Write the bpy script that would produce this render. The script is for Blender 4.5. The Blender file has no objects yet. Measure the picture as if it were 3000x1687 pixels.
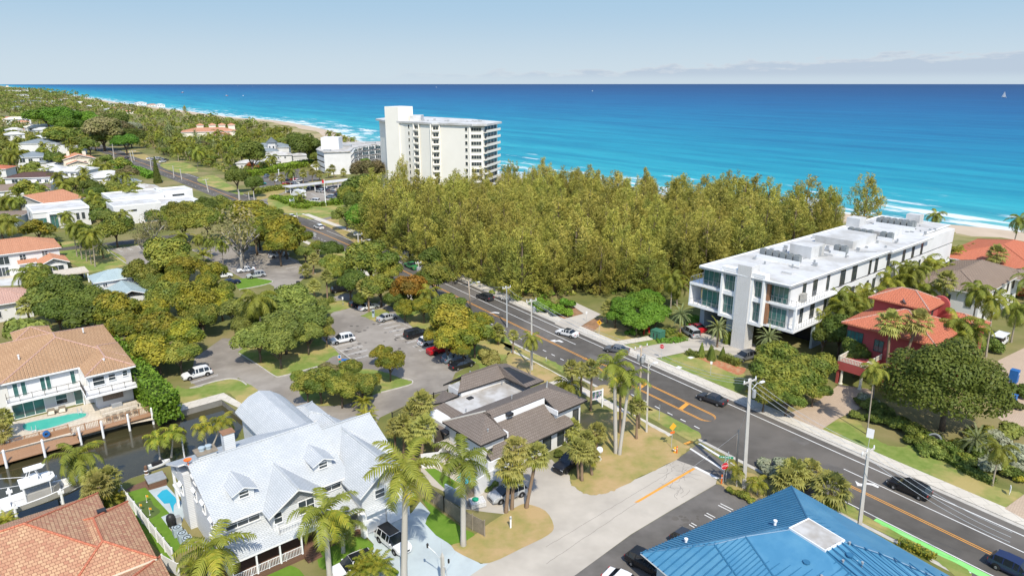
import bpy, math, random
from math import sin, cos, pi, radians, hypot, atan2, sqrt
from mathutils import Vector, Matrix, geometry
SC = bpy.context.scene
COL = SC.collection
RND = random.Random(7)
# ---------------------------------------------------------------- survey: picture point -> point of the site
HC, FOC, PITCH = 48.0, 2000.0, radians(16.6335)
CROP = {'K1':(0,200,800/2576),'K2':(700,280,800/2576),'K3':(0,600,800/2576),'K4':(700,700,800/2576),'K5':(1400,850,800/2576),
 'K6':(1950,600,850/2566),'K7':(2300,700,700/2536),'K8':(2200,1050,800/2576),'L1':(0,950,750/2576),'L2':(0,1250,800/2576),
 'L3':(450,1130,800/2081),'L4':(1150,1050,800/2576),'L5':(1000,1300,700/2576),'L6':(1600,1250,800/2576),'L7':(2300,1350,700/2576),
 'M1':(0,400,400/2520),'M2':(0,640,440/2452),'M3':(760,480,300/2557),'M5':(900,1560,450/2576),'M6':(1840,980,400/1380),'F':(0,0,3000/2576)}
def PIX(k, x, y):
    a, b, c = CROP[k]
    return a+x*c, b+y*c
def P(k, x, y, z=0.0):
    u, v = PIX(k, x, y)
    xx = (u-1500)/FOC; yy = (v-843.5)/FOC
    t = (HC-z)/(sin(PITCH)+yy*cos(PITCH))
    return Vector((xx*t, (cos(PITCH)-yy*sin(PITCH))*t, z))
def PIXOF(p):
    dz = p[2]-HC; fw = p[1]*cos(PITCH)-dz*sin(PITCH); up = p[1]*sin(PITCH)+dz*cos(PITCH)
    return 1500+FOC*p[0]/fw, 843.5-FOC*up/fw
def TOP(base, k, x, y):
    """point above/leaning from base, in the base's frontal plane, seen at crop pixel"""
    u, v = PIX(k, x, y); yy = (v-843.5)/FOC; Y = base[1]
    z = HC-Y*(sin(PITCH)+yy*cos(PITCH))/(cos(PITCH)-yy*sin(PITCH))
    fw = Y*cos(PITCH)-(z-HC)*sin(PITCH)
    return Vector(((u-1500)/FOC*fw, Y, z))
# ---------------------------------------------------------------- mesh builder
class MB:
    def __init__(s): s.v=[]; s.f=[]; s.m=[]
    def face(s, pts, m=0):
        b=len(s.v); s.v.extend([tuple(p) for p in pts]); s.f.append(tuple(range(b,b+len(pts)))); s.m.append(m)
    def box(s, x0,y0,z0,x1,y1,z1, m=0):
        b=len(s.v)
        s.v += [(x0,y0,z0),(x1,y0,z0),(x1,y1,z0),(x0,y1,z0),(x0,y0,z1),(x1,y0,z1),(x1,y1,z1),(x0,y1,z1)]
        for q in ((0,3,2,1),(4,5,6,7),(0,1,5,4),(1,2,6,5),(2,3,7,6),(3,0,4,7)):
            s.f.append(tuple(b+i for i in q)); s.m.append(m)
    def prism(s, pts, z0, z1, m=0, mt=None, bottom=True):
        n=len(pts); b=len(s.v)
        if sum(pts[i][0]*pts[(i+1)%n][1]-pts[(i+1)%n][0]*pts[i][1] for i in range(n))<0: pts=pts[::-1]
        for z in (z0,z1): s.v += [(p[0],p[1],z) for p in pts]
        for i in range(n):
            j=(i+1)%n; s.f.append((b+i,b+j,b+n+j,b+n+i)); s.m.append(m)
        tri=geometry.tessellate_polygon([[Vector((p[0],p[1],0)) for p in pts]])
        for t in tri:
            q=[tuple(pts[i][:2]) for i in t]
            a=(q[1][0]-q[0][0])*(q[2][1]-q[0][1])-(q[2][0]-q[0][0])*(q[1][1]-q[0][1])
            t=t if a>0 else t[::-1]
            s.f.append(tuple(b+n+i for i in t)); s.m.append(m if mt is None else mt)
            if bottom: s.f.append(tuple(b+i for i in t[::-1])); s.m.append(m)
    def tube(s, pts, r, n=6, m=0, cap=True):
        pts=[Vector(p) for p in pts]; rs=r if isinstance(r,(list,tuple)) else [r]*len(pts); b=len(s.v)
        for i,p in enumerate(pts):
            d=(pts[min(i+1,len(pts)-1)]-pts[max(i-1,0)]).normalized()
            a=d.orthogonal().normalized() if abs(d.z)<.9 else Vector((1,0,0)); a=(a-d*a.dot(d)).normalized(); c=d.cross(a)
            for k in range(n):
                t=2*pi*k/n; s.v.append(tuple(p+(a*cos(t)+c*sin(t))*rs[i]))
        for i in range(len(pts)-1):
            for k in range(n):
                k2=(k+1)%n; s.f.append((b+i*n+k,b+i*n+k2,b+(i+1)*n+k2,b+(i+1)*n+k)); s.m.append(m)
        if cap:
            s.f.append(tuple(b+k for k in range(n))[::-1]); s.m.append(m)
            s.f.append(tuple(b+(len(pts)-1)*n+k for k in range(n))); s.m.append(m)
    def bar(s, a, b, w, h, m=0):
        """box from a to b, w wide, h high, lying on the line"""
        a=Vector(a); b=Vector(b); d=(b-a).normalized(); sd=d.cross(Vector((0,0,1)))
        sd = sd.normalized() if sd.length>1e-4 else Vector((1,0,0)); up=sd.cross(d); o=len(s.v)
        for p in (a,b):
            for q in ((-.5,0),(.5,0),(.5,1),(-.5,1)): s.v.append(tuple(p+sd*(q[0]*w)+up*(q[1]*h)))
        for q in ((0,1,2,3),(7,6,5,4),(0,4,5,1),(1,5,6,2),(2,6,7,3),(3,7,4,0)): s.f.append(tuple(o+i for i in q)); s.m.append(m)
    def lathe(s, prof, n=10, c=(0,0,0), m=0, axis='z'):
        b=len(s.v)
        for r,z in prof:
            for k in range(n):
                t=2*pi*k/n; x,y=r*cos(t),r*sin(t)
                s.v.append((c[0]+x,c[1]+y,c[2]+z) if axis=='z' else (c[0]+x,c[1]+z,c[2]+y))
        for i in range(len(prof)-1):
            for k in range(n):
                k2=(k+1)%n; q=(b+i*n+k,b+i*n+k2,b+(i+1)*n+k2,b+(i+1)*n+k)
                s.f.append(q if axis=='z' else q[::-1]); s.m.append(m)
    def mesh(s, name, mats, smooth=False, uv=True):
        me=bpy.data.meshes.new(name); me.from_pydata(s.v,[],s.f)
        for mt in (mats if isinstance(mats,(list,tuple)) else [mats]): me.materials.append(mt)
        me.polygons.foreach_set('material_index', s.m)
        if smooth: me.polygons.foreach_set('use_smooth',[True]*len(s.f))
        if uv:
            l=me.uv_layers.new(name='UVMap').data; Z=Vector((0,0,1)); out=[0.0]*(2*len(me.loops))
            for p in me.polygons:
                n=p.normal
                if abs(n.z)>.995: t=Vector((1,0,0)); bb=Vector((0,1,0))
                else: t=Z.cross(n).normalized(); bb=n.cross(t)
                for li in p.loop_indices:
                    co=me.vertices[me.loops[li].vertex_index].co
                    out[2*li]=co.dot(t); out[2*li+1]=co.dot(bb)
            l.foreach_set('uv',out)
        me.update(); return me
    def build(s, name, mats, parent=None, smooth=False, uv=True, loc=None):
        o=bpy.data.objects.new(name, s.mesh(name,mats,smooth,uv)); COL.objects.link(o)
        if parent is not None: o.parent=parent
        if loc is not None: o.location=loc
        return o
def obj(name, me, parent=None, loc=(0,0,0), rz=0, sc=(1,1,1)):
    o=bpy.data.objects.new(name, me); COL.objects.link(o); o.location=loc; o.rotation_euler=(0,0,rz); o.scale=sc
    if parent is not None: o.parent=parent
    return o
USED={}
def tag(o, label=None, cat=None, group=None, kind=None):
    if label: o['label']=label
    if cat: o['category']=cat
    if group: o['group']=group
    if kind: o['kind']=kind
    return o
def thing(name, label, cat, loc=(0,0,0), rz=0, group=None):
    o=bpy.data.objects.new(name,None); COL.objects.link(o); o.location=loc; o.rotation_euler=(0,0,rz); o.empty_display_size=.3
    return tag(o,label,cat,group)
def dup(root, loc, rz, label, group=None, name=None):
    r=root.copy(); COL.objects.link(r); r.location=loc; r.rotation_euler=(0,0,rz); r['label']=label
    if group: r['group']=group
    for ch in root.children:
        c=ch.copy(); COL.objects.link(c); c.parent=r
        for g in ch.children:
            d=g.copy(); COL.objects.link(d); d.parent=c
    return r
# ---------------------------------------------------------------- materials
def lin(c): return tuple(((v/255)/12.92 if v/255<=.04045 else ((v/255+.055)/1.055)**2.4) for v in c)+(1,)
def C(*c): return tuple(c)+(1,)
class NT:
    def __init__(s,name):
        s.mat=bpy.data.materials.new(name); s.mat.use_nodes=True; s.t=s.mat.node_tree; s.n=s.t.nodes; s.b=s.n['Principled BSDF']; s.out=s.n['Material Output']
    def node(s,t,**k):
        n=s.n.new(t)
        for a,v in k.items():
            if a in n.inputs.keys() if hasattr(n.inputs,'keys') else False: n.inputs[a].default_value=v
            else: setattr(n,a,v)
        return n
    def l(s,a,b): s.t.links.new(a,b)
    def noise(s,vec,scale,detail=4,rough=.6):
        n=s.n.new('ShaderNodeTexNoise'); n.inputs['Scale'].default_value=scale; n.inputs['Detail'].default_value=detail; n.inputs['Roughness'].default_value=rough
        if vec is not None: s.l(vec,n.inputs['Vector'])
        return n
    def mix(s,f,a,b,mode='MIX'):
        n=s.n.new('ShaderNodeMix'); n.data_type='RGBA'; n.blend_type=mode
        for v,i in ((f,0),(a,6),(b,7)):
            if hasattr(v,'links') or hasattr(v,'is_linked'): s.l(v,n.inputs[i])
            else: n.inputs[i].default_value=v
        return n.outputs[2]
    def ramp(s,fac,p0,p1):
        n=s.n.new('ShaderNodeMapRange'); n.inputs[1].default_value=p0; n.inputs[2].default_value=p1; n.clamp=True
        s.l(fac,n.inputs[0]); return n.outputs[0]
    def math(s,op,a,b=None):
        n=s.n.new('ShaderNodeMath'); n.operation=op
        for i,v in enumerate((a,b)):
            if v is None: continue
            if hasattr(v,'is_linked'): s.l(v,n.inputs[i])
            else: n.inputs[i].default_value=v
        return n.outputs[0]
    def bump(s,h,st=.3,dist=.05):
        n=s.n.new('ShaderNodeBump'); n.inputs['Strength'].default_value=st; n.inputs['Distance'].default_value=dist
        s.l(h,n.inputs['Height']); s.l(n.outputs[0],s.b.inputs['Normal'])
    def coord(s,w='Object'):
        return s.n.new('ShaderNodeTexCoord').outputs[w]
    def fin(s,rough=.8,spec=.3,metal=0):
        s.b.inputs['Roughness'].default_value=rough; s.b.inputs['Specular IOR Level'].default_value=spec; s.b.inputs['Metallic'].default_value=metal
        return s.mat
def mat(name, c1, c2=None, sc=.5, c3=None, sc3=.05, rough=.85, spec=.25, metal=0, bump=0, bsc=None, w='Object', lo=.35, hi=.65):
    t=NT(name); co=t.coord(w); c2=c2 or tuple(x*.8 for x in c1[:3])+(1,)
    n=t.noise(co,sc); c=t.mix(t.ramp(n.outputs[0],lo,hi),c1,c2)
    if c3:
        n3=t.noise(co,sc3); c=t.mix(t.ramp(n3.outputs[0],.45,.62),c,c3)
    t.l(c,t.b.inputs['Base Color'])
    if bump:
        nb=t.noise(co,bsc or sc*6); t.bump(nb.outputs[0],bump,.05)
    return t.fin(rough,spec,metal)
def rows(name, c1, c2, du, dv, rough=.75, spec=.25, bump=.5, mort=.04, jit=.5, dirt=None):
    """courses of tiles/boards/blocks laid out on the face's own metres (UV)"""
    t=NT(name); uv=t.coord('UV'); br=t.n.new('ShaderNodeTexBrick')
    br.inputs['Scale'].default_value=1; br.inputs['Brick Width'].default_value=du; br.inputs['Row Height'].default_value=dv
    br.inputs['Mortar Size'].default_value=mort; br.inputs['Mortar Smooth'].default_value=.3; br.inputs['Color1'].default_value=c1; br.inputs['Color2'].default_value=c2
    br.inputs['Mortar'].default_value=tuple(x*.55 for x in c1[:3])+(1,); br.inputs['Bias'].default_value=0
    t.l(uv,br.inputs['Vector']); n=t.noise(t.coord(),.35)
    c=t.mix(t.ramp(n.outputs[0],.3,.7),br.outputs[0],dirt or tuple(x*.75 for x in c1[:3])+(1,)) if jit else br.outputs[0]
    if jit:
        c=t.mix(jit,br.outputs[0],c)
    t.l(c,t.b.inputs['Base Color'])
    if bump: t.bump(t.math('SUBTRACT',1.0,br.outputs[1]),bump,.04)
    return t.fin(rough,spec)
def leaf(name, a, b, c, trans=.3):
    t=NT(name); g=t.n.new('ShaderNodeNewGeometry'); oi=t.n.new('ShaderNodeObjectInfo')
    col=t.mix(g.outputs['Random Per Island'],a,b); n=t.noise(t.coord(),1.6,2)
    col=t.mix(t.ramp(n.outputs[0],.42,.62),col,c)
    hv=t.n.new('ShaderNodeHueSaturation'); t.l(col,hv.inputs['Color'])
    mr=t.n.new('ShaderNodeMapRange'); mr.inputs[3].default_value=.8; mr.inputs[4].default_value=1.22; t.l(oi.outputs['Random'],mr.inputs[0]); t.l(mr.outputs[0],hv.inputs['Value'])
    mh=t.n.new('ShaderNodeMapRange'); mh.inputs[3].default_value=.488; mh.inputs[4].default_value=.515
    t.l(t.math('FRACT',t.math('MULTIPLY',oi.outputs['Random'],7.3)),mh.inputs[0]); t.l(mh.outputs[0],hv.inputs['Hue'])
    t.l(hv.outputs[0],t.b.inputs['Base Color']); t.fin(.55,.25)
    tr=t.n.new('ShaderNodeBsdfTranslucent'); t.l(hv.outputs[0],tr.inputs['Color']); ms=t.n.new('ShaderNodeMixShader'); ms.inputs[0].default_value=trans
    t.l(t.b.outputs[0],ms.inputs[1]); t.l(tr.outputs[0],ms.inputs[2]); t.l(ms.outputs[0],t.out.inputs[0])
    return t.mat
def glassmat(name, c, rough=.05):
    t=NT(name); n=t.noise(t.coord(),.4,2); t.l(t.mix(t.ramp(n.outputs[0],.4,.6),c,tuple(x*1.6 for x in c[:3])+(1,)),t.b.inputs['Base Color'])
    return t.fin(rough,.7)
MT={}
def mk():
    m=MT
    m['asph']=mat('asphalt_road',C(.082,.074,.064),C(.104,.095,.083),.5,C(.14,.126,.11),.06,rough=.9,bump=.1,bsc=12)
    m['asph2']=mat('asphalt_worn',C(.26,.232,.198),C(.31,.28,.242),.35,C(.20,.178,.152),.1,rough=.95,bump=.1,bsc=10)
    m['asph3']=mat('asphalt_dark_lot',C(.10,.092,.083),C(.125,.116,.105),.4,C(.155,.143,.13),.15,rough=.95,bump=.1,bsc=10)
    m['conc']=mat('concrete_street',C(.43,.39,.33),C(.48,.435,.37),.3,C(.37,.335,.285),.1,rough=.92,bump=.05,bsc=8)
    m['walk']=rows('concrete_walk',C(.56,.515,.435),C(.61,.565,.485),1.6,1.6,rough=.92,mort=.03,bump=.1,jit=.4)
    m['walk2']=mat('concrete_grey',C(.34,.33,.30),C(.39,.375,.34),.6,rough=.92)
    m['kerb']=mat('kerb_concrete',C(.5,.47,.42),C(.40,.375,.33),1.2,rough=.9)
    m['drive']=mat('painted_drive',C(.42,.48,.49),C(.47,.53,.54),.5,C(.38,.43,.44),.25,rough=.85)
    m['paver']=rows('paver_beige',C(.47,.36,.265),C(.54,.42,.31),.35,.18,rough=.9,mort=.02,bump=.1,jit=.4)
    m['patio']=rows('patio_travertine',C(.56,.49,.39),C(.63,.56,.45),.6,.6,rough=.85,mort=.02,bump=.1,jit=.4)
    m['stripe']=rows('striped_pavers',C(.48,.44,.38),C(.36,.33,.29),30,.55,rough=.9,mort=.0,bump=0,jit=.2)
    m['grass']=mat('lawn_grass',C(.14,.20,.036),C(.20,.245,.058),.9,C(.36,.29,.11),.13,rough=.95,bump=.6,bsc=5)
    m['dry']=mat('dry_grass',C(.34,.26,.10),C(.25,.235,.07),.5,C(.41,.29,.14),.2,rough=.95,bump=.6,bsc=5)
    m['turf']=mat('artificial_turf',C(.10,.195,.018),C(.13,.225,.026),.8,rough=.95,bump=.4,bsc=6)
    m['green']=mat('putting_green',C(.075,.115,.03),C(.09,.13,.036),.8,rough=.95)
    m['soil']=mat('ground_cover',C(.12,.135,.036),C(.165,.165,.048),.25,C(.24,.20,.09),.05,rough=.95,bump=.8,bsc=2)
    m['mulch']=mat('mulch',C(.27,.145,.075),C(.34,.20,.115),1.5,C(.2,.12,.06),.4,rough=.95,bump=.5,bsc=8)
    m['sand']=mat('beach_sand',C(.50,.40,.30),C(.43,.345,.25),.08,rough=.95)
    m['dune']=mat('dune_grass',C(.25,.22,.085),C(.16,.17,.05),.12,C(.38,.30,.17),.04,rough=.95,bump=.8,bsc=1)
    m['white']=mat('white_stucco',C(.68,.675,.66),C(.62,.615,.60),.3,rough=.8)
    m['cream']=mat('cream_stucco',C(.72,.68,.56),C(.68,.64,.52),.3,rough=.8)
    m['hotel']=mat('hotel_paint',C(.82,.785,.70),C(.78,.745,.66),.1,rough=.75)
    m['siding']=rows('lap_siding',C(.66,.67,.67),C(.63,.64,.64),6,.22,rough=.6,mort=.02,bump=.3,jit=.15)
    m['shingle']=rows('white_shingle',C(.50,.52,.527),C(.56,.578,.585),.55,.22,rough=.7,mort=.025,bump=.5,jit=.7,dirt=C(.37,.395,.41))
    m['flat']=mat('roof_membrane',C(.58,.58,.57),C(.52,.52,.51),.5,C(.42,.41,.385),.17,rough=.7)
    m['flatg']=mat('roof_grey_flat',C(.50,.49,.47),C(.42,.41,.39),.5,C(.33,.30,.26),.25,rough=.85)
    m['tan']=rows('tan_barrel_tile',C(.40,.25,.145),C(.46,.30,.18),.3,.42,mort=.03,bump=.5,jit=.5,dirt=C(.30,.18,.10))
    m['orange']=rows('blended_orange_tile',C(.40,.195,.12),C(.53,.345,.20),.42,.36,mort=.03,bump=.5,jit=.3,dirt=C(.37,.17,.105))
    m['coral']=rows('coral_barrel_tile',C(.48,.155,.085),C(.53,.19,.11),.3,.4,mort=.03,bump=.5,jit=.5,dirt=C(.44,.145,.085))
    m['terra']=rows('terracotta_tile',C(.50,.24,.14),C(.56,.29,.18),.3,.4,mort=.03,bump=.5,jit=.5,dirt=C(.40,.19,.11))
    m['pinkt']=rows('pink_tile',C(.50,.31,.25),C(.55,.36,.29),.3,.4,mort=.03,bump=.5,jit=.4)
    m['brownt']=rows('brown_flat_tile',C(.185,.15,.125),C(.215,.178,.15),.34,.4,mort=.03,bump=.6,jit=.5,dirt=C(.14,.115,.095))
    m['brown2']=rows('brown_roof',C(.25,.19,.145),C(.29,.22,.17),.34,.4,mort=.03,bump=.5,jit=.5)
    m['maroon']=rows('maroon_tile',C(.105,.06,.05),C(.13,.075,.06),.34,.4,mort=.03,bump=.5,jit=.4)
    m['slate']=rows('slate_blue_roof',C(.20,.235,.255),C(.24,.275,.295),.5,.4,mort=.02,bump=.3,jit=.4)
    m['bluem']=mat('blue_metal_roof',C(.058,.20,.335),C(.072,.225,.365),.6,C(.09,.25,.38),.25,rough=.45,spec=.4)
    m['bluer']=mat('blue_metal_rib',C(.03,.135,.25),C(.035,.15,.27),.4,rough=.45,spec=.4)
    m['pblue']=mat('pale_blue_metal',C(.31,.385,.395),C(.35,.43,.435),.3,rough=.5,spec=.4)
    m['redw']=mat('coral_pink_stucco',C(.38,.075,.07),C(.43,.095,.083),.3,C(.36,.075,.065),.3,rough=.85)
    m['greyw']=mat('grey_blue_stucco',C(.33,.40,.44),C(.37,.44,.48),.4,rough=.8)
    m['stone']=rows('stone_cladding',C(.70,.69,.67),C(.75,.74,.72),.7,.2,mort=.03,bump=.9,jit=.3)
    m['wood']=rows('deck_boards',C(.36,.205,.115),C(.41,.245,.145),3,.14,mort=.015,bump=.3,jit=.4)
    m['woodd']=rows('dark_deck',C(.17,.095,.062),C(.20,.115,.075),3,.14,mort=.015,bump=.3,jit=.3)
    m['woodf']=mat('weathered_fence',C(.28,.235,.18),C(.21,.175,.13),1.5,rough=.9)
    m['acm']=mat('condenser_grey',C(.25,.27,.27),C(.20,.215,.215),1.5,rough=.6)
    m['crack']=mat('crack_tar',C(.20,.185,.165),C(.26,.24,.21),2,rough=.9)
    m['door']=mat('brown_wood_door',C(.25,.13,.07),C(.30,.16,.09),2,rough=.6)
    m['trim']=mat('white_trim',C(.80,.80,.79),C(.77,.77,.76),1,rough=.5,spec=.4)
    m['dark']=mat('dark_metal',C(.02,.02,.022),C(.028,.028,.03),2,rough=.5,spec=.4)
    m['brz']=mat('bronze_trim',C(.07,.058,.048),C(.085,.07,.06),2,rough=.5,spec=.4)
    m['grey']=mat('grey_metal',C(.36,.37,.37),C(.42,.43,.43),1.5,rough=.5,spec=.4,metal=.3)
    m['galv']=mat('galvanised',C(.50,.52,.53),C(.44,.46,.47),1,rough=.5,spec=.4,metal=.2)
    m['polec']=mat('pole_concrete',C(.53,.50,.45),C(.46,.435,.39),.8,rough=.85)
    m['polew']=mat('pole_wood',C(.42,.345,.265),C(.33,.265,.195),1.5,rough=.9)
    m['glass']=glassmat('window_glass',C(.035,.045,.05))
    m['glassg']=glassmat('green_glass',C(.04,.11,.10))
    m['cglass']=glassmat('car_glass',C(.012,.015,.018))
    m['pool']=mat('pool_water',C(.06,.40,.31),C(.09,.45,.35),.4,rough=.08,spec=.5,bump=.15,bsc=2)
    m['pool2']=mat('pool_water_blue',C(.02,.33,.45),C(.03,.37,.50),.4,rough=.08,spec=.5,bump=.15,bsc=2)
    m['canal']=mat('canal_water',C(.040,.036,.017),C(.055,.049,.023),.15,rough=.09,spec=.5,bump=.10,bsc=.8)
    m['lw']=mat('line_white',C(.72,.71,.68),C(.62,.61,.585),1.2,rough=.7)
    m['lo']=mat('line_orange',C(.72,.33,.055),C(.62,.28,.05),1.2,rough=.7)
    m['lg']=mat('line_green',C(.20,.56,.14),C(.23,.60,.17),.4,C(.26,.6,.2),.3,rough=.8)
    m['tyre']=mat('tyre_rubber',C(.014,.014,.014),C(.02,.02,.02),4,rough=.9)
    m['rim']=mat('wheel_alloy',C(.45,.45,.45),C(.30,.30,.30),6,rough=.35,spec=.5,metal=.6)
    m['hl']=mat('lamp_lens',C(.7,.72,.74),C(.6,.62,.64),6,rough=.1,spec=.6)
    m['tl']=mat('tail_lens',C(.42,.012,.015),C(.35,.01,.012),6,rough=.2,spec=.5)
    m['red']=mat('sign_red',C(.55,.02,.03),C(.5,.018,.028),3,rough=.5)
    m['yel']=mat('sign_yellow',C(.80,.40,.03),C(.76,.37,.03),3,rough=.5)
    m['sgreen']=mat('sign_green',C(.01,.25,.13),C(.012,.27,.14),3,rough=.5)
    m['org']=mat('orange_paint',C(.75,.16,.03),C(.7,.15,.03),3,rough=.6)
    m['blue']=mat('blue_plastic',C(.02,.11,.32),C(.025,.13,.36),2,rough=.5)
    m['teal']=mat('green_cabinet',C(.05,.16,.11),C(.06,.18,.12),2,rough=.6)
    m['bark']=mat('bark',C(.16,.12,.085),C(.10,.075,.052),3,rough=.95,bump=.5,bsc=8)
    m['barkg']=mat('bark_grey',C(.36,.33,.285),C(.27,.245,.21),2,rough=.95,bump=.4,bsc=8)
    m['palmt']=mat('palm_trunk',C(.38,.33,.26),C(.27,.225,.17),4,rough=.95,bump=.5,bsc=10)
    m['palmb']=mat('sabal_trunk',C(.28,.195,.13),C(.20,.14,.09),3,rough=.95,bump=.5,bsc=8)
    m['royal']=mat('royal_trunk',C(.47,.44,.385),C(.39,.365,.315),2,rough=.9)
    m['shaft']=mat('crown_shaft',C(.18,.30,.05),C(.24,.33,.07),2,rough=.5)
    L=leaf
    m['olive']=L('leaf_olive',C(.18,.20,.028),C(.34,.32,.052),C(.13,.175,.028))
    m['yolive']=L('leaf_yellow_olive',C(.23,.215,.022),C(.39,.335,.036),C(.15,.185,.024))
    m['green_l']=L('leaf_mid_green',C(.17,.205,.04),C(.30,.325,.065),C(.16,.20,.04))
    m['dgreen']=L('leaf_dark_green',C(.085,.125,.02),C(.17,.20,.033),C(.11,.15,.025))
    m['bright']=L('leaf_bright_green',C(.101,.203,.019),C(.182,.304,.030),C(.135,.250,.024))
    m['lime']=L('leaf_lime_hedge',C(.17,.27,.022),C(.26,.36,.036),C(.14,.23,.02))
    m['orange_l']=L('leaf_orange',C(.325,.181,.018),C(.450,.250,.027),C(.213,.163,.022))
    m['twig']=L('leaf_sparse',C(.217,.188,.083),C(.300,.247,.112),C(.165,.158,.053))
    m['silver']=L('leaf_silver',C(.312,.325,.213),C(.413,.425,.294),C(.250,.275,.163))
    m['casu']=L('needle_casuarina',C(.255,.25,.043),C(.48,.425,.088),C(.165,.20,.04),.2)
    m['frond']=L('frond_green',C(.17,.205,.028),C(.29,.30,.05),C(.22,.24,.035))
    m['frondy']=L('frond_yellow',C(.260,.267,.029),C(.416,.364,.046),C(.208,.247,.029))
    m['fan']=L('frond_fan',C(.24,.245,.06),C(.39,.365,.10),C(.31,.285,.07))
    m['datef']=L('frond_silver',C(.217,.262,.105),C(.323,.360,.158),C(.240,.277,.112))
    m['yshrub']=L('leaf_yellow',C(.420,.330,.030),C(.500,.400,.050),C(.250,.260,.030))
    m['rshrub']=L('flower_red',C(.400,.060,.030),C(.350,.100,.050),C(.120,.130,.030))
    m['pink']=mat('flowers',C(.5,.13,.07),C(.3,.17,.08),3,C(.42,.25,.14),1,rough=.95,bump=.6,bsc=6)
mk()
SUNE,SKYS,SKYK,EXPO=3.05,.15,1.0,.74
# ---------------------------------------------------------------- the setting
SUNAZ, SUNEL = radians(104-180), radians(51)       # direction towards the sun (azimuth from +X)
def flat(name, pts, z, m, kind='structure'):
    b=MB(); v=[Vector((p[0],p[1],z)) for p in pts]
    for t in geometry.tessellate_polygon([v]):
        q=[v[i] for i in t]
        if (q[1]-q[0]).cross(q[2]-q[0]).z<0: q=q[::-1]
        b.face(q)
    o=b.build(name, MT[m] if isinstance(m,str) else m); o['kind']=kind
    return o
def px(k, *pts, z=0): return [P(k,x,y,z) for x,y in pts]
def smooth(pts, n=4, closed=True):
    out=[]; N=len(pts)
    for i in range(N if closed else N-1):
        a,b,c,d=[Vector(pts[j%N] if closed else pts[max(0,min(N-1,j))]) for j in (i-1,i,i+1,i+2)]
        for k in range(n):
            t=k/n
            out.append(.5*((2*b)+(c-a)*t+(2*a-5*b+4*c-d)*t*t+(3*b-a-3*c+d)*t**3))
    if not closed: out.append(Vector(pts[-1]))
    return out
NRM=Vector((.807,.59,0))
COAST=[(520,-330),(420,-200),(330,10),(238,130),(174,217),(148,240),(100,277),(28,336),(-18,388),(-105,535),(-155,645),(-212,770),(-326,952),(-439,1072),(-669,1380),(-1062,1893),(-1770,2870),(-4451,6500),(-40000,54800)]
cst=smooth([Vector((x,y,0)) for x,y in COAST[:-1]],6,False)+[Vector((-40000,54800,0))]
def DL(x,y): a=radians(40); return Vector((-74.3+x*cos(a)-y*sin(a),91+x*sin(a)+y*cos(a),0))
CANAL=[P('L1',2230,760),P('L1',1700,905),DL(17.4,-10.2),DL(-4,-9.35),DL(-44,-9.6),Vector((-90,22,0)),Vector((-58.5,66.6,0)),Vector((-49.8,73.4,0)),Vector((-48.5,76.2,0)),Vector((-44.3,79.8,0)),Vector((-38.8,84.6,0)),Vector((-39.5,92.0,0))]
def inpoly(x,y,poly):
    c=False; n=len(poly); j=n-1
    for i in range(n):
        xi,yi,xj,yj=poly[i][0],poly[i][1],poly[j][0],poly[j][1]
        if (yi>y)!=(yj>y) and x<(xj-xi)*(y-yi)/(yj-yi)+xi: c=not c
        j=i
    return c
# land: one sheet out to the coast, with the canal as a notch in its outline (cut at the notch's far end)
out=[p-NRM*0 for p in cst]
land=[CANAL[4]]+[CANAL[i] for i in (3,2,1,0,11,10,9,8,7,6,5)]+[Vector((-90,-330,0))]+out+[Vector((-90000,54800,0)),Vector((-90000,CANAL[4].y,0))]
flat('ground',land,0,'soil')
flat('canal_water',[Vector((p[0],p[1],-.9)) for p in CANAL],-.9,'canal')
b=MB()
cw=CANAL
for i in list(range(0,3))+[6,7,8,9,10,11]:
    p,q=cw[i],cw[(i+1)%len(cw)]
    b.face([(p.x,p.y,-1.2),(p.x,p.y,.05),(q.x,q.y,.05),(q.x,q.y,-1.2)]); b.face([(p.x,p.y,-1.2),(q.x,q.y,-1.2),(q.x,q.y,.05),(p.x,p.y,.05)])
o=b.build('canal_bank',MT['walk2']); o['kind']='structure'
# sea: rows parallel to the coast that carry their distance from the water's edge
b=MB(); ds=[-12,0,4,9,16,26,40,60,90,130,180,250,350,500,800,1300,2200,4000,9000,25000,90000]
n=len(cst)
for p in cst:
    for d in ds: b.v.append((p.x+NRM.x*d,p.y+NRM.y*d,-.25))
for i in range(n-1):
    for j in range(len(ds)-1):
        k=i*len(ds)+j; b.f.append((k,k+len(ds),k+len(ds)+1,k+1)[::-1]); b.m.append(0)
t=NT('sea_water'); at=t.n.new('ShaderNodeAttribute'); at.attribute_name='shore'
co=t.coord()
mp=t.n.new('ShaderNodeMapping'); mp.inputs['Rotation'].default_value=(0,0,radians(-36)); t.l(co,mp.inputs[0])
mp2=t.n.new('ShaderNodeMapping'); mp2.inputs['Scale'].default_value=(.06,.012,1); t.l(mp.outputs[0],mp2.inputs[0])
nz=t.noise(mp2.outputs[0],1.0,6,.65); wob=t.math('MULTIPLY',t.math('SUBTRACT',nz.outputs[0],.5),.55)
lg=t.math('ADD',t.math('LOGARITHM',t.math('MAXIMUM',at.outputs['Fac'],1.0),10.0),wob)
rp=t.n.new('ShaderNodeValToRGB'); t.l(t.math('DIVIDE',lg,4.5),rp.inputs[0]); e=rp.color_ramp.elements
stops=[(.0,(.27,.39,.37)),(.28,(.11,.375,.385)),(.41,(.028,.335,.39)),(.51,(.010,.26,.355)),(.60,(.0035,.175,.31)),(.69,(.0025,.112,.255)),(.79,(.002,.068,.19)),(.92,(.0016,.048,.145))]
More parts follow.
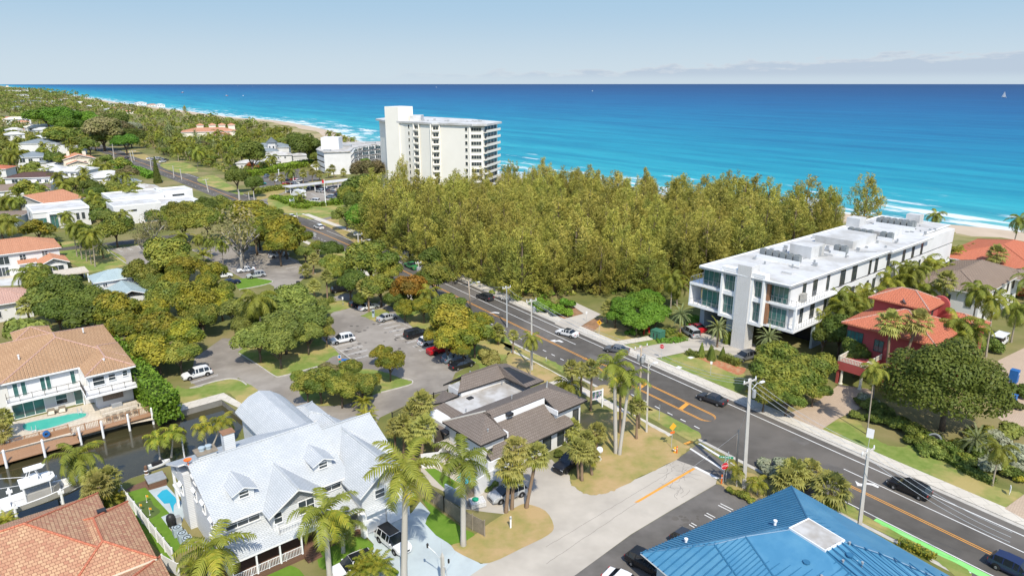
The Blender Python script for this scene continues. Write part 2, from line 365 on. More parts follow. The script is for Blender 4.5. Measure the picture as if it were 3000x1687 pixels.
e[0].position=stops[0][0]; e[0].color=C(*stops[0][1]); e[1].position=stops[-1][0]; e[1].color=C(*stops[-1][1])
for ps,c in stops[1:-1]: x=e.new(ps); x.color=C(*c)
mp3=t.n.new('ShaderNodeMapping'); mp3.inputs['Scale'].default_value=(.10,.022,1); t.l(mp.outputs[0],mp3.inputs[0])
f1=t.noise(mp3.outputs[0],1.0,8,.7)
surf=t.math('MULTIPLY',t.ramp(at.outputs['Fac'],85,2),.20)
foam=t.ramp(t.math('ADD',f1.outputs[0],surf),.63,.70)
mp4=t.n.new('ShaderNodeMapping'); mp4.inputs['Scale'].default_value=(.25,.03,1); t.l(mp.outputs[0],mp4.inputs[0])
cap=t.noise(mp4.outputs[0],.9,4,.6)
foam=t.math('MAXIMUM',t.math('MULTIPLY',foam,t.ramp(at.outputs['Fac'],120,60)),t.math('MULTIPLY',t.ramp(cap.outputs[0],.76,.79),.25))
mp5=t.n.new('ShaderNodeMapping'); mp5.inputs['Scale'].default_value=(.045,.0035,1); t.l(mp.outputs[0],mp5.inputs[0]); chop=t.noise(mp5.outputs[0],1.0,9,.72)
c0=t.mix(t.ramp(chop.outputs[0],.40,.60),rp.outputs[0],t.mix(1.0,rp.outputs[0],C(.3,.68,.80),'MULTIPLY'))
rip=t.noise(mp3.outputs[0],1.6,7,.7); c0=t.mix(t.ramp(rip.outputs[0],.42,.62),c0,t.mix(1.0,c0,C(.72,.86,.90),'MULTIPLY'))
t.l(t.mix(foam,c0,C(.60,.64,.64)),t.b.inputs['Base Color'])
wv=t.noise(mp4.outputs[0],3.0,5,.6); t.bump(wv.outputs[0],.35,.6)
sea=t.fin(.45,.04)
so=b.build('sea',sea,uv=False); so['kind']='structure'
a=so.data.attributes.new('shore','FLOAT','POINT'); a.data.foreach_set('value',[float(d) for _ in range(n) for d in ds])
so.location=(0,0,0)
def band(name,d0,d1,z,m,jit=0,ext=None):
    c=[p for p in cst if p.y>-340 and p.y<3500]; r=random.Random(3)
    aa=[p-NRM*d0 for p in c]; bb=[p-NRM*(d1+r.uniform(-jit,jit)) for p in c]
    mb=MB()
    for i in range(len(c)-1): mb.face([(aa[i].x,aa[i].y,z),(aa[i+1].x,aa[i+1].y,z),(bb[i+1].x,bb[i+1].y,z),(bb[i].x,bb[i].y,z)])
    o=mb.build(name,MT[m]); o['kind']='structure'
band('dune',11,52,.004,'dune',6)
band('beach',-5,13,.008,'sand',3)
# ---- the coast road: its centre line and marks by distance along it and offset to the right (east)
RC=smooth([Vector((x,y,0)) for x,y in [(105,-15),(79,22),(53,59),(8,123.3),(-47,202),(-80,245),(-154,338.5),(-238,441),(-325,545),(-480,725),(-800,1100)]],10,False)
RS=[0]
for i in range(1,len(RC)): RS.append(RS[-1]+(RC[i]-RC[i-1]).length)
def rp_(s,off):
    i=1
    while i<len(RS)-1 and RS[i]<s: i+=1
    tt=(s-RS[i-1])/(RS[i]-RS[i-1]); p=RC[i-1].lerp(RC[i],tt); d=(RC[i]-RC[i-1]).normalized()
    return p+Vector((d.y,-d.x,0))*off
def s_of(p):
    best=(1e9,0)
    for k in range(0,int(RS[-1]),2):
        q=rp_(k,0); dd=(q.x-p[0])**2+(q.y-p[1])**2
        if dd<best[0]: best=(dd,k)
    return best[1]
def strip(mb,s0,s1,o0,o1,z,step=6):
    k=max(1,int((s1-s0)/step)); pr=None
    for i in range(k+1):
        s=s0+(s1-s0)*i/k; a,c=rp_(s,o0),rp_(s,o1)
        if pr: mb.face([(pr[0].x,pr[0].y,z),(pr[1].x,pr[1].y,z),(c.x,c.y,z),(a.x,a.y,z)])
        pr=(a,c)
SE=RS[-1]-1
mb=MB(); strip(mb,0,SE,-6.0,7.7,.012); mb.build('road',MT['asph'])['kind']='structure'
mb=MB(); strip(mb,0,180,-6.6,-6.0,.010); strip(mb,0,330,7.7,8.35,.014); mb.build('gutter',MT['kerb'])['kind']='structure'
sX=s_of(P('L6',1420,160)); sY=s_of(P('L6',1800,360))
mb=MB()
for sa,sb in ((0,330),): strip(mb,sa,sb,8.35,10.6,.10)
strip(mb,sX+3,330,-9.9,-8.3,.016)
mb.build('pavement',MT['walk'])['kind']='structure'
mb=MB(); strip(mb,0,330,8.33,8.36,.10)
for i in range(80):
    a,c=rp_(i*4.1,8.34),rp_((i+1)*4.1,8.34); mb.face([(a.x,a.y,0),(c.x,c.y,0),(c.x,c.y,.10),(a.x,a.y,.10)])
mb.build('kerb',MT['kerb'])['kind']='structure'
# side street (concrete), its asphalt mouth, marks
flat('side_street',[P('L6',0,865),P('L6',450,645),P('L6',900,470),P('L6',1230,310),P('L6',1400,370),P('L6',1610,500),P('L6',1600,540),P('L6',1200,772),P('L6',800,1012),P('L6',260,1407),P('L6',-300,1800),P('L6',-900,1500)],.008,'conc')
flat('street_mouth',[P('L6',1225,310),P('L6',1360,215),P('L6',1420,165),P('L6',1830,440),P('L6',1800,480),P('L6',1640,495),P('L6',1400,372)],.011,'asph3')
flat('corner_lot',[P('L6',1605,540),P('L6',1690,560),P('L6',1900,700),P('L6',2000,660),P('L6',2300,800),P('L6',2000,1407),P('L6',800,1700),P('L6',-100,1700),P('L6',260,1407),P('L6',800,1015),P('L6',1200,775)],.010,'asph3')
W=MB(); O=MB(); G=MB()
strip(W,0,SE,6.25,6.42,.020); s60=s_of(P('K5',905,520))
strip(W,s60,s60+130,3.05,3.2,.020); sB=s_of(P('L7',560,50)); strip(W,0,sB,3.05,3.2,.020)
sW=s_of(P('L7',700,425)); strip(W,0,sW,-3.75,-3.6,.020); strip(W,0,s_of(P('L7',900,610)),-5.65,-5.5,.020)
s=sX+2
while s<SE-5: 
    if s<sX+60 or s>sX+60: strip(W,s,s+1,-3.8,-3.62,.020)
    s+=2.6 if s<300 else 6
s1=s_of(P('L7',1035,650)); strip(G,0,s1,-4.9,-3.85,.018)
s=0
while s<s1: strip(W,s,s+1.2,-5.15,-4.95,.020); s+=2.6
sM0,sM1=s_of(P('K5',2120,1160)),s_of(P('K5',1000,640)); sO0=s_of(P('L7',400,105))
for a in (-.22,.12):
    strip(O,0,sO0,a,a+.13,.020); strip(O,sM1,SE,a,a+.13,.020)
for sg in (-1,1):
    for a in (0,.28):
        for i in range(20):
            f=i/20; ff=(i+1)/20; w=lambda f: sg*min(1.55,(1-f)*4.0*1.55)
            sa,sb=sM0+(sM1-sM0)*f,sM0+(sM1-sM0)*ff
            p,q=rp_(sa,w(f)-a*sg),rp_(sb,w(ff)-a*sg); p2,q2=rp_(sa,w(f)-(a+.15)*sg),rp_(sb,w(ff)-(a+.15)*sg)
            O.face([(p.x,p.y,.02),(q.x,q.y,.02),(q2.x,q2.y,.02),(p2.x,p2.y,.02)] if sg>0 else [(p2.x,p2.y,.02),(q2.x,q2.y,.02),(q.x,q.y,.02),(p.x,p.y,.02)])
for a in (0,.28):
    for i in range(10):
        t0,t1=-pi/2+pi*i/10,-pi/2+pi*(i+1)/10
        q=[rp_(sM0-cos(tt)*1.5*(1),sin(tt)*(1.55-r)) for tt,r in ((t0,a),(t1,a),(t1,a+.15),(t0,a+.15))]
        O.face([(p.x,p.y,.021) for p in q])
for ss in (sM0+3.5,sM0+12.5):
    strip_pts=[rp_(ss,-1.2),rp_(ss+.7,-1.2),rp_(ss+1.4,1.2),rp_(ss+.7,1.2)]; O.face([(p.x,p.y,.019) for p in strip_pts][::-1])
def poly(mbx,pts,z): 
    v=[Vector((p[0],p[1],z)) for p in pts]
    for tt in geometry.tessellate_polygon([v]):
        q=[v[i] for i in tt]
        if (q[1]-q[0]).cross(q[2]-q[0]).z<0: q=q[::-1]
        mbx.face(q)
for A in ([('L7',755,212),('L7',800,240),('L7',840,245),('L7',880,232),('L7',960,245),('L7',1015,278),('L7',1000,290),('L7',940,262),('L7',880,252),('L7',850,258),('L7',870,275),('L7',780,268)],
          [('K5',680,475),('K5',735,465),('K5',725,475),('K5',770,470),('K5',810,488),('K5',790,492),('K5',755,482),('K5',722,485),('K5',740,495)],
          [('K5',100,215),('K5',160,205),('K5',205,212),('K5',200,220),('K5',150,215)]):
    poly(W,[P(*q) for q in A],.0205)
poly(W,px('L6',(1352,208),(1366,200),(1680,400),(1668,412)),.022); poly(W,px('L6',(1432,160),(1446,152),(1640,268),(1632,284)),.022); poly(W,px('L6',(1735,340),(1745,332),(1785,360),(1775,370)),.022)
poly(W,px('L6',(1390,382),(1412,372),(1632,482),(1612,494)),.022)
poly(O,px('L6',(830,712),(870,712),(1412,395),(1385,388)),.022); poly(O,px('L6',(1292,158),(1365,130),(1395,145),(1330,170)),.026)
for q in ((1620,740,1740,800,1765,790,1650,735),(1490,830,1570,872,1590,862,1515,825),(1345,922,1395,950,1420,940,1370,915)):
    for d in (0,16):
        e=px('L6',(q[0]+d*1.3,q[1]-d),(q[2]+d*1.3,q[3]-d),(q[2]+d*1.3+7,q[3]-d-4),(q[0]+d*1.3+7,q[1]-d-4)); poly(W,e,.018)
# stall lines of the car parks: pairs of thin lines
def stalls(k,a0,b0,a1,b1,n,z=.016,w=.1):
    A0,B0,A1,B1=P(k,*a0),P(k,*b0),P(k,*a1),P(k,*b1)
    for i in range(n):
        f=i/(n-1); a=A0.lerp(A1,f); c=B0.lerp(B1,f); d=(A1-A0).normalized()
        for e in (-.22,.22): poly(W,[a+d*(e-w/2),a+d*(e+w/2),c+d*(e+w/2),c+d*(e-w/2)],z)
stalls('K4',(1320,812),(1470,780),(1700,1055),(1860,1005),8); stalls('K4',(905,1018),(1115,970),(1058,1138),(1270,1085),4)
stalls('K4',(365,205),(470,190),(440,280),(545,262),3); stalls('K2',(200,880),(330,870),(330,860),(440,850),2)
stalls('L1',(1920,590),(2195,508),(1935,640),(2260,556),2); stalls('M2',(1910,495),(2000,545),(2240,450),(2310,490),3)
stalls('M3',(1290,745),(1420,800),(2270,640),(2400,690),6); stalls('M3',(0,555),(240,570),(20,600),(260,615),3)
W.build('white_marking',MT['lw'])['kind']='structure'; O.build('orange_marking',MT['lo'])['kind']='structure'; G.build('green_lane',MT['lg'])['kind']='structure'
# ---- car parks
LOTC=px('F',(560,850),(490,900),(478,960),(520,985),(600,950),(650,985),(715,1012),(752,1050),(850,1075),(905,1075),(945,1072),(955,1050),(1060,1000),(1125,985),(1145,938),(1195,912),(1180,872),(1090,820),(1000,780),(955,757),(935,775),(890,750),(860,770),(832,790),(835,830),(780,870),(700,860))
flat('car_park_asphalt',LOTC,.006,'asph2')
LOTB=px('F',(480,628),(600,612),(690,632),(750,655),(775,692),(735,724),(700,726),(660,705),(610,700),(550,668))
flat('car_park_asphalt',LOTB,.006,'asph2')
flat('car_park_asphalt',px('M2',(1745,515),(2420,430),(2560,560),(2400,760),(2060,740)),.006,'asph2')
flat('car_park_lane',px('F',(690,712),(735,724),(790,760),(870,738),(905,745),(890,765),(820,782),(760,775),(690,750)),.0065,'asph2')
flat('back_road',px('M2',(900,540),(900,490),(1500,420),(2300,325),(3100,240),(3100,300),(2450,390),(1550,465)),.007,'asph')
flat('hotel_car_park',px('K2',(470,905),(1130,800),(1150,990),(980,1000),(770,1010),(680,1010),(540,950)),.006,'asph2')
flat('hotel_car_park',px('K2',(90,800),(220,765),(560,690),(780,760),(760,800),(660,815),(440,868),(240,890)),.006,'asph3')
flat('hotel_drive',px('K2',(290,960),(180,990),(240,1010),(480,900),(460,890)),.007,'asph2')
flat('beach_drive',px('K2',(590,1190),(720,1170),(910,1130),(920,1150),(760,1195),(640,1215)),.009,'asph2')
# ---- lawns and planted ground
GR=[('L1',[(1780,620),(1900,650),(2250,560),(2410,560),(2576,650),(2576,720),(2430,800),(2260,690),(1700,840)],'grass'),
 ('K4',[(0,1060),(180,1190),(330,1290),(400,1295),(740,1205),(880,1110),(950,1090),(800,960),(700,900),(300,950)],'grass'),
 ('K4',[(560,1440),(640,1340),(960,1230),(1300,1240),(1560,1320),(1640,1345),(1600,1380),(1340,1449),(1000,1560),(700,1560)],'grass'),
 ('K4',[(780,660),(870,690),(1070,640),(1040,580),(740,610)],'grass'),('K4',[(1160,720),(1200,740),(1260,770),(1300,770),(1420,690),(1330,660)],'grass'),
 ('K4',[(0,380),(180,372),(290,385),(315,410),(180,445),(0,470)],'turf'),('K4',[(940,230),(1090,190),(900,60),(760,60)],'grass'),
 ('K4',[(1600,800),(1770,900),(2260,1190),(2060,1290),(2100,1310),(2400,1200),(2576,1000),(2300,780),(1700,600),(1450,640)],'grass'),
 ('M2',[(940,600),(1010,530),(1750,510),(2060,740),(1480,885),(1380,830),(1150,730)],'grass'),('M2',[(900,480),(900,400),(1400,370),(1400,410)],'grass'),
 ('K2',[(270,985),(330,950),(680,1010),(980,1010),(940,1080),(910,1130),(700,1168),(560,1140),(320,1075)],'grass'),
 ('K2',[(180,985),(300,960),(440,900),(340,890),(190,940)],'dry'),('K2',[(770,1195),(930,1160),(960,1230),(1160,1330),(1260,1420),(1180,1440),(900,1270)],'dry'),
 ('K5',[(960,350),(1000,310),(1150,260),(1300,300),(1530,440),(1290,495)],'dry'),('K5',[(1360,515),(1680,465),(1710,510),(1450,560)],'grass'),
 ('K5',[(1680,645),(1960,590),(2100,650),(2280,700),(2520,800),(2460,960),(2250,880)],'grass'),
 ('K5',[(210,480),(560,610),(800,720),(860,800),(600,680),(340,570)],'grass'),('K5',[(280,640),(330,590),(760,800),(740,860),(560,880),(300,720)],'dry'),
 ('K5',[(1100,930),(1250,900),(1600,1100),(1600,1130),(1250,1030)],'dry'),('K5',[(1440,1100),(1620,1100),(2070,1330),(2080,1410),(2000,1420),(1600,1190)],'grass'),
 ('L6',[(220,500),(280,580),(380,635),(480,640),(640,600),(900,465),(1220,310),(1350,200),(1290,160),(1000,0),(800,-120),(560,-140),(300,-100),(200,150),(440,280),(300,480)],'dry'),
 ('K8',[(665,670),(820,565),(1000,590),(1100,690),(1250,800),(1420,830),(1640,800),(1900,960),(2200,1170),(2600,1290),(2400,1420),(2050,1330),(1500,1070),(1200,900),(780,740)],'grass'),
 ('K8',[(420,430),(500,480),(700,380),(800,280),(650,340)],'dry'),
 ('L7',[(560,520),(700,480),(900,610),(1400,870),(2000,1200),(1850,1240),(1500,1000)],'grass'),('L6',[(1610,520),(1680,560),(1690,590),(1900,700),(2050,640),(2100,520),(1900,430),(1780,480)],'dry'),
 ('K1',[(1510,920),(1640,880),(1800,910),(1870,980),(1700,990)],'grass'),('K1',[(1860,1060),(2010,1010),(2150,1090),(2300,1180),(2200,1180)],'grass'),('K1',[(1180,800),(1280,780),(1430,850),(1380,870)],'dry')]
for k,pts,m in GR:
    q=[p+Vector((RND.uniform(-.16,.16),RND.uniform(-.16,.16),0)) for p in smooth([P(k,x,y) for x,y in pts],8)]; flat('lawn',q,.0235 if m!='soil' else .004,m)
flat('mulch_bed',smooth(px('K5',(540,170),(700,240),(780,275),(1000,230),(900,120),(760,100)),3),.024,'mulch'); flat('mulch_bed',smooth(px('K5',(955,340),(1000,310),(1150,260),(1180,300),(1060,400)),3),.025,'mulch')
flat('beach_path',px('K5',(720,320),(790,280),(1000,225),(860,130),(900,110),(1160,230),(960,350),(900,400)),.104,'conc')
flat('condo_walk',px('K5',(1270,490),(1640,430),(1650,470),(1350,520)),.104,'walk'); flat('condo_walk',px('K5',(640,880),(660,870),(790,840),(810,850),(690,900)),.027,'walk')
flat('condo_drive',px('K5',(1450,560),(1600,530),(1990,450),(2100,400),(2600,500),(2700,640),(2440,640),(2250,560),(1960,585),(1680,645)),.026,'stripe')
flat('condo_drive',px('K5',(1450,560),(1600,530),(1870,480),(1950,590),(1680,645)),.107,'conc')
flat('condo_flower_bed',smooth(px('K5',(1960,590),(2110,620),(2460,720),(2530,740),(2460,800),(2250,720),(2080,640)),3),.03,'pink')
flat('villa_drive',px('K8',(310,530),(480,480),(640,400),(830,250),(1100,290),(1160,330),(1140,420),(960,510),(830,565),(665,675)),.104,'paver')
flat('south_drive',px('K8',(2330,20),(2620,-120),(2900,300),(2640,640),(2440,640),(2330,560),(2380,330)),.03,'paver'); flat('south_drive',px('K8',(2576,1285),(2390,1420),(2576,1520),(2800,1400)),.104,'paver')
flat('white_house_drive',px('L5',(250,970),(760,740),(850,620),(960,740),(905,860),(1180,1090),(1500,1290),(1580,1290),(1380,1424),(1000,1700),(400,1700),(280,1424),(330,1190),(350,1080)),.012,'drive')
flat('house_forecourt',px('L4',(940,1090),(1200,1060),(1500,950),(1600,1060),(1670,1100),(1680,1180),(1790,1260),(1910,1290),(1449,1520),(1250,1570),(1200,1480),(900,1449),(690,1420),(690,1330),(800,1280)),.012,'conc')
flat('verge',smooth(px('L5',(1185,1095),(1450,970),(1600,850),(1900,670),(2010,650),(2200,720),(2290,880),(2230,980),(1950,1120),(1600,1280),(1400,1240)),3),.0235,'dry')
flat('verge',smooth(px('L5',(860,580),(1080,740),(1330,920),(1440,980),(1180,1085),(905,860),(960,740)),2),.025,'turf')
flat('house_lawn',px('L4',(300,1040),(400,1035),(650,1190),(530,1260),(440,1180)),.014,'turf'); flat('house_patio',px('L4',(250,900),(480,880),(690,1190),(560,1290),(280,1150)),.012,'conc')
flat('yard_turf',px('L2',(1180,620),(1370,570),(1600,815),(1520,850),(1600,960),(1770,1165),(1640,1210),(1590,1270),(1200,860)),.012,'turf'); flat('yard_deck',px('L2',(1150,610),(1240,560),(1560,430),(1575,550),(1400,600),(1370,570),(1180,625)),.016,'woodd')
flat('putting_green',smooth(px('L2',(1270,740),(1330,700),(1420,690),(1450,740),(1510,790),(1480,830),(1400,865),(1310,830)),3),.018,'green')
flat('pool_deck',px('L2',(1400,600),(1570,548),(1760,760),(1700,960),(1600,960),(1520,850),(1600,815)),.014,'drive'); flat('ac_pad',px('L2',(1600,960),(1660,900),(1850,1080),(1770,1165)),.014,'conc')
flat('front_lawn',smooth(px('L3',(1280,1230),(1540,1150),(1640,1180),(1680,1240),(1600,1340),(1400,1400),(1260,1380)),2),.026,'turf'); flat('front_lawn',smooth(px('L3',(860,1449),(1000,1370),(1080,1380),(1130,1420),(1150,1500),(900,1560)),2),.016,'turf')
flat('villa_patio',px('L1',(0,1230),(0,1000),(130,980),(870,800),(1260,800),(1430,760),(1560,780),(1540,960),(740,1110)),.012,'patio')
flat('terrace',px('M2',(-200,900),(100,890),(420,860),(1080,850),(1090,900),(900,960),(-200,1010)),.012,'patio')
flat('seawall_cap',px('L1',(1690,870),(1700,835),(2250,688),(2440,800),(2410,845),(2230,757),(1708,902)),.03,'walk'); flat('seawall_cap',[DL(17.4,-10.2),DL(17.4,-9.6),DL(6.5,-9.2),DL(-6,-9.0),DL(-44,-9.0),DL(-44,-9.6),DL(-4,-9.35)],.02,'walk')
def kerbline(pts,w=.2,h=.14,z=.0,close=False):
    mbx=MB(); n=len(pts)
    for i in range(n if close else n-1):
        a,c=pts[i],pts[(i+1)%n]; mbx.bar((a[0],a[1],z),(c[0],c[1],z),w,h)
    mbx.build('kerb',MT['kerb'])['kind']='structure'
kerbline(smooth(px('K4',(0,1080),(180,1190),(330,1290),(400,1297),(600,1245),(740,1205)),3,False)); kerbline(smooth(px('K4',(1340,1449),(1600,1382),(1640,1350),(1610,1328),(1560,1320)),3,False))
kerbline(px('K4',(1500,770),(1640,850),(1800,930))); kerbline(px('K4',(800,960),(900,1020),(1060,1140),(1100,1165))); kerbline(smooth(px('L1',(1910,645),(2250,555),(2400,560),(2480,610)),3,False))
kerbline(px('M2',(1745,515),(2060,740))); kerbline(px('M2',(1745,515),(2420,430))); kerbline(px('K4',(480,190),(590,250),(720,330))); kerbline(px('K4',(240,150),(140,180),(20,215)))
kerbline(smooth(px('K4',(0,480),(180,448),(315,412),(290,388),(180,372)),3,False))
b=MB(); r=random.Random(17)
for i in range(16):
    s=r.uniform(4,210); o=r.choice((-2.6,1.6,4.7))+r.uniform(-.3,.3); L=r.uniform(1.2,5); h=r.uniform(.5,1.3); q=[rp_(s,o-h),rp_(s+L,o-h),rp_(s+L,o+h),rp_(s,o+h)]; b.face([(p.x,p.y,.016) for p in q][::-1])
b.build('road_patch',MT['asph3'])['kind']='structure'
b=MB()
def blot(x,y,R,z):
    pts=[(x+cos(2*pi*i/9)*R*r.uniform(.6,1.3),y+sin(2*pi*i/9)*R*r.uniform(.6,1.3),z) for i in range(9)]; b.face(pts)
for k,x0,y0,x1,y1,n in (('K4',1330,830,1750,1040,22),('K4',930,1000,1200,1110,14),('K4',1000,760,1500,1000,14),('L6',1150,800,1600,1000,12),('K4',60,200,500,300,12)):
    for _ in range(n):
        p=P(k,r.uniform(x0,x1),r.uniform(y0,y1))
        if k=='L6' or inpoly(p.x,p.y,LOTC) or inpoly(p.x,p.y,LOTB): blot(p.x,p.y,r.uniform(.12,.45),.0125)
b.build('oil_stain',MT['asph'])['kind']='structure'
# ---------------------------------------------------------------- building kit
LM=[]
_wc={}
def win(H,x,y,z,w,h,a=-90,cols=2,rws=1,fm='trim',gm='glass',name='window',sill=True):
    k=(round(w,2),round(h,2),cols,rws,fm,gm,sill)
    if k not in _wc:
        f=MB(); t=.07 if w<2.5 else .09
        f.box(-w/2-t,-.09,-t,-w/2,.0,h+t); f.box(w/2,-.09,-t,w/2+t,.0,h+t); f.box(-w/2,-.09,h,w/2,.0,h+t); f.box(-w/2-.06,-.15 if sill else -.09,-t,w/2+.06,.0,0) if sill else f.box(-w/2,-.09,-t,w/2,0,0)
        for i in range(1,cols): xx=-w/2+w*i/cols; f.box(xx-.035,-.075,0,xx+.035,0,h)
        for i in range(1,rws): zz=h*i/rws; f.box(-w/2,-.07,zz-.03,w/2,0,zz+.03)
        p=MB(); p.face([(-w/2,-.03,0),(w/2,-.03,0),(w/2,-.03,h),(-w/2,-.03,h)])
        _wc[k]=(f.mesh('window',MT[fm]),p.mesh('pane',MT[gm]))
    o=obj(name,_wc[k][0],H,(x,y,z),radians(a+90)); obj('pane',_wc[k][1],o); return o
def door(H,x,y,z,w,h,a=-90,m='door',name='door',panels=2):
    b=MB(); b.box(-w/2,-.07,0,w/2,0,h)
    for i in range(panels):
        for j in (0,1):
            x0=-w/2+w*(j+.12)/2; x1=-w/2+w*(j+.88)/2; b.box(x0,-.10,h*(i+.12)/panels,x1,-.07,h*(i+.88)/panels)
    return b.build(name,MT[m],H) if False else _place(b,name,MT[m],H,x,y,z,a)
def _place(b,name,m,H,x,y,z,a):
    o=b.build(name,m,H); o.location=(x,y,z); o.rotation_euler=(0,0,radians(a+90)); return o
def hip(x0,y0,x1,y1,z,h):
    if x1-x0>=y1-y0:
        d=(y1-y0)/2; a,b=(x0+d,y0+d,z+h),(x1-d,y0+d,z+h)
        return [[(x0,y0,z),(x1,y0,z),b,a],[(x1,y0,z),(x1,y1,z),b],[(x1,y1,z),(x0,y1,z),a,b],[(x0,y1,z),(x0,y0,z),a]]
    d=(x1-x0)/2; a,b=(x0+d,y0+d,z+h),(x0+d,y1-d,z+h)
    return [[(x0,y0,z),(x1,y0,z),a],[(x1,y0,z),(x1,y1,z),b,a],[(x1,y1,z),(x0,y1,z),b],[(x0,y1,z),(x0,y0,z),a,b]]
def gab(x0,y0,x1,y1,z,h,axis='x'):
    if axis=='x': m=(y0+y1)/2; return [[(x0,y0,z),(x1,y0,z),(x1,m,z+h),(x0,m,z+h)],[(x1,y1,z),(x0,y1,z),(x0,m,z+h),(x1,m,z+h)]]
    m=(x0+x1)/2; return [[(x1,y0,z),(x1,y1,z),(m,y1,z+h),(m,y0,z+h)],[(x0,y1,z),(x0,y0,z),(m,y0,z+h),(m,y1,z+h)]]
def roof(H,polys,m,rib=0,rm=None,rw=.15,rh=.07,th=.2,fm='trim',caps=True,name='roof',capm=None):
    b=MB(); edges={}
    for pl in polys:
        q=[Vector(p) for p in pl]; n=(q[1]-q[0]).cross(q[2]-q[0]).normalized()
        if n.z<0: q=q[::-1]; n=-n
        b.face(q,0); lo=[p-Vector((0,0,th)) for p in q]; b.face(lo[::-1],1)
        for i in range(len(q)):
            j=(i+1)%len(q); b.face([lo[i],lo[j],q[j],q[i]],1)
            k=tuple(sorted((tuple(round(c,2) for c in q[i]),tuple(round(c,2) for c in q[j])))); edges[k]=edges.get(k,0)+1
        if rib and abs(n.z)<.995:
            t=Vector((0,0,1)).cross(n).normalized(); bb=n.cross(t); uv=[(p.dot(t),p.dot(bb)) for p in q]; o=n*q[0].dot(n)
            u0=min(a for a,_ in uv); u1=max(a for a,_ in uv); u=u0+rib*.5
            while u<u1:
                vs=[]
                for i in range(len(uv)):
                    (a,c),(d,e)=uv[i],uv[(i+1)%len(uv)]
                    if (a<=u)!=(d<=u): vs.append(c+(e-c)*(u-a)/(d-a))
                if len(vs)>=2 and max(vs)-min(vs)>.1:
                    p0=o+t*u+bb*min(vs); p1=o+t*u+bb*max(vs)
                    if rw>.1: # rounded roll
                        k=len(b.v); s=t*rw/2
                        for p in (p0,p1): b.v+= [tuple(p-s),tuple(p-s*.5+n*rh),tuple(p+s*.5+n*rh),tuple(p+s)]
                        for i in range(3): b.f.append((k+i,k+4+i,k+5+i,k+1+i)); b.m.append(2)
                        b.f.append((k,k+1,k+2,k+3)); b.m.append(2)
                    else: b.bar(p0,p1,rw,rh,2)
                u+=rib
    if caps:
        for (a,c),nn in edges.items():
            if nn>1: b.tube([Vector(a)+Vector((0,0,.02)),Vector(c)+Vector((0,0,.02))],.12,6,3)
    return b.build(name,[MT[m],MT[fm],MT[rm or m],MT[capm or m]],H)
def walls(H,boxes,m='white',name='wall',extra=None):
    b=MB()
    for q in boxes: b.box(q[0],q[1],q[4],q[2],q[3],q[5])
    if extra: 
        for f in extra: b.face(f); b.face(f[::-1])
    return b.build(name,MT[m],H)
def rail(H,pts,z,h=1.0,m='trim',sp=.16,r=.02,name='railing',post=1.6,glass=None,w=.06):
    b=MB()
    for i in range(len(pts)-1):
        a,c=Vector((*pts[i],z)),Vector((*pts[i+1],z)); L=(c-a).length; up=Vector((0,0,h))
        b.bar(a+up-Vector((0,0,.05)),c+up-Vector((0,0,.05)),w,.05); b.bar(a+Vector((0,0,.1)),c+Vector((0,0,.1)),w*.6,.04)
        k=max(1,int(L/post))
        for j in range(k+1): p=a.lerp(c,j/k); b.box(p.x-w*.6,p.y-w*.6,z,p.x+w*.6,p.y+w*.6,z+h+.03)
        if not glass:
            k=int(L/sp)
            for j in range(1,k): p=a.lerp(c,j/k); b.box(p.x-r,p.y-r,z+.1,p.x+r,p.y+r,z+h-.05)
        else:
            b.face([a+Vector((0,0,.12)),c+Vector((0,0,.12)),c+up*.93,a+up*.93],1); 
    return b.build(name,[MT[m],MT[glass or m]],H)
def house(name,label,o,ang,cat='house'):
    h=thing(name,label,cat,(o[0],o[1],0),radians(ang)); LM.append((label,o)); return h
def boxm(H,name,m,*q):
    b=MB()
    for x in q: b.box(*x)
    return b.build(name,MT[m],H)
def pipes(H,m,*pts,r=.08,h=.45,name='vent_pipe'):
    for x,y,z in pts:
        b=MB(); b.lathe([(r,-.2),(r,h),(r*1.5,h),(r*1.5,h+.12),(0,h+.12)],8,(0,0,0)); o=b.build(name,MT[m],H); o.location=(x,y,z)
# ---------------------------------------------------------------- A: blue metal roof
H=house('office_building','low office with ribbed bright blue metal hip roof and small white flat top',(12.7,57.2),31,'building')
A=[(0,0,3.6),(22.8,0,3.6),(22.8,-22,3.6),(0,-22,3.6)]
F0,F1,F2,F3=(12.3,-7.7,6.5),(14.9,-7.7,6.5),(14.9,-11.3,6.5),(12.3,-11.3,6.5)
N1=(5.6,-4.2,5.15); N2=(8.3,-5.6,5.9); S1=(5.6,-15,5.15)
roof(H,[[A[0],A[1],F1,F0,N2,N1],],'bluem',.42,'bluer',.09,.11,caps=False,th=.18)
roof(H,[[A[1],A[2],(17,-14,6.0),F2,F1]],'bluem',.75,'bluer',.075,.10,caps=False,th=.18)
roof(H,[[A[0],N1,(4.2,-8.6,4.7),(3.4,-22,4.4),A[3]]],'bluem',.75,'bluer',.075,.10,caps=False,th=.18)
roof(H,[[N1,N2,(6.6,-10.2,5.4),(5.0,-22,4.7),(3.4,-22,4.4),(4.2,-8.6,4.7)]],'bluem',.45,'bluer',.075,.09,caps=False,th=.18)
roof(H,[[N2,F0,F3,(11.2,-22,4.6),(5.0,-22,4.7),(6.6,-10.2,5.4)]],'bluem',.75,'bluer',.075,.10,caps=False,th=.18)
roof(H,[[F3,F2,(17,-14,6.0),A[2],(11.2,-22,4.6)]],'bluem',.75,'bluer',.075,.10,caps=False,th=.18)
b=MB()
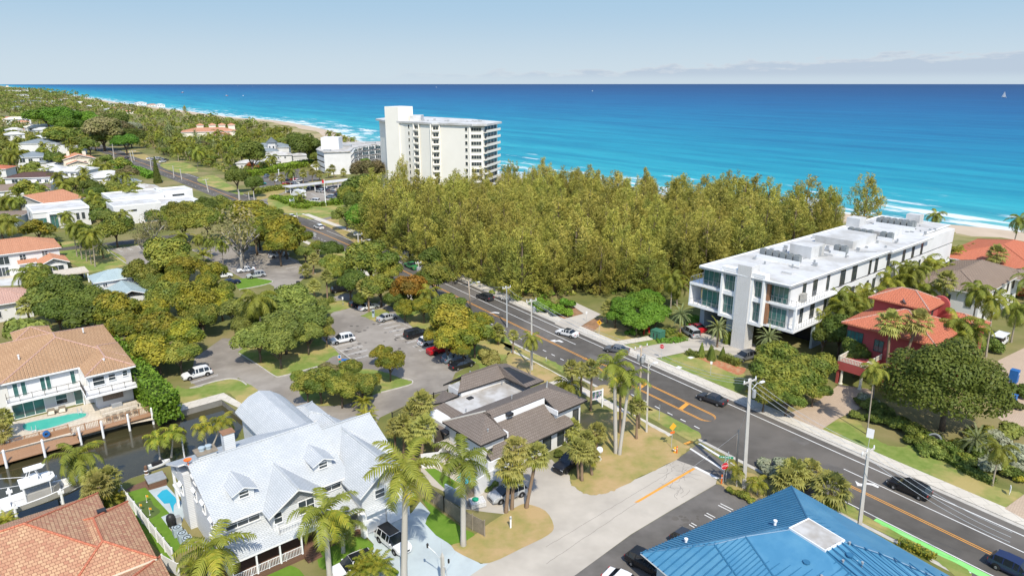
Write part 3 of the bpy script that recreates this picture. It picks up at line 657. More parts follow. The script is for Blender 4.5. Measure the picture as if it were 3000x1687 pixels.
for p,q in ((A[0],N1),(N1,N2),(N2,F0),(A[1],F1),(N1,(4.2,-8.6,4.7)),((4.2,-8.6,4.7),(3.4,-22,4.4)),(N2,(6.6,-10.2,5.4)),((6.6,-10.2,5.4),(5,-22,4.7)),(F2,(17,-14,6)),((17,-14,6),A[2]),(F3,(11.2,-22,4.6))): b.tube([p,q],.09,6)
b.build('ridge_cap',MT['bluer'],H)
boxm(H,'roof_deck','flatg',(12.2,-11.4,6.45,15.0,-7.6,6.62)); boxm(H,'parapet','trim',(12.1,-11.5,6.3,12.2,-7.5,6.68),(15,-11.5,6.3,15.1,-7.5,6.68),(12.2,-7.6,6.3,15,-7.5,6.68),(12.2,-11.5,6.3,15,-11.4,6.68))
walls(H,[(1.2,-21,21.8,-1.2,0,3.5)],'greyw'); win(H,1.2,-8,.6,2,2,180,3,1,'dark'); win(H,1.2,-4,.9,1.4,1.6,180,2,1,'dark')
pipes(H,'trim',(12.2,-5.9,5.9),(4.4,-1.7,4.1),r=.13); pipes(H,'bluer',(9.9,-11.2,5.75),(13.9,-12.8,6.0),r=.22,h=.3); pipes(H,'grey',(9.6,-13,5.5),(14,-14,5.8),(15.2,-11.9,6.1),(12.6,-13,5.9))
# ---------------------------------------------------------------- B: big white house
H=house('white_house','large white lap sided house with white shingle roof, dormers, porches and double garage',(-29.2,58.7),40)
walls(H,[(0,.5,14,15.2,0,5.85),(-.7,9.9,0,12.6,0,6.9),(-.7,12.6,0,15.4,4.9,5.8),(13.7,-3.6,19.6,11,0,5.5),(13.9,2,20,12,0,5.9),(10.2,13,16,23.4,0,5.6),(4.7,-1.3,10.2,3,3.2,5.8),(15.6,15.5,18.4,20,0,5.6)],'siding',
 extra=[[(0,.5,5.8),(0,15.2,5.8),(0,7.85,9.05)],[(13.7,-3.6,5.4),(19.6,-3.6,5.4),(16.65,-3.6,8.0)],[(4.7,-1.3,5.7),(10.2,-1.3,5.7),(7.45,-1.3,7.6)],[(20,2,5.8),(20,12,5.8),(20,7,8.2)],[(10.2,23.4,5.5),(16,23.4,5.5),(13.1,23.4,7.6)]])
roof(H,gab(-.5,-.2,14.2,15.9,5.75,3.4),'shingle',caps=True); roof(H,gab(13.1,-4.5,20.2,11.5,5.4,2.75,'y'),'shingle'); roof(H,gab(13.6,1.6,20.8,12.6,5.75,2.75),'shingle')
roof(H,gab(4.1,-2.1,10.8,4.6,5.65,2.1,'y'),'shingle'); 
ar=[(9.6,5.75),(10.4,6.55),(11.6,7.4),(13.05,7.85),(14.5,7.4),(15.7,6.55),(16.5,5.75)]
roof(H,[[(ar[i][0],8.2,ar[i][1]),(ar[i+1][0],8.2,ar[i+1][1]),(ar[i+1][0],24,ar[i+1][1]),(ar[i][0],24,ar[i][1])] for i in range(6)],'shingle',caps=False)
roof(H,hip(15.2,15,19,20.6,5.6,.5),'shingle')
for dx in (3.1,11.9):
    roof(H,gab(dx-1.35,1.3,dx+1.35,6.2,7.5,.62,'y'),'shingle',th=.12,caps=False,name='dormer_roof'); d=walls(H,[(dx-1.05,1.75,dx+1.05,5,6.2,7.6)],'siding','dormer',[[(dx-1.05,1.75,7.55),(dx+1.05,1.75,7.55),(dx,1.75,8.0)]]); win(H,dx,1.75,6.75,.95,.7,-90,1,2,'trim')
roof(H,[[(-.4,.5,4.15),(-.4,-3.1,3.15),(7.2,-3.1,3.15),(7.2,.5,4.15)]],'shingle',name='porch_roof'); roof(H,[[(7.2,-1.4,3.6),(7.2,-3.1,3.1),(13.6,-3.1,3.1),(13.6,.5,4.1),(10.3,.5,4.1),(10.3,-1.4,3.6)]],'shingle',name='porch_roof')
roof(H,[[(13.8,-3.6,3.35),(13.8,-4.4,2.95),(19.9,-4.4,2.95),(19.9,-3.6,3.35)]],'shingle',name='garage_canopy',th=.1)
boxm(H,'porch_floor','woodd',(-.3,-3,0,7,.45,.6),(8.6,-3,0,13.6,.45,.6)); b=MB()
for i in range(4): b.box(7.0,-3.0-.32*i,0,8.6,-2.68-.32*i,.58-.15*i)
b.box(7,-2.68,0,8.6,.45,.6); b.build('porch_steps',MT['woodd'],H)
b=MB()
for x in (-.2,2.2,4.6,6.9,8.7,11.2,13.5): b.box(x-.08,-2.98,.6,x+.08,-2.82,3.05)
b.box(-.7,15.1,0,-.45,15.4,5.0); b.build('porch_post',MT['trim'],H)
rail(H,[(-.2,.3),(-.2,-2.9),(6.9,-2.9)],.6); rail(H,[(8.7,-2.9),(13.5,-2.9)],.6); rail(H,[(5.0,-1.4),(5.0,-2.2),(9.6,-2.2),(9.6,-1.4)],3.35,.95); boxm(H,'balcony','trim',(4.9,-2.3,3.15,9.7,-1.3,3.35))
roof(H,[[(-1.1,9.6,8.41),(-.48,9.6,8.41),(-.48,15.9,5.76),(-1.1,15.9,5.76)]],'shingle',name='loggia_roof'); boxm(H,'loggia_floor','trim',(-.8,12.6,2.9,0,15.5,3.1)); rail(H,[(-.7,12.7),(-.7,15.1)],3.1)
for x,w,c in ((2.3,3.4,3),(12.1,2.2,2)): win(H,x,.5,4.45,w,1.0,-90,c,2,'trim')
win(H,8.4,-1.3,4.2,1.7,1.5,-90,2,2); win(H,5.3,-1.3,4.3,.8,1.2,-90,1,2); win(H,15.9,-3.6,4.0,1.15,1.0,-90,1,2); win(H,18.2,-3.6,4.0,1.15,1.0,-90,1,2); win(H,2.5,.5,1.0,2.2,1.6,-90,3,2); win(H,11.5,.5,1.2,1.6,1.6,-90,2,2)
for x in (15.2,18.1): door(H,x,-3.6,.1,2.5,2.3,-90,'trim','garage_door',4)
boxm(H,'garage_pier','trim',(13.4,-4.1,0,13.9,-3.4,2.9),(16.5,-3.9,0,16.8,-3.5,2.9))
for y,z,h,x in ((11.2,4.0,1.1,-.7),(8.6,4.2,1.1,0),(7.9,6.6,.8,0),(5.6,4.2,1.1,0),(3,3.6,1.0,0)): 
    win(H,x,y,z,.9,h,180,1,2); roof(H,[[(x-.05,y+.55,z+h+.35),(x-.05,y-.55,z+h+.35),(x-.32,y-.55,z+h+.1),(x-.32,y+.55,z+h+.1)]],'trim',th=.04,caps=False,name='awning')
win(H,0,2.4,.9,.8,1.3,180,1,2); door(H,0,4.4,.05,.9,2.1,180,'trim'); win(H,0,12.9,3.3,1.6,1.8,180,2,1); win(H,10.2,17.2,3.0,1.6,1.7,180,2,1); win(H,10.2,20.8,4.6,2.6,.7,180,3,1); win(H,10.2,16.4,.8,1.6,1.8,180,2,1)
b=MB(); b.box(3.7,8.8,7.5,4.9,9.8,10.7); b.build('chimney',MT['siding'],H); boxm(H,'chimney_cap','door',(3.6,8.7,10.7,5.0,9.9,10.82)); boxm(H,'chimney','siding',(.7,8.0,8,2.6,9.4,9.6)); boxm(H,'chimney_cap','woodf',(.55,7.85,9.6,2.75,9.55,9.75))
for x in (1.3,2.0):
    b=MB(); b.lathe([(.3,0),(.3,.3),(.36,.3),(.36,.42),(0,.5)],10); o=b.build('chimney_pot',MT['greyw'],H); o.location=(x,8.7,9.75)
b=MB(); b.lathe([(.02,0),(.45,.12),(.75,.35)],14); o=b.build('satellite_dish',MT['grey'],H); o.location=(-.75,2.2,2.6); o.rotation_euler=(radians(70),0,radians(-60)); b=MB(); b.lathe([(.05,0),(.05,.5)],6); b.lathe([(.02,.5),(.3,.55),(.42,.68)],12); o=b.build('satellite_dish',MT['org'],H); o.location=(-.45,7.7,9.1)
# ---------------------------------------------------------------- C: brown tiled modern house
H=house('tiled_house','white walled modern house with layered brown tile roofs and a grey flat middle roof',(-3.6,75.3),41)
BR=dict(m='brownt',fm='dark',th=.25)
z0,s=5.4,.42; zf=lambda y:z0+s*y
roof(H,[[(-.4,-.1,z0),(3.9,-.1,z0),(3.9,2.9,zf(3)),(3.3,4,zf(4.1)),(3.7,4,zf(4.1))]],**BR); 
roof(H,[[(13,-.1,z0),(18.8,-.1,z0),(14.7,4,zf(4.1)),(13,4,zf(4.1))]],**BR)
roof(H,[[(3.9,2.75,zf(2.85)),(13,2.75,zf(2.85)),(13,4,zf(4.1)),(3.6,4,zf(4.1)),(3.9,3.4,zf(3.5))]],caps=False,**BR)
roof(H,[[(18.8,-.1,z0),(18.8,8.1,z0),(14.7,4,zf(4.1))],[(18.8,8.1,z0),(-.4,8.1,z0),(3.7,4,zf(4.1)),(14.7,4,zf(4.1))],[(-.4,8.1,z0),(-.4,-.1,z0),(3.7,4,zf(4.1))]],capm='walk2',**BR)
roof(H,[[(.6,-.9,3.2),(15.3,-.9,3.2),(12.8,2.6,5.75),(4.15,2.6,5.75)],[(.6,-.9,3.2),(4.15,2.6,5.75),(3.9,.0,3.9),(.6,.0,3.85)],[(15.3,-.9,3.2),(15.3,.0,3.85),(13,.0,3.9),(12.8,2.6,5.75)]],caps=False,**BR)
boxm(H,'fascia','trim',(3.92,2.62,5.3,13,2.78,6.5),(3.92,-.05,4.9,4.12,2.62,5.62),(12.85,-.05,4.9,13,2.62,5.62))
boxm(H,'flat_roof','flatg',(4.4,8.1,3.9,15.4,14.4,4.25)); roof(H,[[(4.4,8,4.3),(4.4,14.4,4.3),(1.2,15.5,3.2),(.2,8.2,3.2)]],caps=False,**BR)
roof(H,[[(6.8,14.3,5.1),(15.6,13.9,5.1),(15.6,16,6.6),(8.8,16,6.6)],[(6.8,18,5.1),(8.8,16,6.6),(15.6,16,6.6),(19,18,5.1)]],**BR); roof(H,[[(15.5,9.2,5.1),(19.2,9.2,5.1),(19.2,18,5.1),(15.6,16,6.6)],[(15.5,9.2,5.1),(15.6,16,6.6),(15.4,14,5.1)]],caps=False,**BR)
roof(H,[[(4.3,14.6,4.3),(7.2,14.6,4.5),(7.2,18.5,3.8),(3.4,17,3.3)]],caps=False,**BR)
walls(H,[(.3,.5,3.85,7.5,0,5.2),(13.05,.5,18,7.5,0,5.2),(3.85,2.8,13.05,7.5,0,5.6),(1.2,0,15,2.6,0,3.0),(1,7.5,17.8,14.2,0,3.8),(7.4,14.3,18.3,17.5,0,5.0)],'white',extra=[[(7.4,17.5,4.9),(7.4,14.3,4.9),(8.4,16,5.9)]])
win(H,7.4,16,2.6,1,1.5,180,1,1,'dark'); 
for x,w in ((11,1.4),(13.6,1.1)): win(H,x,0,.4,w,2.1,-90,1,1,'dark')
win(H,5,0,.8,1.3,1.4,-90,1,1,'dark'); win(H,8.4,0,.8,1.3,1.4,-90,1,1,'dark'); win(H,17,.5,2.6,1,1.7,-90,1,1,'dark'); win(H,18,3,1.0,1.5,2.6,0,2,1,'dark'); win(H,1.2,1.4,.6,1.2,2.2,180,2,1,'dark'); win(H,.3,5,2.6,1.6,1.8,180,2,1,'dark')
boxm(H,'skylight','dark',(5.9,2.0,6.25,6.8,2.75,6.62),(7.6,12.7,4.2,8.5,13.4,4.42)); pipes(H,'grey',(9.5,5.5,6.5),(14.5,13.5,4.2),(5,10,4.2),(1.8,1.2,5.8),(11,16.8,5.9))
boxm(H,'entry_wall','white',(.3,-1.2,0,2.6,-.9,3.2),(-.2,-1.2,0,.3,1.8,3.3))
# ---------------------------------------------------------------- D: tan tiled villa
H=house('waterfront_villa','white two storey villa with tan barrel tile hip roof, wraparound balcony and pool',(-74.3,91),40)
TT=dict(m='tan',rib=.46,rw=.22,rh=.085,fm='trim',th=.25,capm='pinkt')
roof(H,hip(0,0,16.6,19.4,6.2,2.85),**TT); roof(H,hip(9.9,-4.8,16.7,8,6.18,1.25),**TT); roof(H,hip(3.3,19.3,9,25,6.2,1.3),**TT); roof(H,hip(-12,3,2,14,5.6,1.8),**TT)
walls(H,[(.7,.7,9.7,18.6,0,6.0),(9.7,-.2,16,18.6,0,6.0),(10.4,-4.1,16,0,2.9,6.0),(11,-3.2,16,0,0,3),(3.9,20,8.4,24.4,3,6.1),(-11,4,.7,13,0,5.4)],'white')
boxm(H,'balcony','trim',(.2,-1.1,3.0,9.8,.7,3.35),(9.4,-5.9,3.0,16.5,-4.1,3.35),(9.4,-4.1,3.0,10.4,-1.1,3.35))
rail(H,[(.3,.6),(.3,-1.0),(9.5,-1.0),(9.5,-5.8),(16.4,-5.8),(16.4,-4.2)],3.35,1.0,'brz',.14,.012,post=1.5,w=.05)
for x in (1.6,2.6,5.0,5.7,8.9): win(H,x,.7,3.5,.55,2.1,-90,1,1,'trim','glassg',sill=False)
win(H,11.6,-4.1,4.2,1.5,1.3,-90,1,2); win(H,13.4,-4.1,4.5,.9,.9,-90,1,2); win(H,15.2,-4.1,4.7,.6,.8,-90,1,2); win(H,10.4,-2.6,4,.5,1.6,180,1,1,'trim','glassg')
win(H,2.7,.7,.1,3.9,2.35,-90,3,1,'trim','glassg',sill=False); win(H,6.9,.7,.8,1.4,1.4,-90,1,2); win(H,9.1,.6,.1,1.0,2.3,-90,1,1,'trim','glassg'); win(H,9.7,-.9 if 0 else .3,.1,1.2,2.2,180,1,1,'trim','glassg'); win(H,11,-1.6,.1,1.8,2.2,180,2,1,'trim','glassg',sill=False)
pipes(H,'trim',(12.6,12,8.0),(13,-2.2,6.9),(3,6,7.6),r=.11)
# ---------------------------------------------------------------- E: orange tiled roof
H=house('orange_tile_house','house under blended orange and yellow tile roof in the near left corner',(-30,54),40)
OT=dict(m='orange',rib=0,fm='cream',th=.22,capm='coral')
roof(H,hip(-27,6.3,-4.4,20.3,4.1,3.1),**OT); roof(H,hip(-9.6,4.7,-2.1,17,3.75,1.6),**OT); roof(H,hip(-13,-6,-1.7,5.4,3.3,1.9),**OT)
walls(H,[(-26,7.2,-5.2,19.4,0,4),(-9,5.4,-2.9,16.3,0,3.6),(-12.4,-5.4,-2.4,5,0,3.2)],'cream'); boxm(H,'skylight','dark',(-5.3,14.3,4.9,-4.5,15,5.15))
# ---------------------------------------------------------------- F: white condominium
H=house('condominium','long white flat roofed condominium raised on a dark carport, stone tower at its front',(42.5,121.8),-50,'apartment building')
walls(H,[(-7.8,1.2,9.2,80,10.3,13.7),(-7.8,1.2,9.2,80,5.9,9.9),(-8.5,61,7.5,80.5,0,14)],'white'); boxm(H,'floor_slab','trim',(-11.3,.2,9.85,-3.9,12,10.3),(-11.3,.2,5.45,-3.9,14,5.9),(4.2,.6,9.85,10.8,16,10.3),(4.2,.6,5.45,10.8,18,5.9),(-3.9,1.2,5.45,4.2,80,5.9),(-8,12,5.45,9.4,80,5.9))
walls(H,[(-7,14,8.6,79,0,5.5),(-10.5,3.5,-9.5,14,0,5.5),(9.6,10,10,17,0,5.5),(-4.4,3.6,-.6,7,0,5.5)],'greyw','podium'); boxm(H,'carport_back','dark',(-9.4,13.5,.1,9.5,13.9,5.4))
b=MB(); b.prism([(-8.4,-.7),(9.7,-.2),(9.9,40),(10.5,40),(10.5,62.5),(7.6,62.5),(7.6,81),(-8.8,81),(-8.8,-.7)],13.75,14.15); b.build('roof_slab',MT['flat'],H)
b=MB()
for p,q in (((-8.4,-.7),(9.7,-.2)),((9.7,-.2),(9.9,40)),((10.4,40),(10.4,62.5)),((7.6,62.5),(7.6,81)),((7.6,81),(-8.8,81)),((-8.8,81),(-8.6,-.7))): b.bar((*p,14.14),(*q,14.14),.35,.16)
b.build('parapet',MT['trim'],H)
boxm(H,'stone_tower','stone',(-.5,-.6,0,2.3,2.2,16.2)); boxm(H,'tower_top','flat',(-.3,-.4,16.2,2.1,2.0,16.22))
def frame(x0,x1,y):
    t=.45; boxm(H,'window_box','trim',(x0,y-.9,5.3,x0+t,y+.6,15.1),(x1-t,y-.9,5.3,x1,y+.6,15.1),(x0+t,y-.9,14.4,x1-t,y+.6,15.1),(x0+t,y-.9,5.3,x1-t,y+.6,5.9),(x0+t,y-.6,9.7,x1-t,y+.6,10.5))
    for z in (6.0,10.6): win(H,(x0+x1)/2,y-.02,z,x1-x0-2*t-.2,3.4,-90,3,2,'grey','glassg')
    boxm(H,'infill','greyw',(x0+t,y,5.9,x1-t,y+.3,14.4))
frame(-4.0,-.5,.5); frame(2.3,5.0,.5)
for x0,x1 in ((-8.9,-4.1),(5.1,9.0)):
    for z in (5.95,10.35): win(H,(x0+x1)/2,2.8 if z>10 or x0>0 else 1.2,z,x1-x0-.3,3.2,-90,4,1,'grey','glassg',sill=False) if False else win(H,(x0+x1)/2,1.19,z,x1-x0-.3,3.3,-90,4,1,'grey','glassg',sill=False)
boxm(H,'wood_panel','door',(-4.6,.5,5.9,-4.1,1.15,9.85),(-4.6,.5,10.3,-4.1,1.15,13.7),(5.05,.5,5.9,5.6,1.15,9.85),(5.05,.5,10.3,5.6,1.15,13.7))
boxm(H,'end_wall','trim',(-11.3,.3,5.9,-11,4,9.85),(10.4,.7,5.9,10.8,1.2,9.85),(-4.0,-.2,5.4,-3.8,.4,13.8))
for z in (5.9,10.3): 
    rail(H,[(-11.1,9),(-11.2,.35),(-4.1,.35)],z,1.1,'grey',sp=99,post=.9,w=.05); rail(H,[(5.1,.75),(10.7,.75),(10.7,12)],z,1.1,'grey',sp=99,post=.9,w=.05)
for y,w in ((6,1),(10,1.4),(15,.9),(21,1.9),(26,1.9),(33,.8),(36,1.2),(42,1.3),(50,1.2),(55,1.2),(60,1)):
    for z in (5.95,10.4): win(H,9.2,y,z,w,3.0,0,2 if w>1.2 else 1,1,'brz','glass')
for y in (4,12,20,30,40,50): win(H,-7.8,y,10.6,2,2.6,180,2,1,'grey','glass')
boxm(H,'patio_heater','walk2',(8.6 if 0 else 9.5,4.2,10.3,10.2,5.4,11.9))
for n_,q in enumerate(((-2.2,21,14.1,2.4,26.5,16.6),(-4.6,36.5,14.1,3.7,48,15.8),(-3,52,14.1,4.5,60,15.6),(-8.6,60,14.1,-5.4,63.5,16.4),(-1.5,77.6,14.1,1.8,80,16.2),(4.0,7,14.1,6.0,8.6,14.5),(-7,40,14.1,-5.5,44,15))): boxm(H,'penthouse','flat',q)
door(H,2.4,24.8,14.15,1,2.1,0,'grey')
for (x0,x1,y,rows_) in ((-4.6,3.6,15.2,1),(3.5,5.5,30,1),(-3,1.5,50.3,1),(4.0,6.2,51,1),(-4,4.5,68,2)):
    boxm(H,'screen_wall','trim',(x0-.8,y-1.2,14.1,x1+.2,y-1.1,15.0))
    xx=x0
    while xx<x1:
        for rr in range(rows_):
            b=MB(); b.box(-.58,-.58,.35,.58,.58,1.75); b.lathe([(.5,1.76),(.5,1.9),(.38,1.9),(.38,1.78)],12); b.box(-.42,-.42,.0,-.36,.42,.25); b.box(.36,-.42,0,.42,.42,.25)
            o=b.build('condenser',MT['acm'],H); o.location=(xx,y+1.5*rr,14.15)
        xx+=1.45
r=random.Random(5)
for i in range(60):
    x,y=r.uniform(-7,8),r.uniform(8,74); h=r.uniform(.25,.8); w=r.uniform(.14,.42); boxm(H,'roof_vent','grey',(x-w,y-w*.6,14.1,x+w,y+w*.6,14.15+h))
for i in range(12):
    x,y=r.uniform(-6,6),r.uniform(12,70); b=MB(); b.bar((x,y,14.25),(x+r.uniform(-3,3),y+r.uniform(-4,4),14.25),.12,.12); b.build('pipe',MT['grey'],H)
# ---------------------------------------------------------------- G: coral villa
H=house('coral_villa','coral pink stucco villa with bright coral tile roofs and arched portico',(60.4,106.5),40)
CT=dict(m='coral',rib=.42,rw=.2,rh=.08,fm='coral',th=.22,capm='pinkt')
roof(H,hip(-.4,-9.2,13.8,5.6,8.9,2.6),**CT); roof(H,hip(6.6,-5.2,14.2,4.6,12.2,1.9),**CT); roof(H,hip(12.6,-11,19,-3,8.9,1.4),**CT)
walls(H,[(.5,-8.4,13,4.8,0,8.8),(7.4,-4.4,13.4,3.8,8.5,12.1),(12.8,-10.4,18.4,-3.6,0,8.8)],'redw')
b=MB(); pts=[(13.6,-6.6),(13.6,-2.4)]; 
for i in range(10):
    t0=pi*i/10; t1=pi*(i+1)/10
    b.face([(13.9,-4.5+1.5*cos(t0),9),(13.9,-4.5+1.5*cos(t1),9),(13.9,-4.5+1.5*cos(t1),11.6+1.6*sin(t1)),(13.9,-4.5+1.5*cos(t0),11.6+1.6*sin(t0))][::-1]); b.face([(13.4,-4.5+1.5*cos(t0),9),(13.4,-4.5+1.5*cos(t1),9),(13.4,-4.5+1.5*cos(t1),11.6+1.6*sin(t1)),(13.4,-4.5+1.5*cos(t0),11.6+1.6*sin(t0))]); b.face([(13.4,-4.5+1.5*cos(t0),11.6+1.6*sin(t0)),(13.4,-4.5+1.5*cos(t1),11.6+1.6*sin(t1)),(13.9,-4.5+1.5*cos(t1),11.6+1.6*sin(t1)),(13.9,-4.5+1.5*cos(t0),11.6+1.6*sin(t0))])
b.box(13.4,-7.6,8.9,13.9,-6,10.3); b.build('parapet',MT['redw'],H)
boxm(H,'portico','redw',(-5.8,-1.4,3.2,.5,3.0,4.0),(-5.8,-1.3,2.6,-5.4,3,3.2),(-5.6,2.6,0,-4.8,3,3.2),(-1,-1.3,0,.4,-.8,3.2))
b=MB()
for x,y in ((-5.4,2.2),(-5.3,-.9),(-1.6,-1)): b.lathe([(.34,0),(.34,.2),(.24,.25),(.2,2.3),(.32,2.45),(.32,2.65)],12,(x,y,0))
b.build('column',MT['cream'],H); rail(H,[(.4,2.9),(-5.7,2.9),(-5.7,-1.3),(.4,-1.3)],4.0,.9,'cream',.24,.06,'balustrade',2.2,w=.14)
for y,z,w,h,c in ((3.4,5.3,2.6,2.2,4),(-.6,5.2,1.4,1.9,2),(-2.2,1,1,2,1)): win(H,.5,y,z,w,h,180,c,1,'brz','glassg')
for y in (-4.4,-6.6): win(H,.5,y,4.6,1.0,2.2,180,1,2,'brz'); win(H,.5,y,.4,1,2.2,180,1,2,'brz')
for x in (3,7,11): win(H,x,-8.4,5.2,1.2,1.8,-90,2,1,'brz')
win(H,10.6,-4.4,10.2,.6,1.3,-90,1,1,'brz'); win(H,15.5,-10.4,5,1.2,1.6,-90,2,1,'brz')
for y in (.9,): door(H,.45,y,.1,2.6,2.4,180,'door','garage_door',4)
b=MB(); b.lathe([(.02,0),(.4,.1),(.6,.3)],14); o=b.build('satellite_dish',MT['grey'],H); o.location=(6.9,-1.0,12.6); o.rotation_euler=(radians(55),0,radians(30))
# ---------------------------------------------------------------- H
H=house('brown_roof_villa','long white house with grey brown tile hip roof right of the condominium',(93.2,136),40)
roof(H,hip(-.8,-4.7,27,9.4,7,2.6),'brown2',.46,rw=.2,rh=.06); walls(H,[(0,-3.9,26,8.6,0,6.9)],'white'); roof(H,hip(20,-7,29,-1,6.6,1.2),'brown2')
for y in (-2,2,6): win(H,0,y,3.8,1.2,1.8,180,2,1,'grey')
for x in (4,9,13,18,22): win(H,x,-3.9,4.1,1.1,1.7,-90,2,1,'brz'); win(H,x,-3.9,.9,1.1,1.7,-90,2,1,'brz')
boxm(H,'balcony','trim',(6,-5,3.2,11,-3.9,3.4)); rail(H,[(6,-4.9),(11,-4.9)],3.4)
H=house('coral_roof_house','house with wide coral tile roof at the right edge near the beach',(124.7,169.5),40)
roof(H,hip(-14,-12,16,10,6.3,3.2),'coral',.5,rw=.2,rh=.06); walls(H,[(-13,-11,15,9,0,6.2)],'cream')
# ---------------------------------------------------------------- hotel tower and its curved wing
H=house('hotel_tower','tall cream white tower block with stepped curved front beside the sea',(-47.9,311.8),0,'apartment building')
def toL(h,p): 
    a=h.rotation_euler.z; dx,dy=p[0]-h.location.x,p[1]-h.location.y; return (dx*cos(a)+dy*sin(a),-dx*sin(a)+dy*cos(a))
fp=[toL(H,q) for q in ((-47.9,312),(-43.5,307.8),(-40.2,304.5),(-34.2,299.2),(-31.5,299.6),(-18.2,291.6),(-17.9,291),(-12,291),(-6.5,309),(-20,330),(-42,352),(-60,346),(-63,333),(-56,318))]
b=MB(); b.prism(fp,0,31.3); b.build('wall',MT['hotel'],H)
cx=sum(p[0] for p in fp)/len(fp); cy=sum(p[1] for p in fp)/len(fp)
b=MB(); b.prism([(cx+(p[0]-cx)*1.07,cy+(p[1]-cy)*1.07) for p in fp],31.3,32.1); b.build('roof',MT['flat'],H)
t0=toL(H,(-57.5,318)); b=MB(); b.prism([t0,(t0[0]+6.8,t0[1]-4.6),(t0[0]+12.5,t0[1]+1.5),(t0[0]+6,t0[1]+8)],0,38.2); b.build('stair_tower',MT['hotel'],H)
boxm(H,'penthouse','flat',(2,4,32,7,14,34.3),(-3,18,32,2,24,33.5))
r=random.Random(4)
for i in range(14): x,y=r.uniform(2,36),0; y=-x*.5+r.uniform(4,14); boxm(H,'roof_vent','grey',(x,y,32.1,x+r.uniform(.5,1.2),y+.8,32.1+r.uniform(.4,1)))
def along(p,q,f): return (p[0]+(q[0]-p[0])*f,p[1]+(q[1]-p[1])*f)
def nang(p,q): return math.degrees(atan2(q[1]-p[1],q[0]-p[0]))-90
segs=[(0,1,.5,1.0,1),(1,2,.5,2.2,2),(3,4,.55,2.2,2),(4,5,.93,1.2,1),(6,7,.5,4.2,4)]
for i,j,f,w,c in segs:
    x,y=along(fp[i],fp[j],f)
    for k in range(11): win(H,x,y,.6+2.85*k,w,1.45,nang(fp[i],fp[j]),c,1,'hotel','glass')
for k in range(11):
    for f in (.18,.40,.62,.84): x,y=along(fp[7],fp[8],f); win(H,x,y,.5+2.85*k,3.4,1.8,nang(fp[7],fp[8]),4,1,'grey','glass',sill=False)
b=MB()
for k in range(11):
    z=2.85*k
    for (p,q) in ((fp[7],fp[8]),):
        d=Vector((q[0]-p[0],q[1]-p[1],0)).normalized(); nn=Vector((d.y,-d.x,0))*1.5; P0=Vector((*p,z)); Q0=Vector((*q,z)); 
        b.prism([tuple(P0)[:2],tuple(P0+nn)[:2],tuple(Q0+nn)[:2],tuple(Q0)[:2]],z-.1,z+.12); b.bar(P0+nn,Q0+nn,.12,1.0)
b.build('balcony',MT['hotel'],H)
b=MB()
for i,j in ((1,2),(3,4)):
    p,q=fp[i],fp[j]; d=Vector((q[0]-p[0],q[1]-p[1],0)).normalized(); nn=Vector((d.y,-d.x,0))
    for k in range(11):
        m_=Vector((*along(p,q,.5),2.85*k+.3)); b.prism([tuple(m_-d*1.5)[:2],tuple(m_-d*1.5+nn*1.0)[:2],tuple(m_+d*1.5+nn*1.0)[:2],tuple(m_+d*1.5)[:2]],2.85*k-.1,2.85*k+.5)
    for e in (-1.9,1.9): m_=Vector((*along(p,q,.5),0)); b.box((m_+d*e).x-.25,(m_+d*e+nn*.4).y-.5,0,(m_+d*e).x+.25,(m_+d*e+nn*.4).y+.5,31.3)
b.build('balcony_column',MT['hotel'],H)
H=house('hotel_wing','low curved cream white hotel wing with banded balconies left of the tower',(-102.7,378),0,'apartment building')
cin=[(-89,381),(-90.5,392),(-92,402),(-89.5,414),(-84,425),(-76,434),(-68,438)]; cout=[(-84,450),(-96,447),(-106,440),(-111,428),(-113.5,412),(-111,394),(-109,390),(-102.7,378)]
inn=[toL(H,q) for q in cin]; fpw=inn+[toL(H,q) for q in cout]
b=MB()
for k in range(4): b.prism(fpw,3*k+1.0,3*k+3.0)
b.build('wall',MT['white'],H); b=MB(); c0=(sum(p[0] for p in fpw)/len(fpw),sum(p[1] for p in fpw)/len(fpw))
b.prism([(c0[0]+(p[0]-c0[0])*.985,c0[1]+(p[1]-c0[1])*.985) for p in fpw],0,12.0); b.build('window_band',MT['brz'],H)
b=MB(); b.prism([(c0[0]+(p[0]-c0[0])*1.02,c0[1]+(p[1]-c0[1])*1.02) for p in fpw],12.0,12.5); b.build('roof',MT['flatg'],H)
b=MB(); b.prism([(0,0),(13.9,2.9),(13.6,3.6),(-.3,.8)],0,11.95); b.build('end_wall',MT['white'],H)
for i in range(6):
    p,q=inn[i],inn[i+1]
    for k in range(4):
        for f in (.25,.75): x,y=along(p,q,f); win(H,x,y,3*k+.9,5.2,2.0,nang(p,q),4,1,'trim','glass')
    for z in (3.0,6.0,9.0): rail(H,[(p[0]+1.1,p[1]-.6),(q[0]+1.1,q[1]-.6)],z,.9,'trim',99,post=2.4)
    rail(H,[(p[0]+1.1,p[1]-.6),(q[0]+1.1,q[1]-.6)],11.6,.5,'trim',99,post=2.4,w=.4)
boxm(H,'lift_tower','white',(-5,14,12,5,23,19)); boxm(H,'roof_fitting','grey',(-1,3,12.5,3,4.5,13.4),(2,30,12.5,8,33,13.6),(12,52,12.5,18,55,13.5))
# carport
a0,a1=P('K2',440,862,3.0),P('K2',1130,782,3.0); d=(a1-a0).normalized(); 
H=thing('carport','long white flat carport roof on white posts in the hotel car park','carport',(a0.x,a0.y,0),atan2(d.y,d.x)); L=(a1-a0).length
boxm(H,'roof','flat',(0,-3.2,2.8,L,3.0,3.15)); b=MB()
for i in range(7): b.box(1+i*(L-2)/6-.15,-2.4,0,1+i*(L-2)/6+.15,-2.1,2.8); b.box(1+i*(L-2)/6-.15,1.9,0,1+i*(L-2)/6+.15,2.2,2.8)
b.build('post',MT['trim'],H); LM.append(('hotel carport',(a0.x+15,a0.y+15)))
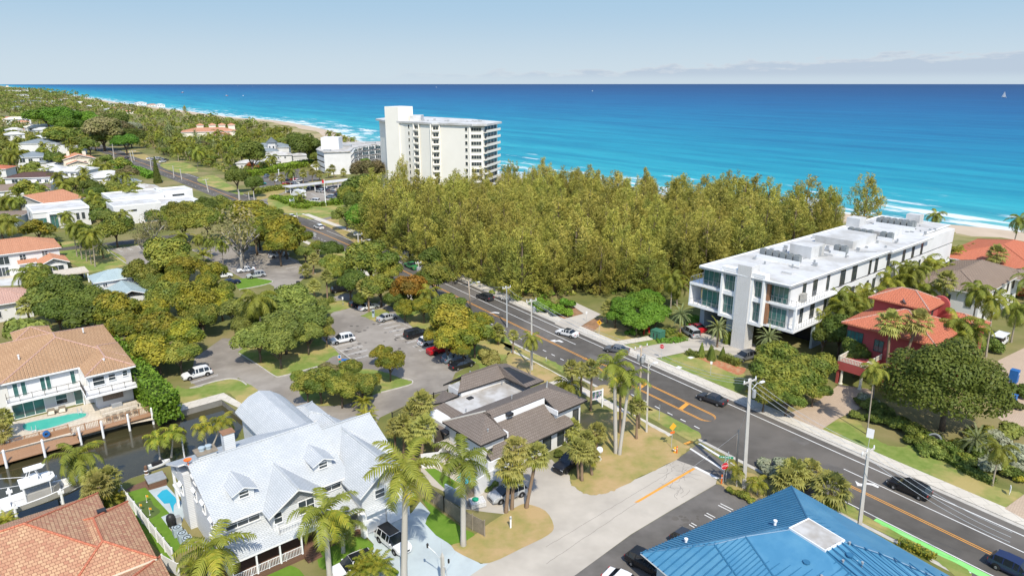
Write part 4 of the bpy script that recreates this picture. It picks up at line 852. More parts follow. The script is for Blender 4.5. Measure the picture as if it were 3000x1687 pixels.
# ---------------------------------------------------------------- left bank houses
H=house('terracotta_house','white house with terracotta hip roof and gabled garden room beside the car park lawn',(-131.5,170.5),40)
TR=dict(m='terra',rib=.42,rw=.2,rh=.07,fm='trim',th=.22)
roof(H,hip(-9,-.3,13.4,13.4,6,2.6),**TR); roof(H,gab(7.2,-6.6,14,3,3.15,1.5,'y'),**TR); roof(H,[[(3.2,-1.3,3.1),(7.5,-1.3,3.1),(7.5,.8,4),(3.2,.8,4)]],**TR); roof(H,hip(-22,2,-6,12,5.5,2),**TR)
walls(H,[(-8.4,.4,12.8,12.8,0,5.9),(7.8,-5.8,13.4,.4,0,3.1),(3.6,-.7,7.8,.4,0,3),(-21,2.6,-8,11.4,0,5.4)],'white',extra=[[(7.8,-5.8,3),(13.4,-5.8,3),(10.6,-5.8,4.4)]])
win(H,10.6,-5.8,.4,3.8,2.0,-90,3,1,'trim','glass'); win(H,0,.4,3.2,3.2,2.0,-90,3,1); win(H,0,.4,.2,2.2,2.3,-90,3,1); win(H,4.6,.4,3.6,1.3,1.6,-90,2,2); win(H,9.5,.4,4.3,1.2,1,-90,2,2); win(H,5.8,-.7,.4,.8,2,-90,2,3); win(H,-4,.4,3.4,1.4,1.6,-90,2,2)
h=thing('garden_pavilion','flat beige topped open pavilion beside the pale blue roofed house','pavilion',(-131.5,170.5,0),radians(40)); b=MB(); b.box(9.2,-19.5,2.5,16.2,-13,2.8); b.build('roof',MT['patio'],h); boxm(h,'post','trim',(9.4,-19.3,0,9.7,-19,2.5),(15.7,-19.3,0,16,-19,2.5),(9.4,-13.4,0,9.7,-13.1,2.5),(15.7,-13.4,0,16,-13.1,2.5)); boxm(h,'bar_counter','dark',(10,-14,0,15.5,-13.3,1.1))
tag(flat('white_seawall_terrace',px('M2',(-200,1110),(-200,1000),(330,960),(400,1010),(330,1090)),.02,'flat'),kind='structure')
H=house('pale_blue_house','two level house with smooth pale blue grey metal roofs among the oaks',(-98.4,153.1),40)
PB=dict(m='pblue',rib=.9,rw=.05,rh=.04,fm='trim',th=.2,caps=False)
roof(H,hip(-.3,-6.3,9.4,1.5,4.9,1.7),**PB); roof(H,gab(1.2,-17,9.2,-6.6,3.0,1.6,'y'),**PB); walls(H,[(.3,-5.8,8.9,1,0,4.8),(1.8,-16.4,8.6,-5.8,0,2.9)],'white'); win(H,2,-5.8,3.6,.8,.7); win(H,8,-5.8,3.8,.9,.8); win(H,.3,-4.5,3.2,.9,1,180)
H=house('pink_tile_house','white house with faded pink tile roof at the left edge',(-101.9,139.2),40)
roof(H,hip(-16,0,0,11,4,2.2),'pinkt',.4,rw=.2,rh=.06); walls(H,[(-15,.8,-.8,10.2,0,3.9)],'white'); 
for x in (-3,-7,-11): win(H,x,.8,1.0,1.4,1.4)
H=house('cube_house','white cube shaped modern house with tall glass doors on the left',(-172.1,239.6),40)
walls(H,[(.3,-14.8,17,2,0,6.2)],'white'); boxm(H,'roof','flat',(.6,-14.4,6.2,16.7,1.7,6.3)); boxm(H,'parapet','trim',(.2,-15,5.9,17.2,-14.6,6.7),(.2,1.6,5.9,17.2,2.1,6.7),(.2,-14.6,5.9,.6,1.6,6.7),(16.8,-14.6,5.9,17.2,1.6,6.7)); boxm(H,'entrance_frame','trim',(4.5,-15.4,0,5,-14.8,5.6),(10,-15.4,0,10.5,-14.8,5.6),(5,-15.4,5.1,10,-14.8,5.6))
win(H,6.3,-14.8,.2,2,4.4,-90,2,1,'grey','glassg'); win(H,8.8,-14.8,2.6,1.4,1.8,-90,2,1,'dark'); win(H,2.6,-14.8,1,2.8,3,-90,3,1,'grey','glassg'); win(H,13.3,-14.8,2.6,.8,2,-90,1,1,'dark'); win(H,15,-14.8,2.6,.8,2,-90,1,1,'dark'); win(H,.3,-6,3.5,1,1.5,180,1,1,'dark')
H=house('long_white_house','sprawling white flat roofed modern house with slot windows next to the car park trees',(-149.3,248.3),40)
def blk(x0,y0,x1,y1,z,p=.5):
    boxm(H,'wall','white',(x0,y0,0,x1,y1,z)); boxm(H,'roof','flat',(x0+.3,y0+.3,z,x1-.3,y1-.3,z+.08)); boxm(H,'parapet','trim',(x0-.03,y0-.03,z-.1,x1+.03,y0+.3,z+p),(x0-.03,y1-.3,z-.1,x1+.03,y1+.03,z+p),(x0-.03,y0+.3,z-.1,x0+.3,y1-.3,z+p),(x1-.3,y0+.3,z-.1,x1+.03,y1-.3,z+p))
blk(.2,-14.4,15.6,0,6.4); blk(3.4,7.2,22,24.5,6.2); blk(22.1,8,33,19,6.9); blk(15.7,-9,31,7.1,4.6)
win(H,3,-14.4,4.6,1.7,.4,-90,1,1,'dark'); win(H,6.6,-14.4,4.6,1.7,.4,-90,1,1,'dark'); win(H,11.6,-14.4,.4,3.8,3.2,-90,4,1,'dark','glassg'); win(H,18,-9,.6,1.2,2.8,-90,1,1,'dark'); win(H,22,-9,.4,2.6,3.2,-90,2,1,'dark','glassg'); win(H,27,-9,1.8,2,1,-90,2,1,'dark'); win(H,27.5,8,5.3,4.2,.5,-90,1,1,'dark'); win(H,.2,-6,4,2,1,180,2,1,'dark'); win(H,3.4,12,3,2.5,2.5,180,2,1,'dark')
def simple(name,label,o,ang,w,d,z,h,m,kind='hip',wm='white',wins=(),extra=None,rib=0):
    H=house(name,label,o,ang); r_=hip(-.6,-.6,w+.6,d+.6,z,h) if kind=='hip' else gab(-.6,-.6,w+.6,d+.6,z,h,'y' if kind=='gy' else 'x')
    roof(H,r_,m,rib,th=.25); ex=None
    if kind=='gx': ex=[[(0,0,z-.1),(0,d,z-.1),(0,d/2,z+h*.95)],[(w,0,z-.1),(w,d,z-.1),(w,d/2,z+h*.95)]]
    if kind=='gy': ex=[[(0,0,z-.1),(w,0,z-.1),(w/2,0,z+h*.95)],[(0,d,z-.1),(w,d,z-.1),(w/2,d,z+h*.95)]]
    walls(H,[(0,0,w,d,0,z)],wm,extra=ex)
    for x,zz,ww,hh in wins: win(H,x,0,zz,ww,hh,-90,2,1,'trim')
    if extra: extra(H)
    return H
simple('orange_roof_house','low house with plain flat pitched orange tile roof behind the cube house',(-178,259.5),73,16,21,3.9,2.9,'terra','gx',rib=.5)
simple('maroon_roof_house','white house with dark maroon tile hip roof and railed terrace',(-236,318.7),14,20,12,6,1.8,'maroon',wins=((4,3.6,2.4,1.6),(9.5,3.4,2,1.4),(14,3.8,1.8,1.2),(17,3.4,1.4,1.4)),extra=lambda H:(boxm(H,'terrace','white',(11,-5,0,20,0,3)),rail(H,[(11,0),(11,-5),(20,-5),(20,0)],3,1)))
simple('wavy_roof_house','white house with two white hip roofs and long upper balcony',(-229,345),0,13,14,6,2,'flat',wins=((2,3.4,2,1.6),(5,3.4,1.6,1.6),(8,3.4,1.6,1.6),(11,3.4,2,1.6),(5,.3,4,2)),extra=lambda H:(roof(H,hip(-13,3,1,15,6,2),'flat'),walls(H,[(-12,4,0,14,0,6)],'white'),boxm(H,'balcony','trim',(0,-1.6,2.9,13,0,3.1)),rail(H,[(0,-1.5),(13,-1.5)],3.1)))
simple('white_hip_house','white bungalow with broad white hip roof next to the narrow dark conifer',(-206,334),40,18,14,3.9,2.4,'flat',wins=((4,1.2,2,1),(12,1.2,2,1)))
simple('blue_grey_villa','white villa with dark blue grey hip roof behind tall palms',(-293,409),28,15,15,6.2,2.6,'slate',wins=((2.5,3.2,2.6,2.2),(6.5,3.4,2,1.8),(12,4,2,1.2)),extra=lambda H:(roof(H,hip(10,-5,19,0,3.1,1.2),'slate'),walls(H,[(10.5,-4.4,18.4,0,0,3)],'white')))
simple('slate_roof_villa','long white house with slate blue hip roof farthest up the left side street',(-354,498),6,26,18,7,2.6,'slate',wins=((14,2,2.4,1.6),(18,2,2,1.6),(22,2,1,1.6)),extra=lambda H:boxm(H,'annex','white',(26,-3,0,40,8,5.2),(38,-9,0,46,0,3.2)))
simple('tan_gable_house','cream house with tan tile gables and two square chimneys near the road',(-262,403),38,16,14,5.5,2.6,'terra','gy',wm='cream',wins=((5,3,1.2,1.2),(11,3,1.2,1.2)),extra=lambda H:(roof(H,gab(1,-6,12,.2,3.2,1.8,'y'),'terra'),walls(H,[(1.6,-5.4,11.4,0,0,3.2)],'cream',extra=[[(1.6,-5.4,3.1),(11.4,-5.4,3.1),(6.5,-5.4,4.8)]]),boxm(H,'chimney','cream',(3,9,5,4.6,10.4,9.6),(11,7,5,12.8,8.4,9.2)),roof(H,hip(-8,0,0,8,3,1),'flat'),walls(H,[(-7.5,.5,0,7.5,0,3)],'cream')),rib=.6)
simple('red_tip_house','white house with red tile roof cut by the left edge',(-273,352),14,12,12,6,1.6,'coral',wins=((9.5,3,1,1.8),))
simple('grey_roof_house','low house with grey brown hip roof at the left edge below the maroon roof',(-226,287),32,26,14,4,2,'brown2')
simple('glass_front_house','dark roofed low house with broad glass front left of the cube house',(-190,233),10,17,12,3.6,.6,'brown2','hip','greyw',((3,.6,3,2.2),(8,.6,3,2.2),(13,.6,3,2.2)))
simple('small_grey_house','small low house with pale grey hip roofs beside the long white house',(-168,300),40,12,10,3.2,1.6,'flatg')
simple('hedge_side_house','low house with dark grey roof behind the conifer',(-186,322),40,10,8,3.4,1.6,'slate')
# across the road
simple('mansion','large cream mansion with salmon tile roofs and small square towers by the dunes',(-285,602),22,44,22,8,2.8,'terra',wm='cream',wins=((5,2,2,2),(13,2,2,2),(22,2,2,2),(31,2,2,2)),extra=lambda H:[ (roof(H,hip(x-.5,y-.5,x+6,y+6,12.5,1.6),'terra',name='tower_roof'),walls(H,[(x,y,x+5.5,y+5.5,0,12.5)],'cream','tower')) for x,y in ((12,18),(22,20),(30,18),(38,14))]+[(roof(H,hip(24,-9,40,2,5.5,1.8),'terra'),walls(H,[(24.6,-8.4,39.4,1,0,5.5)],'cream'))])
def turret(H):
    b=MB(); b.lathe([(3.4,0),(3.4,9),(4.0,9)],8,(13,-1,0)); b.build('turret',MT['white'],H,uv=False); b=MB(); b.lathe([(4.1,9),(0,12.6)],8,(13,-1,0)); b.build('turret_roof',MT['slate'],H,uv=False); b=MB(); b.lathe([(3.43,5.2),(3.43,6.8)],8,(13,-1,0))
    for k in range(4): win(H,13+3.18*cos(radians(-22.5-45*k)),-1+3.18*sin(radians(-22.5-45*k)),5.2,1,1.5,-22.5-45*k,1,1,'trim')
    roof(H,hip(0,-14,18,-6,4,1.8),'slate'); walls(H,[(.5,-13.5,17.5,-6.5,0,4)],'white')
simple('turret_house','house with dark grey roof and white octagonal turret capped by a slate cone',(-180,482),12,24,11,5.5,2.6,'slate',extra=turret)
simple('hip_roof_inn','white two storey inn with pale grey hip roof left of the hotel wing',(-152,428),22,15,10,5.6,1.6,'flatg',wins=((3,3.4,1,1.1),(7,3.4,1,1.1),(11,3.4,1,1.1)),extra=lambda H:(roof(H,hip(-4,-8,8,-.5,2.9,1.2),'flatg'),walls(H,[(-3.4,-7.4,7.4,0,0,2.9)],'white'),roof(H,hip(14,2,26,11,4.6,1),'flatg'),walls(H,[(14.5,2.5,25.4,10.4,0,4.5)],'white'),rail(H,[(15,2.3),(25,2.3)],2.6)))
simple('small_bungalow','small white bungalow with pale hip roof behind a red shrub',(-162,405),10,11,9,3.4,1.4,'flatg',wins=((3,1,1,1),(7,1,1,1)))
H=simple('pool_pavilion','little white flat pavilion beside the lime hedge and hotel wing',(-116,399),10,14,6,2.6,.3,'flat')
b=[]
for i,(u,v,w,h,m,t) in enumerate(((15,275,70,16,'hotel','broad white apartment block at the far left horizon'),(52,288,34,12,'white','white apartment slab just right of the broad far block'),(18,256,30,22,'terra','peach coloured far block standing behind the white ones'),(68,272,26,14,'white','narrow white far block nearest the beach'),(42,306,60,6,'slate','low blue grey roofed hall at the far left'),(130,306,20,6,'hotel','small far white building in the left palms'),(160,310,22,5,'white','far white house beside the dark hedge'),(270,312,44,6,'white','long far white house near the beach'),(325,328,26,5,'terra','far house with orange roof by the dunes'),(18,365,26,6,'cream','far cream house at the left edge'),(80,392,40,6,'cream','far cream house showing through palms'),(265,402,16,5,'white','far white house beside the road bend'))):
    p=P('F',u*2576/3000,v*2576/3000); q=simple('distant_building',t,p,40,w,w*.5,h,.5 if m in('hotel','white') else 2.5,'flat' if m in('hotel','white') else m,'hip','cream' if m=='terra' else 'white',tuple((w*(k+.5)/4,h-2.6,w/8,1.5) for k in range(4)))
    q['category']='building'

def farhouse(k,x,y,w,m,adj):
    p=P(k,x,y); h=thing('far_house',None,'house',p,radians(RND.choice((35,40,44)))); roof(h,hip(-.6,-.6,w+.6,w*.7+.6,RND.choice((3.4,5.6)),2),m,th=.25); z=h.children[0].data.vertices[0].co.z
    walls(h,[(0,0,w,w*.7,0,z)],'white' if m!='terra' else 'cream'); [win(h,w*f,0,z-2.4,1.4,1.3,-90,2,1) for f in (.2,.5,.8)]; FARH.append((h,adj,None,(p.x,p.y,z)))
FARH=[]
for q in ((20,520,16,'terra'),(230,612,16,'terra'),(340,640,14,'flat'),(60,618,15,'flat'),(880,655,10,'slate'),(860,352,26,'flat'),(800,378,22,'flat'),(1000,408,20,'flat'),(1060,412,18,'terra'),(1150,432,18,'terra'),(690,347,24,'flat'),(580,312,30,'flat'),(480,312,26,'terra'),(300,302,30,'flat'),(200,302,28,'flat'),(420,335,24,'flat'),(1290,352,22,'flat'),(1400,362,20,'terra'),(250,470,16,'flat'),(490,562,14,'flat'),(120,400,22,'slate'),(640,400,16,'flat'),(340,360,22,'terra'),(1480,372,16,'flat'),(60,690,14,'flat'),(320,700,14,'flat'),(1200,600,14,'flat'),(150,560,14,'terra')): farhouse('K1',*q,{'terra':'far small house with orange roof','flat':'far small white roofed house','slate':'far small house with blue grey roof'}[q[3]])
# ---------------------------------------------------------------- vegetation kit
def rdir(r,zmin=-1):
    while True:
        v=Vector((r.uniform(-1,1),r.uniform(-1,1),r.uniform(-1,1)))
        if .1<v.length<1:
            v.normalize()
            if v.z>=zmin: return v
def leafq(b,p,n,s,r,asp=.7):
    t=n.cross(rdir(r)).normalized(); u=n.cross(t); k=len(b.v); t=t*s; u=u*s*asp
    b.v+=[tuple(p-t),tuple(p-u*.9),tuple(p+t),tuple(p+u*.9)]; b.f.append((k,k+1,k+2,k+3)); b.m.append(0)
def crown(seed,nl,nleaf,ls,zs=.72,lr=(.3,.5),gap=.6,flatb=True):
    r=random.Random(seed); b=MB(); lobes=[(Vector((0,0,.05)),.5)]
    for _ in range(nl):
        d=rdir(r,-.35); q=r.uniform(.45,.78); lobes.append((Vector((d.x*q,d.y*q,d.z*q*zs)),r.uniform(*lr)))
    wt=[l[1]**2 for l in lobes]
    while len(b.f)<nleaf:
        c,rr=r.choices(lobes,wt)[0]; d=rdir(r,-.55); p=c+Vector((d.x,d.y,d.z*.85))*rr*r.uniform(.72,1.08)
        if any((p-c2).length<r2*.8 for c2,r2 in lobes if c2 is not c) and r.random()<gap: continue
        leafq(b,p,(d+Vector((0,0,.25))+rdir(r)*.6).normalized(),ls*r.uniform(.6,1.3),r)
    return b.mesh('crown',MT['olive'],uv=False)
def trunkm(seed,m='bark',limbs=5,sp=.55,n=7):
    r=random.Random(seed); b=MB(); b.tube([(0,0,0),(.02,.01,.3),(-.02,.03,.62)],[.065,.05,.04],n)
    for i in range(limbs):
        a=2*pi*i/limbs+r.uniform(-.4,.4); q=r.uniform(.5,1)*sp; p0=Vector((-.01,.02,r.uniform(.35,.62))); p2=Vector((cos(a)*q,sin(a)*q,r.uniform(.85,1.2))); p1=p0.lerp(p2,.5)+Vector((0,0,.05))
        b.tube([p0,p1,p2],[.035,.025,.01],5)
        for j in range(2): b.tube([p1,p1+Vector((r.uniform(-.25,.25),r.uniform(-.25,.25),r.uniform(.2,.4)))],[.018,.006],4)
    return b.mesh('trunk',MT[m],True,False)
BR_N=[crown(s,12,6800,.058) for s in (1,2,3,4)]; BR_F=[crown(s,10,1700,.105) for s in (11,12,13)]; BR_S=[crown(s,13,750,.05,.95,gap=.3) for s in (21,22)]; BR_B=[crown(s,34,22000,.028,1.0,(.30,.40),gap=.85) for s in (31,32)]; SHR=[crown(s,7,1300,.12,.7) for s in (41,42,43)]
TRK=[trunkm(s) for s in (1,2,3)]; TRG=[trunkm(s,'barkg',8,.8) for s in (4,5)]
VEG=list(FARH)
def paint(o,m):
    o.material_slots[0].link='OBJECT'; o.material_slots[0].material=MT[m]
def put_tree(x,y,r,hc,m,mesh,adj,cat='tree',name='broadleaf_tree',trunk=None,zs=1.0,z0=0,key=None,group=None):
    t=thing(name,None,cat,(x,y,z0),RND.uniform(0,6.28),group)
    tr=obj('trunk',trunk or RND.choice(TRK),t,(0,0,0),0,(r*1.0,r*1.0,hc*.95)); c=obj('crown',mesh,t,(0,0,hc),RND.uniform(0,6),(r*RND.uniform(.88,1.14),r*RND.uniform(.88,1.14),r*zs*RND.uniform(.9,1.12))); paint(c,m)
    VEG.append((t,adj,key,(x,y,hc))); return t
def tree(k,x,y,rp,m,adj,kind='N',hf=1.05,zs=.9,key=None,trunk=None,group=None,add=.8):
    p=P(k,x,y,3); rp=rp*CROP[k][2]
    for _ in range(3): r=rp/FOC*sqrt(p.x**2+p.y**2+(HC-p.z)**2); hc=r*hf+add; p=P(k,x,y,hc)
    mesh=RND.choice({'N':BR_N,'F':BR_F,'S':BR_S,'B':BR_B}[kind]); return put_tree(p.x,p.y,r,hc,m,mesh,adj,trunk=trunk,zs=zs,key=key,group=group)
# casuarina
def casum(seed):
    r=random.Random(seed); b=MB(); cl=[]
    for i in range(6): # side leaders, each a plume of its own
        az=2*pi*i/6+r.uniform(-.5,.5); q=r.uniform(.11,.22); cl.append((Vector((cos(az)*q,sin(az)*q,0)),r.uniform(.55,.95),r.uniform(.11,.15)))
    cl.append((Vector((0,0,0)),1.0,.16)); cl.append((Vector((.03,-.04,0)),.93,.13))
    for o,top,rad in cl:
        for k in range(int(15*top)):
            t=r.uniform(.08,1)**.85*top; az=r.uniform(0,6.28); R=rad*(1-(t/top)**1.5)**.7*r.uniform(.55,1.05); c=o*(1.1-.25*t)+Vector((cos(az)*R,sin(az)*R,t-.05)); ax=(Vector((cos(az),sin(az),0))*(.62-.45*t/top)+Vector((0,0,.6+.6*t/top))).normalized()
            ln=r.uniform(.065,.115)*(1 if t<top*.9 else 1.25)
            for q in range(62):
                f=r.uniform(-.6,1); p=c+ax*ln*f+rdir(r)*.036*(1-.6*max(0,f)); u=(ax*.9+rdir(r)*.42+Vector((0,0,-.1-.3*max(0,f)))).normalized(); l=r.uniform(.03,.065); n=(ax*.2+Vector((cos(az),sin(az),.7))*.8+rdir(r)*.55).normalized(); s=u.cross(n).normalized()*r.uniform(.003,.0062); w=len(b.v)
                b.v+=[tuple(p-s*.5),tuple(p+u*l*.5-s),tuple(p+u*l-Vector((0,0,l*.25))),tuple(p+u*l*.5+s)]; b.f.append((w,w+1,w+2,w+3)); b.m.append(0)
    return b.mesh('foliage',MT['casu'],uv=False)
def casut(seed):
    r=random.Random(seed); b=MB(); b.tube([(0,0,0),(0,0,.5),(0,0,.97)],[.016,.010,.002],6)
    for i in range(14):
        t=.2+.05*i; a=r.uniform(0,6.28); L=.2*(1-t)+.03; b.tube([(0,0,t-.08),(cos(a)*L*.7,sin(a)*L*.7,t+L*.5)],[.004,.0015],4)
    return b.mesh('trunk',MT['bark'],True,False)
CAS=[casum(s) for s in range(6)]; CAT=[casut(s) for s in (1,2)]
def casu(x,y,h,key,adj,w=1.0,g='casuarinas of the dense grove'):
    t=thing('casuarina_tree',None,'tree',(x,y,0),RND.uniform(0,6.28),g); t.rotation_euler[0]=RND.uniform(-.04,.04)
    obj('trunk',RND.choice(CAT),t,(0,0,0),0,(h*w,h*w,h)); obj('foliage',RND.choice(CAS),t,(0,0,0),RND.uniform(0,6),(h*w,h*w,h)); VEG.append((t,adj,key,(x,y,h*.6))); return t
# palms
def frond(b,az,el,L,droop,n,ll,hang,base=0.0,fw=.45,r=None,m=0):
    ca,sa=cos(az),sin(az); side=Vector((-sa,ca,0)); p=Vector((0,0,0)); e=el; prev=None; seg=L/n
    for i in range(n+1):
        f=i/n; e=el-droop*f**1.35; d=Vector((ca*cos(e),sa*cos(e),sin(e)))
        if i: 
            k=len(b.v); w=.05*(1-f)+.012; b.v+=[tuple(p-side*w),tuple(p+side*w),tuple(p+d*seg+side*w*.8),tuple(p+d*seg-side*w*.8)]; b.f.append((k,k+1,k+2,k+3)); b.m.append(m)
            p=p+d*seg
        if f<base: continue
        l=ll*(.35+.65*sin(pi*min(1,.15+.85*f))**.7)
        for s in (-1,1):
            u=(side*s*(1-fw*.5)+d*fw+Vector((0,0,(r.uniform(-.1,.25) if r else 0)))).normalized(); tip=p+u*l-Vector((0,0,l*hang*(.7+.5*(r.random() if r else .5)))); mid=p+u*l*.5-Vector((0,0,l*hang*.18)); k=len(b.v); w=d*seg*.42
            b.v+=[tuple(p-w),tuple(p+w),tuple(mid+w*.8),tuple(tip),tuple(mid-w*.8)]; b.f.append((k,k+1,k+2,k+3,k+4)); b.m.append(m)
def pcrown(seed,nf,L,droop,ll,hang,elmin,elmax,n=15,mats=('frond','frondy'),dead=.12,base=.1,fw=.45,shaft=0):
    r=random.Random(seed); b=MB()
    for i in range(nf):
        f=(i+.5)/nf; el=radians(elmax+(elmin-elmax)*f**.8); frond(b,i*2.4+r.uniform(-.25,.25),el,L*r.uniform(.85,1.1),droop*r.uniform(.8,1.2),n,ll,hang,base,fw,r,1 if f>1-dead or r.random()<.07 else 0)
    if shaft: b.tube([(0,0,-shaft),(0,0,-shaft*.5),(0,0,.15)],[.24,.2,.1],8,2)
    return b.mesh('crown',[MT[mats[0]],MT[mats[1]],MT['shaft']],uv=False)
def fcrown(seed,nf,pet,fr,elmin=-50):
    r=random.Random(seed); b=MB()
    for i in range(nf):
        f=(i+.5)/nf; el=radians(88+(elmin-88)*f**.85); az=i*2.4+r.uniform(-.3,.3); d=Vector((cos(az)*cos(el),sin(az)*cos(el),sin(el))); pl=pet*r.uniform(.75,1.15); side=Vector((-sin(az),cos(az),0)); up=side.cross(d)*-1; c=d*pl
        k=len(b.v); b.v+=[tuple(side*-.02),tuple(side*.02),tuple(c+side*.02),tuple(c-side*.02)]; b.f.append((k,k+1,k+2,k+3)); b.m.append(0)
        nb=13
        for j in range(nb):
            a=radians(-115+230*j/(nb-1)); u=(d*cos(a)+side*sin(a)).normalized(); l=fr*(.75+.25*cos(a))*r.uniform(.85,1.1); tip=c+u*l-Vector((0,0,l*.38*r.uniform(.5,1.3))); w=(d*-sin(a)+side*cos(a))*l*.12; mid=c+u*l*.55; k=len(b.v)
            b.v+=[tuple(c),tuple(mid+w),tuple(tip),tuple(mid-w)]; b.f.append((k,k+1,k+2,k+3)); b.m.append(1 if f>.9 else 0)
    return b.mesh('crown',[MT['fan'],MT['frondy']],uv=False)
PC={'royal':[pcrown(s,15,3.7,1.5,1.0,.55,-35,85,18,shaft=1.5) for s in (1,2,3)],'coco':[pcrown(s,20,4.2,1.75,.95,.85,-45,75,16) for s in (4,5,6,7)],'chris':[pcrown(s,11,2.3,2.0,.75,.7,-5,80,12,('frondy','frond'),.5,shaft=.8) for s in (8,9)],
 'fan':[fcrown(s,38,.95,.85) for s in (1,2,3)],'date':[pcrown(s,44,2.6,.75,.42,.1,-55,85,14,('datef','frondy'),.05,.05,.9) for s in (10,11)],'areca':[pcrown(s,22,2.6,1.3,.6,.45,15,85,12,('frondy','frond'),.3) for s in (12,13)]}
def ptrunk(m,r0,r1,seed,bulge=0,n=8):
    b=MB(); pts=[];rs=[]
    for i in range(7): f=i/6; pts.append((sin(f*pi)*.0,0,f)); rs.append(r0+(r1-r0)*f+(bulge*max(0,.5-abs(f-.35)) if bulge else 0)+(.06 if i==0 else 0))
    b.tube(pts,rs,n); return b.mesh('trunk',MT[m],True,False)
PT={'royal':ptrunk('royal',.26,.20,1,.10),'coco':ptrunk('palmt',.17,.12,2),'chris':ptrunk('royal',.12,.08,3),'fan':ptrunk('palmb',.19,.17,4),'date':ptrunk('palmb',.2,.18,5),'areca':ptrunk('palmt',.08,.06,6)}
SEAG=0
ADJ={'royal':'royal palm with smooth grey trunk and green crownshaft','coco':'coconut palm with arching feathery fronds','chris':'small yellow green palm with drooping crown','fan':'fan palm with round shaggy crown','date':'silvery date palm with stiff round crown','areca':'clumping yellow green areca palm'}
PN={'royal':'royal_palm','coco':'coconut_palm','chris':'christmas_palm','fan':'fan_palm','date':'date_palm','areca':'areca_palm'}
def palm_at(kind,base,tip,s=1.0,key=None,adj=None):
    base=Vector(base); tip=Vector(tip); d=tip-base; t=thing(PN[kind],None,'palm tree',base,0,None)
    tr=obj('trunk',PT[kind],t,(0,0,0),0,(min(s,1.15),min(s,1.15),d.length)); tr.rotation_euler=d.to_track_quat('Z','Y').to_euler()
    c=obj('crown',RND.choice(PC[kind]),t,d,RND.uniform(0,6.28),(s,s,s)); c.rotation_euler[0]=RND.uniform(-.1,.1); VEG.append((t,adj or ADJ[kind],key,tuple(tip))); return t
def palm(kind,k,bx,by,tx,ty,s=1.0,k2=None,key=None): b=P(k,bx,by); return palm_at(kind,b,TOP(b,k2 or k,tx,ty),s,key)
def palmc(kind,k,x,y,h,s=1.0,key=None):
    t=P(k,x,y,h); return palm_at(kind,(t.x+RND.uniform(-.4,.4)*h*.15,t.y+RND.uniform(-.3,.3)*h*.15,0),t,s,key)
def shrub(k,x,y,rp,m,adj,zs=.8,key=None,name='shrub',cat='shrub'):
    p=P(k,x,y,.8); r=rp*CROP[k][2]/FOC*p.length; p=P(k,x,y,min(1.2,r*zs*.7)); o=obj(name,RND.choice(SHR),None,(p.x,p.y,r*zs*.55),RND.uniform(0,6),(r,r,r*zs)); paint(o,m); tag(o,None,cat); VEG.append((o,adj,key,(p.x,p.y,r*.5))); return o
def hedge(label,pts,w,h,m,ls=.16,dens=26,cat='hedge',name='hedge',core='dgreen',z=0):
    b=MB(); r=random.Random(len(pts)*7+int(w*10)); 
    for i in range(len(pts)-1):
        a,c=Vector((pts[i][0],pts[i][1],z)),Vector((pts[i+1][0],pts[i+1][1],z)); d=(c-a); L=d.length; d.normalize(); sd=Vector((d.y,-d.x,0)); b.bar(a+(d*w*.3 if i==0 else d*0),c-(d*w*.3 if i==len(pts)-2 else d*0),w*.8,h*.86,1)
        for e,s in ((a,-1),(c,1)):
            if (s<0 and i==0) or (s>0 and i==len(pts)-2):
                for _ in range(int(dens*w*h*1.3)): leafq(b,e+sd*r.uniform(-.5,.5)*w+Vector((0,0,r.uniform(.05,1)*h))-d*s*r.uniform(0,.3)*w,(d*s+rdir(r)*.8).normalized(),ls*r.uniform(.6,1.3),r)
        for _ in range(int(dens*L*(w+2*h))):
            f=r.uniform(-.02,1.02)*L; q=r.uniform(-1,1)*(w/2+h); 
            if abs(q)<w/2: p=a+d*f+sd*q+Vector((0,0,h*r.uniform(.85,1.08))); n=Vector((0,0,1))
            else: s=1 if q>0 else -1; p=a+d*f+sd*s*w/2*r.uniform(.85,1.1)+Vector((0,0,(abs(q)-w/2)*.98)); n=sd*s
            leafq(b,p,(n+rdir(r)*.8).normalized(),ls*r.uniform(.6,1.3),r)
    o=b.build(name,[MT[m],MT[core]],uv=False); tag(o,label,cat); return o
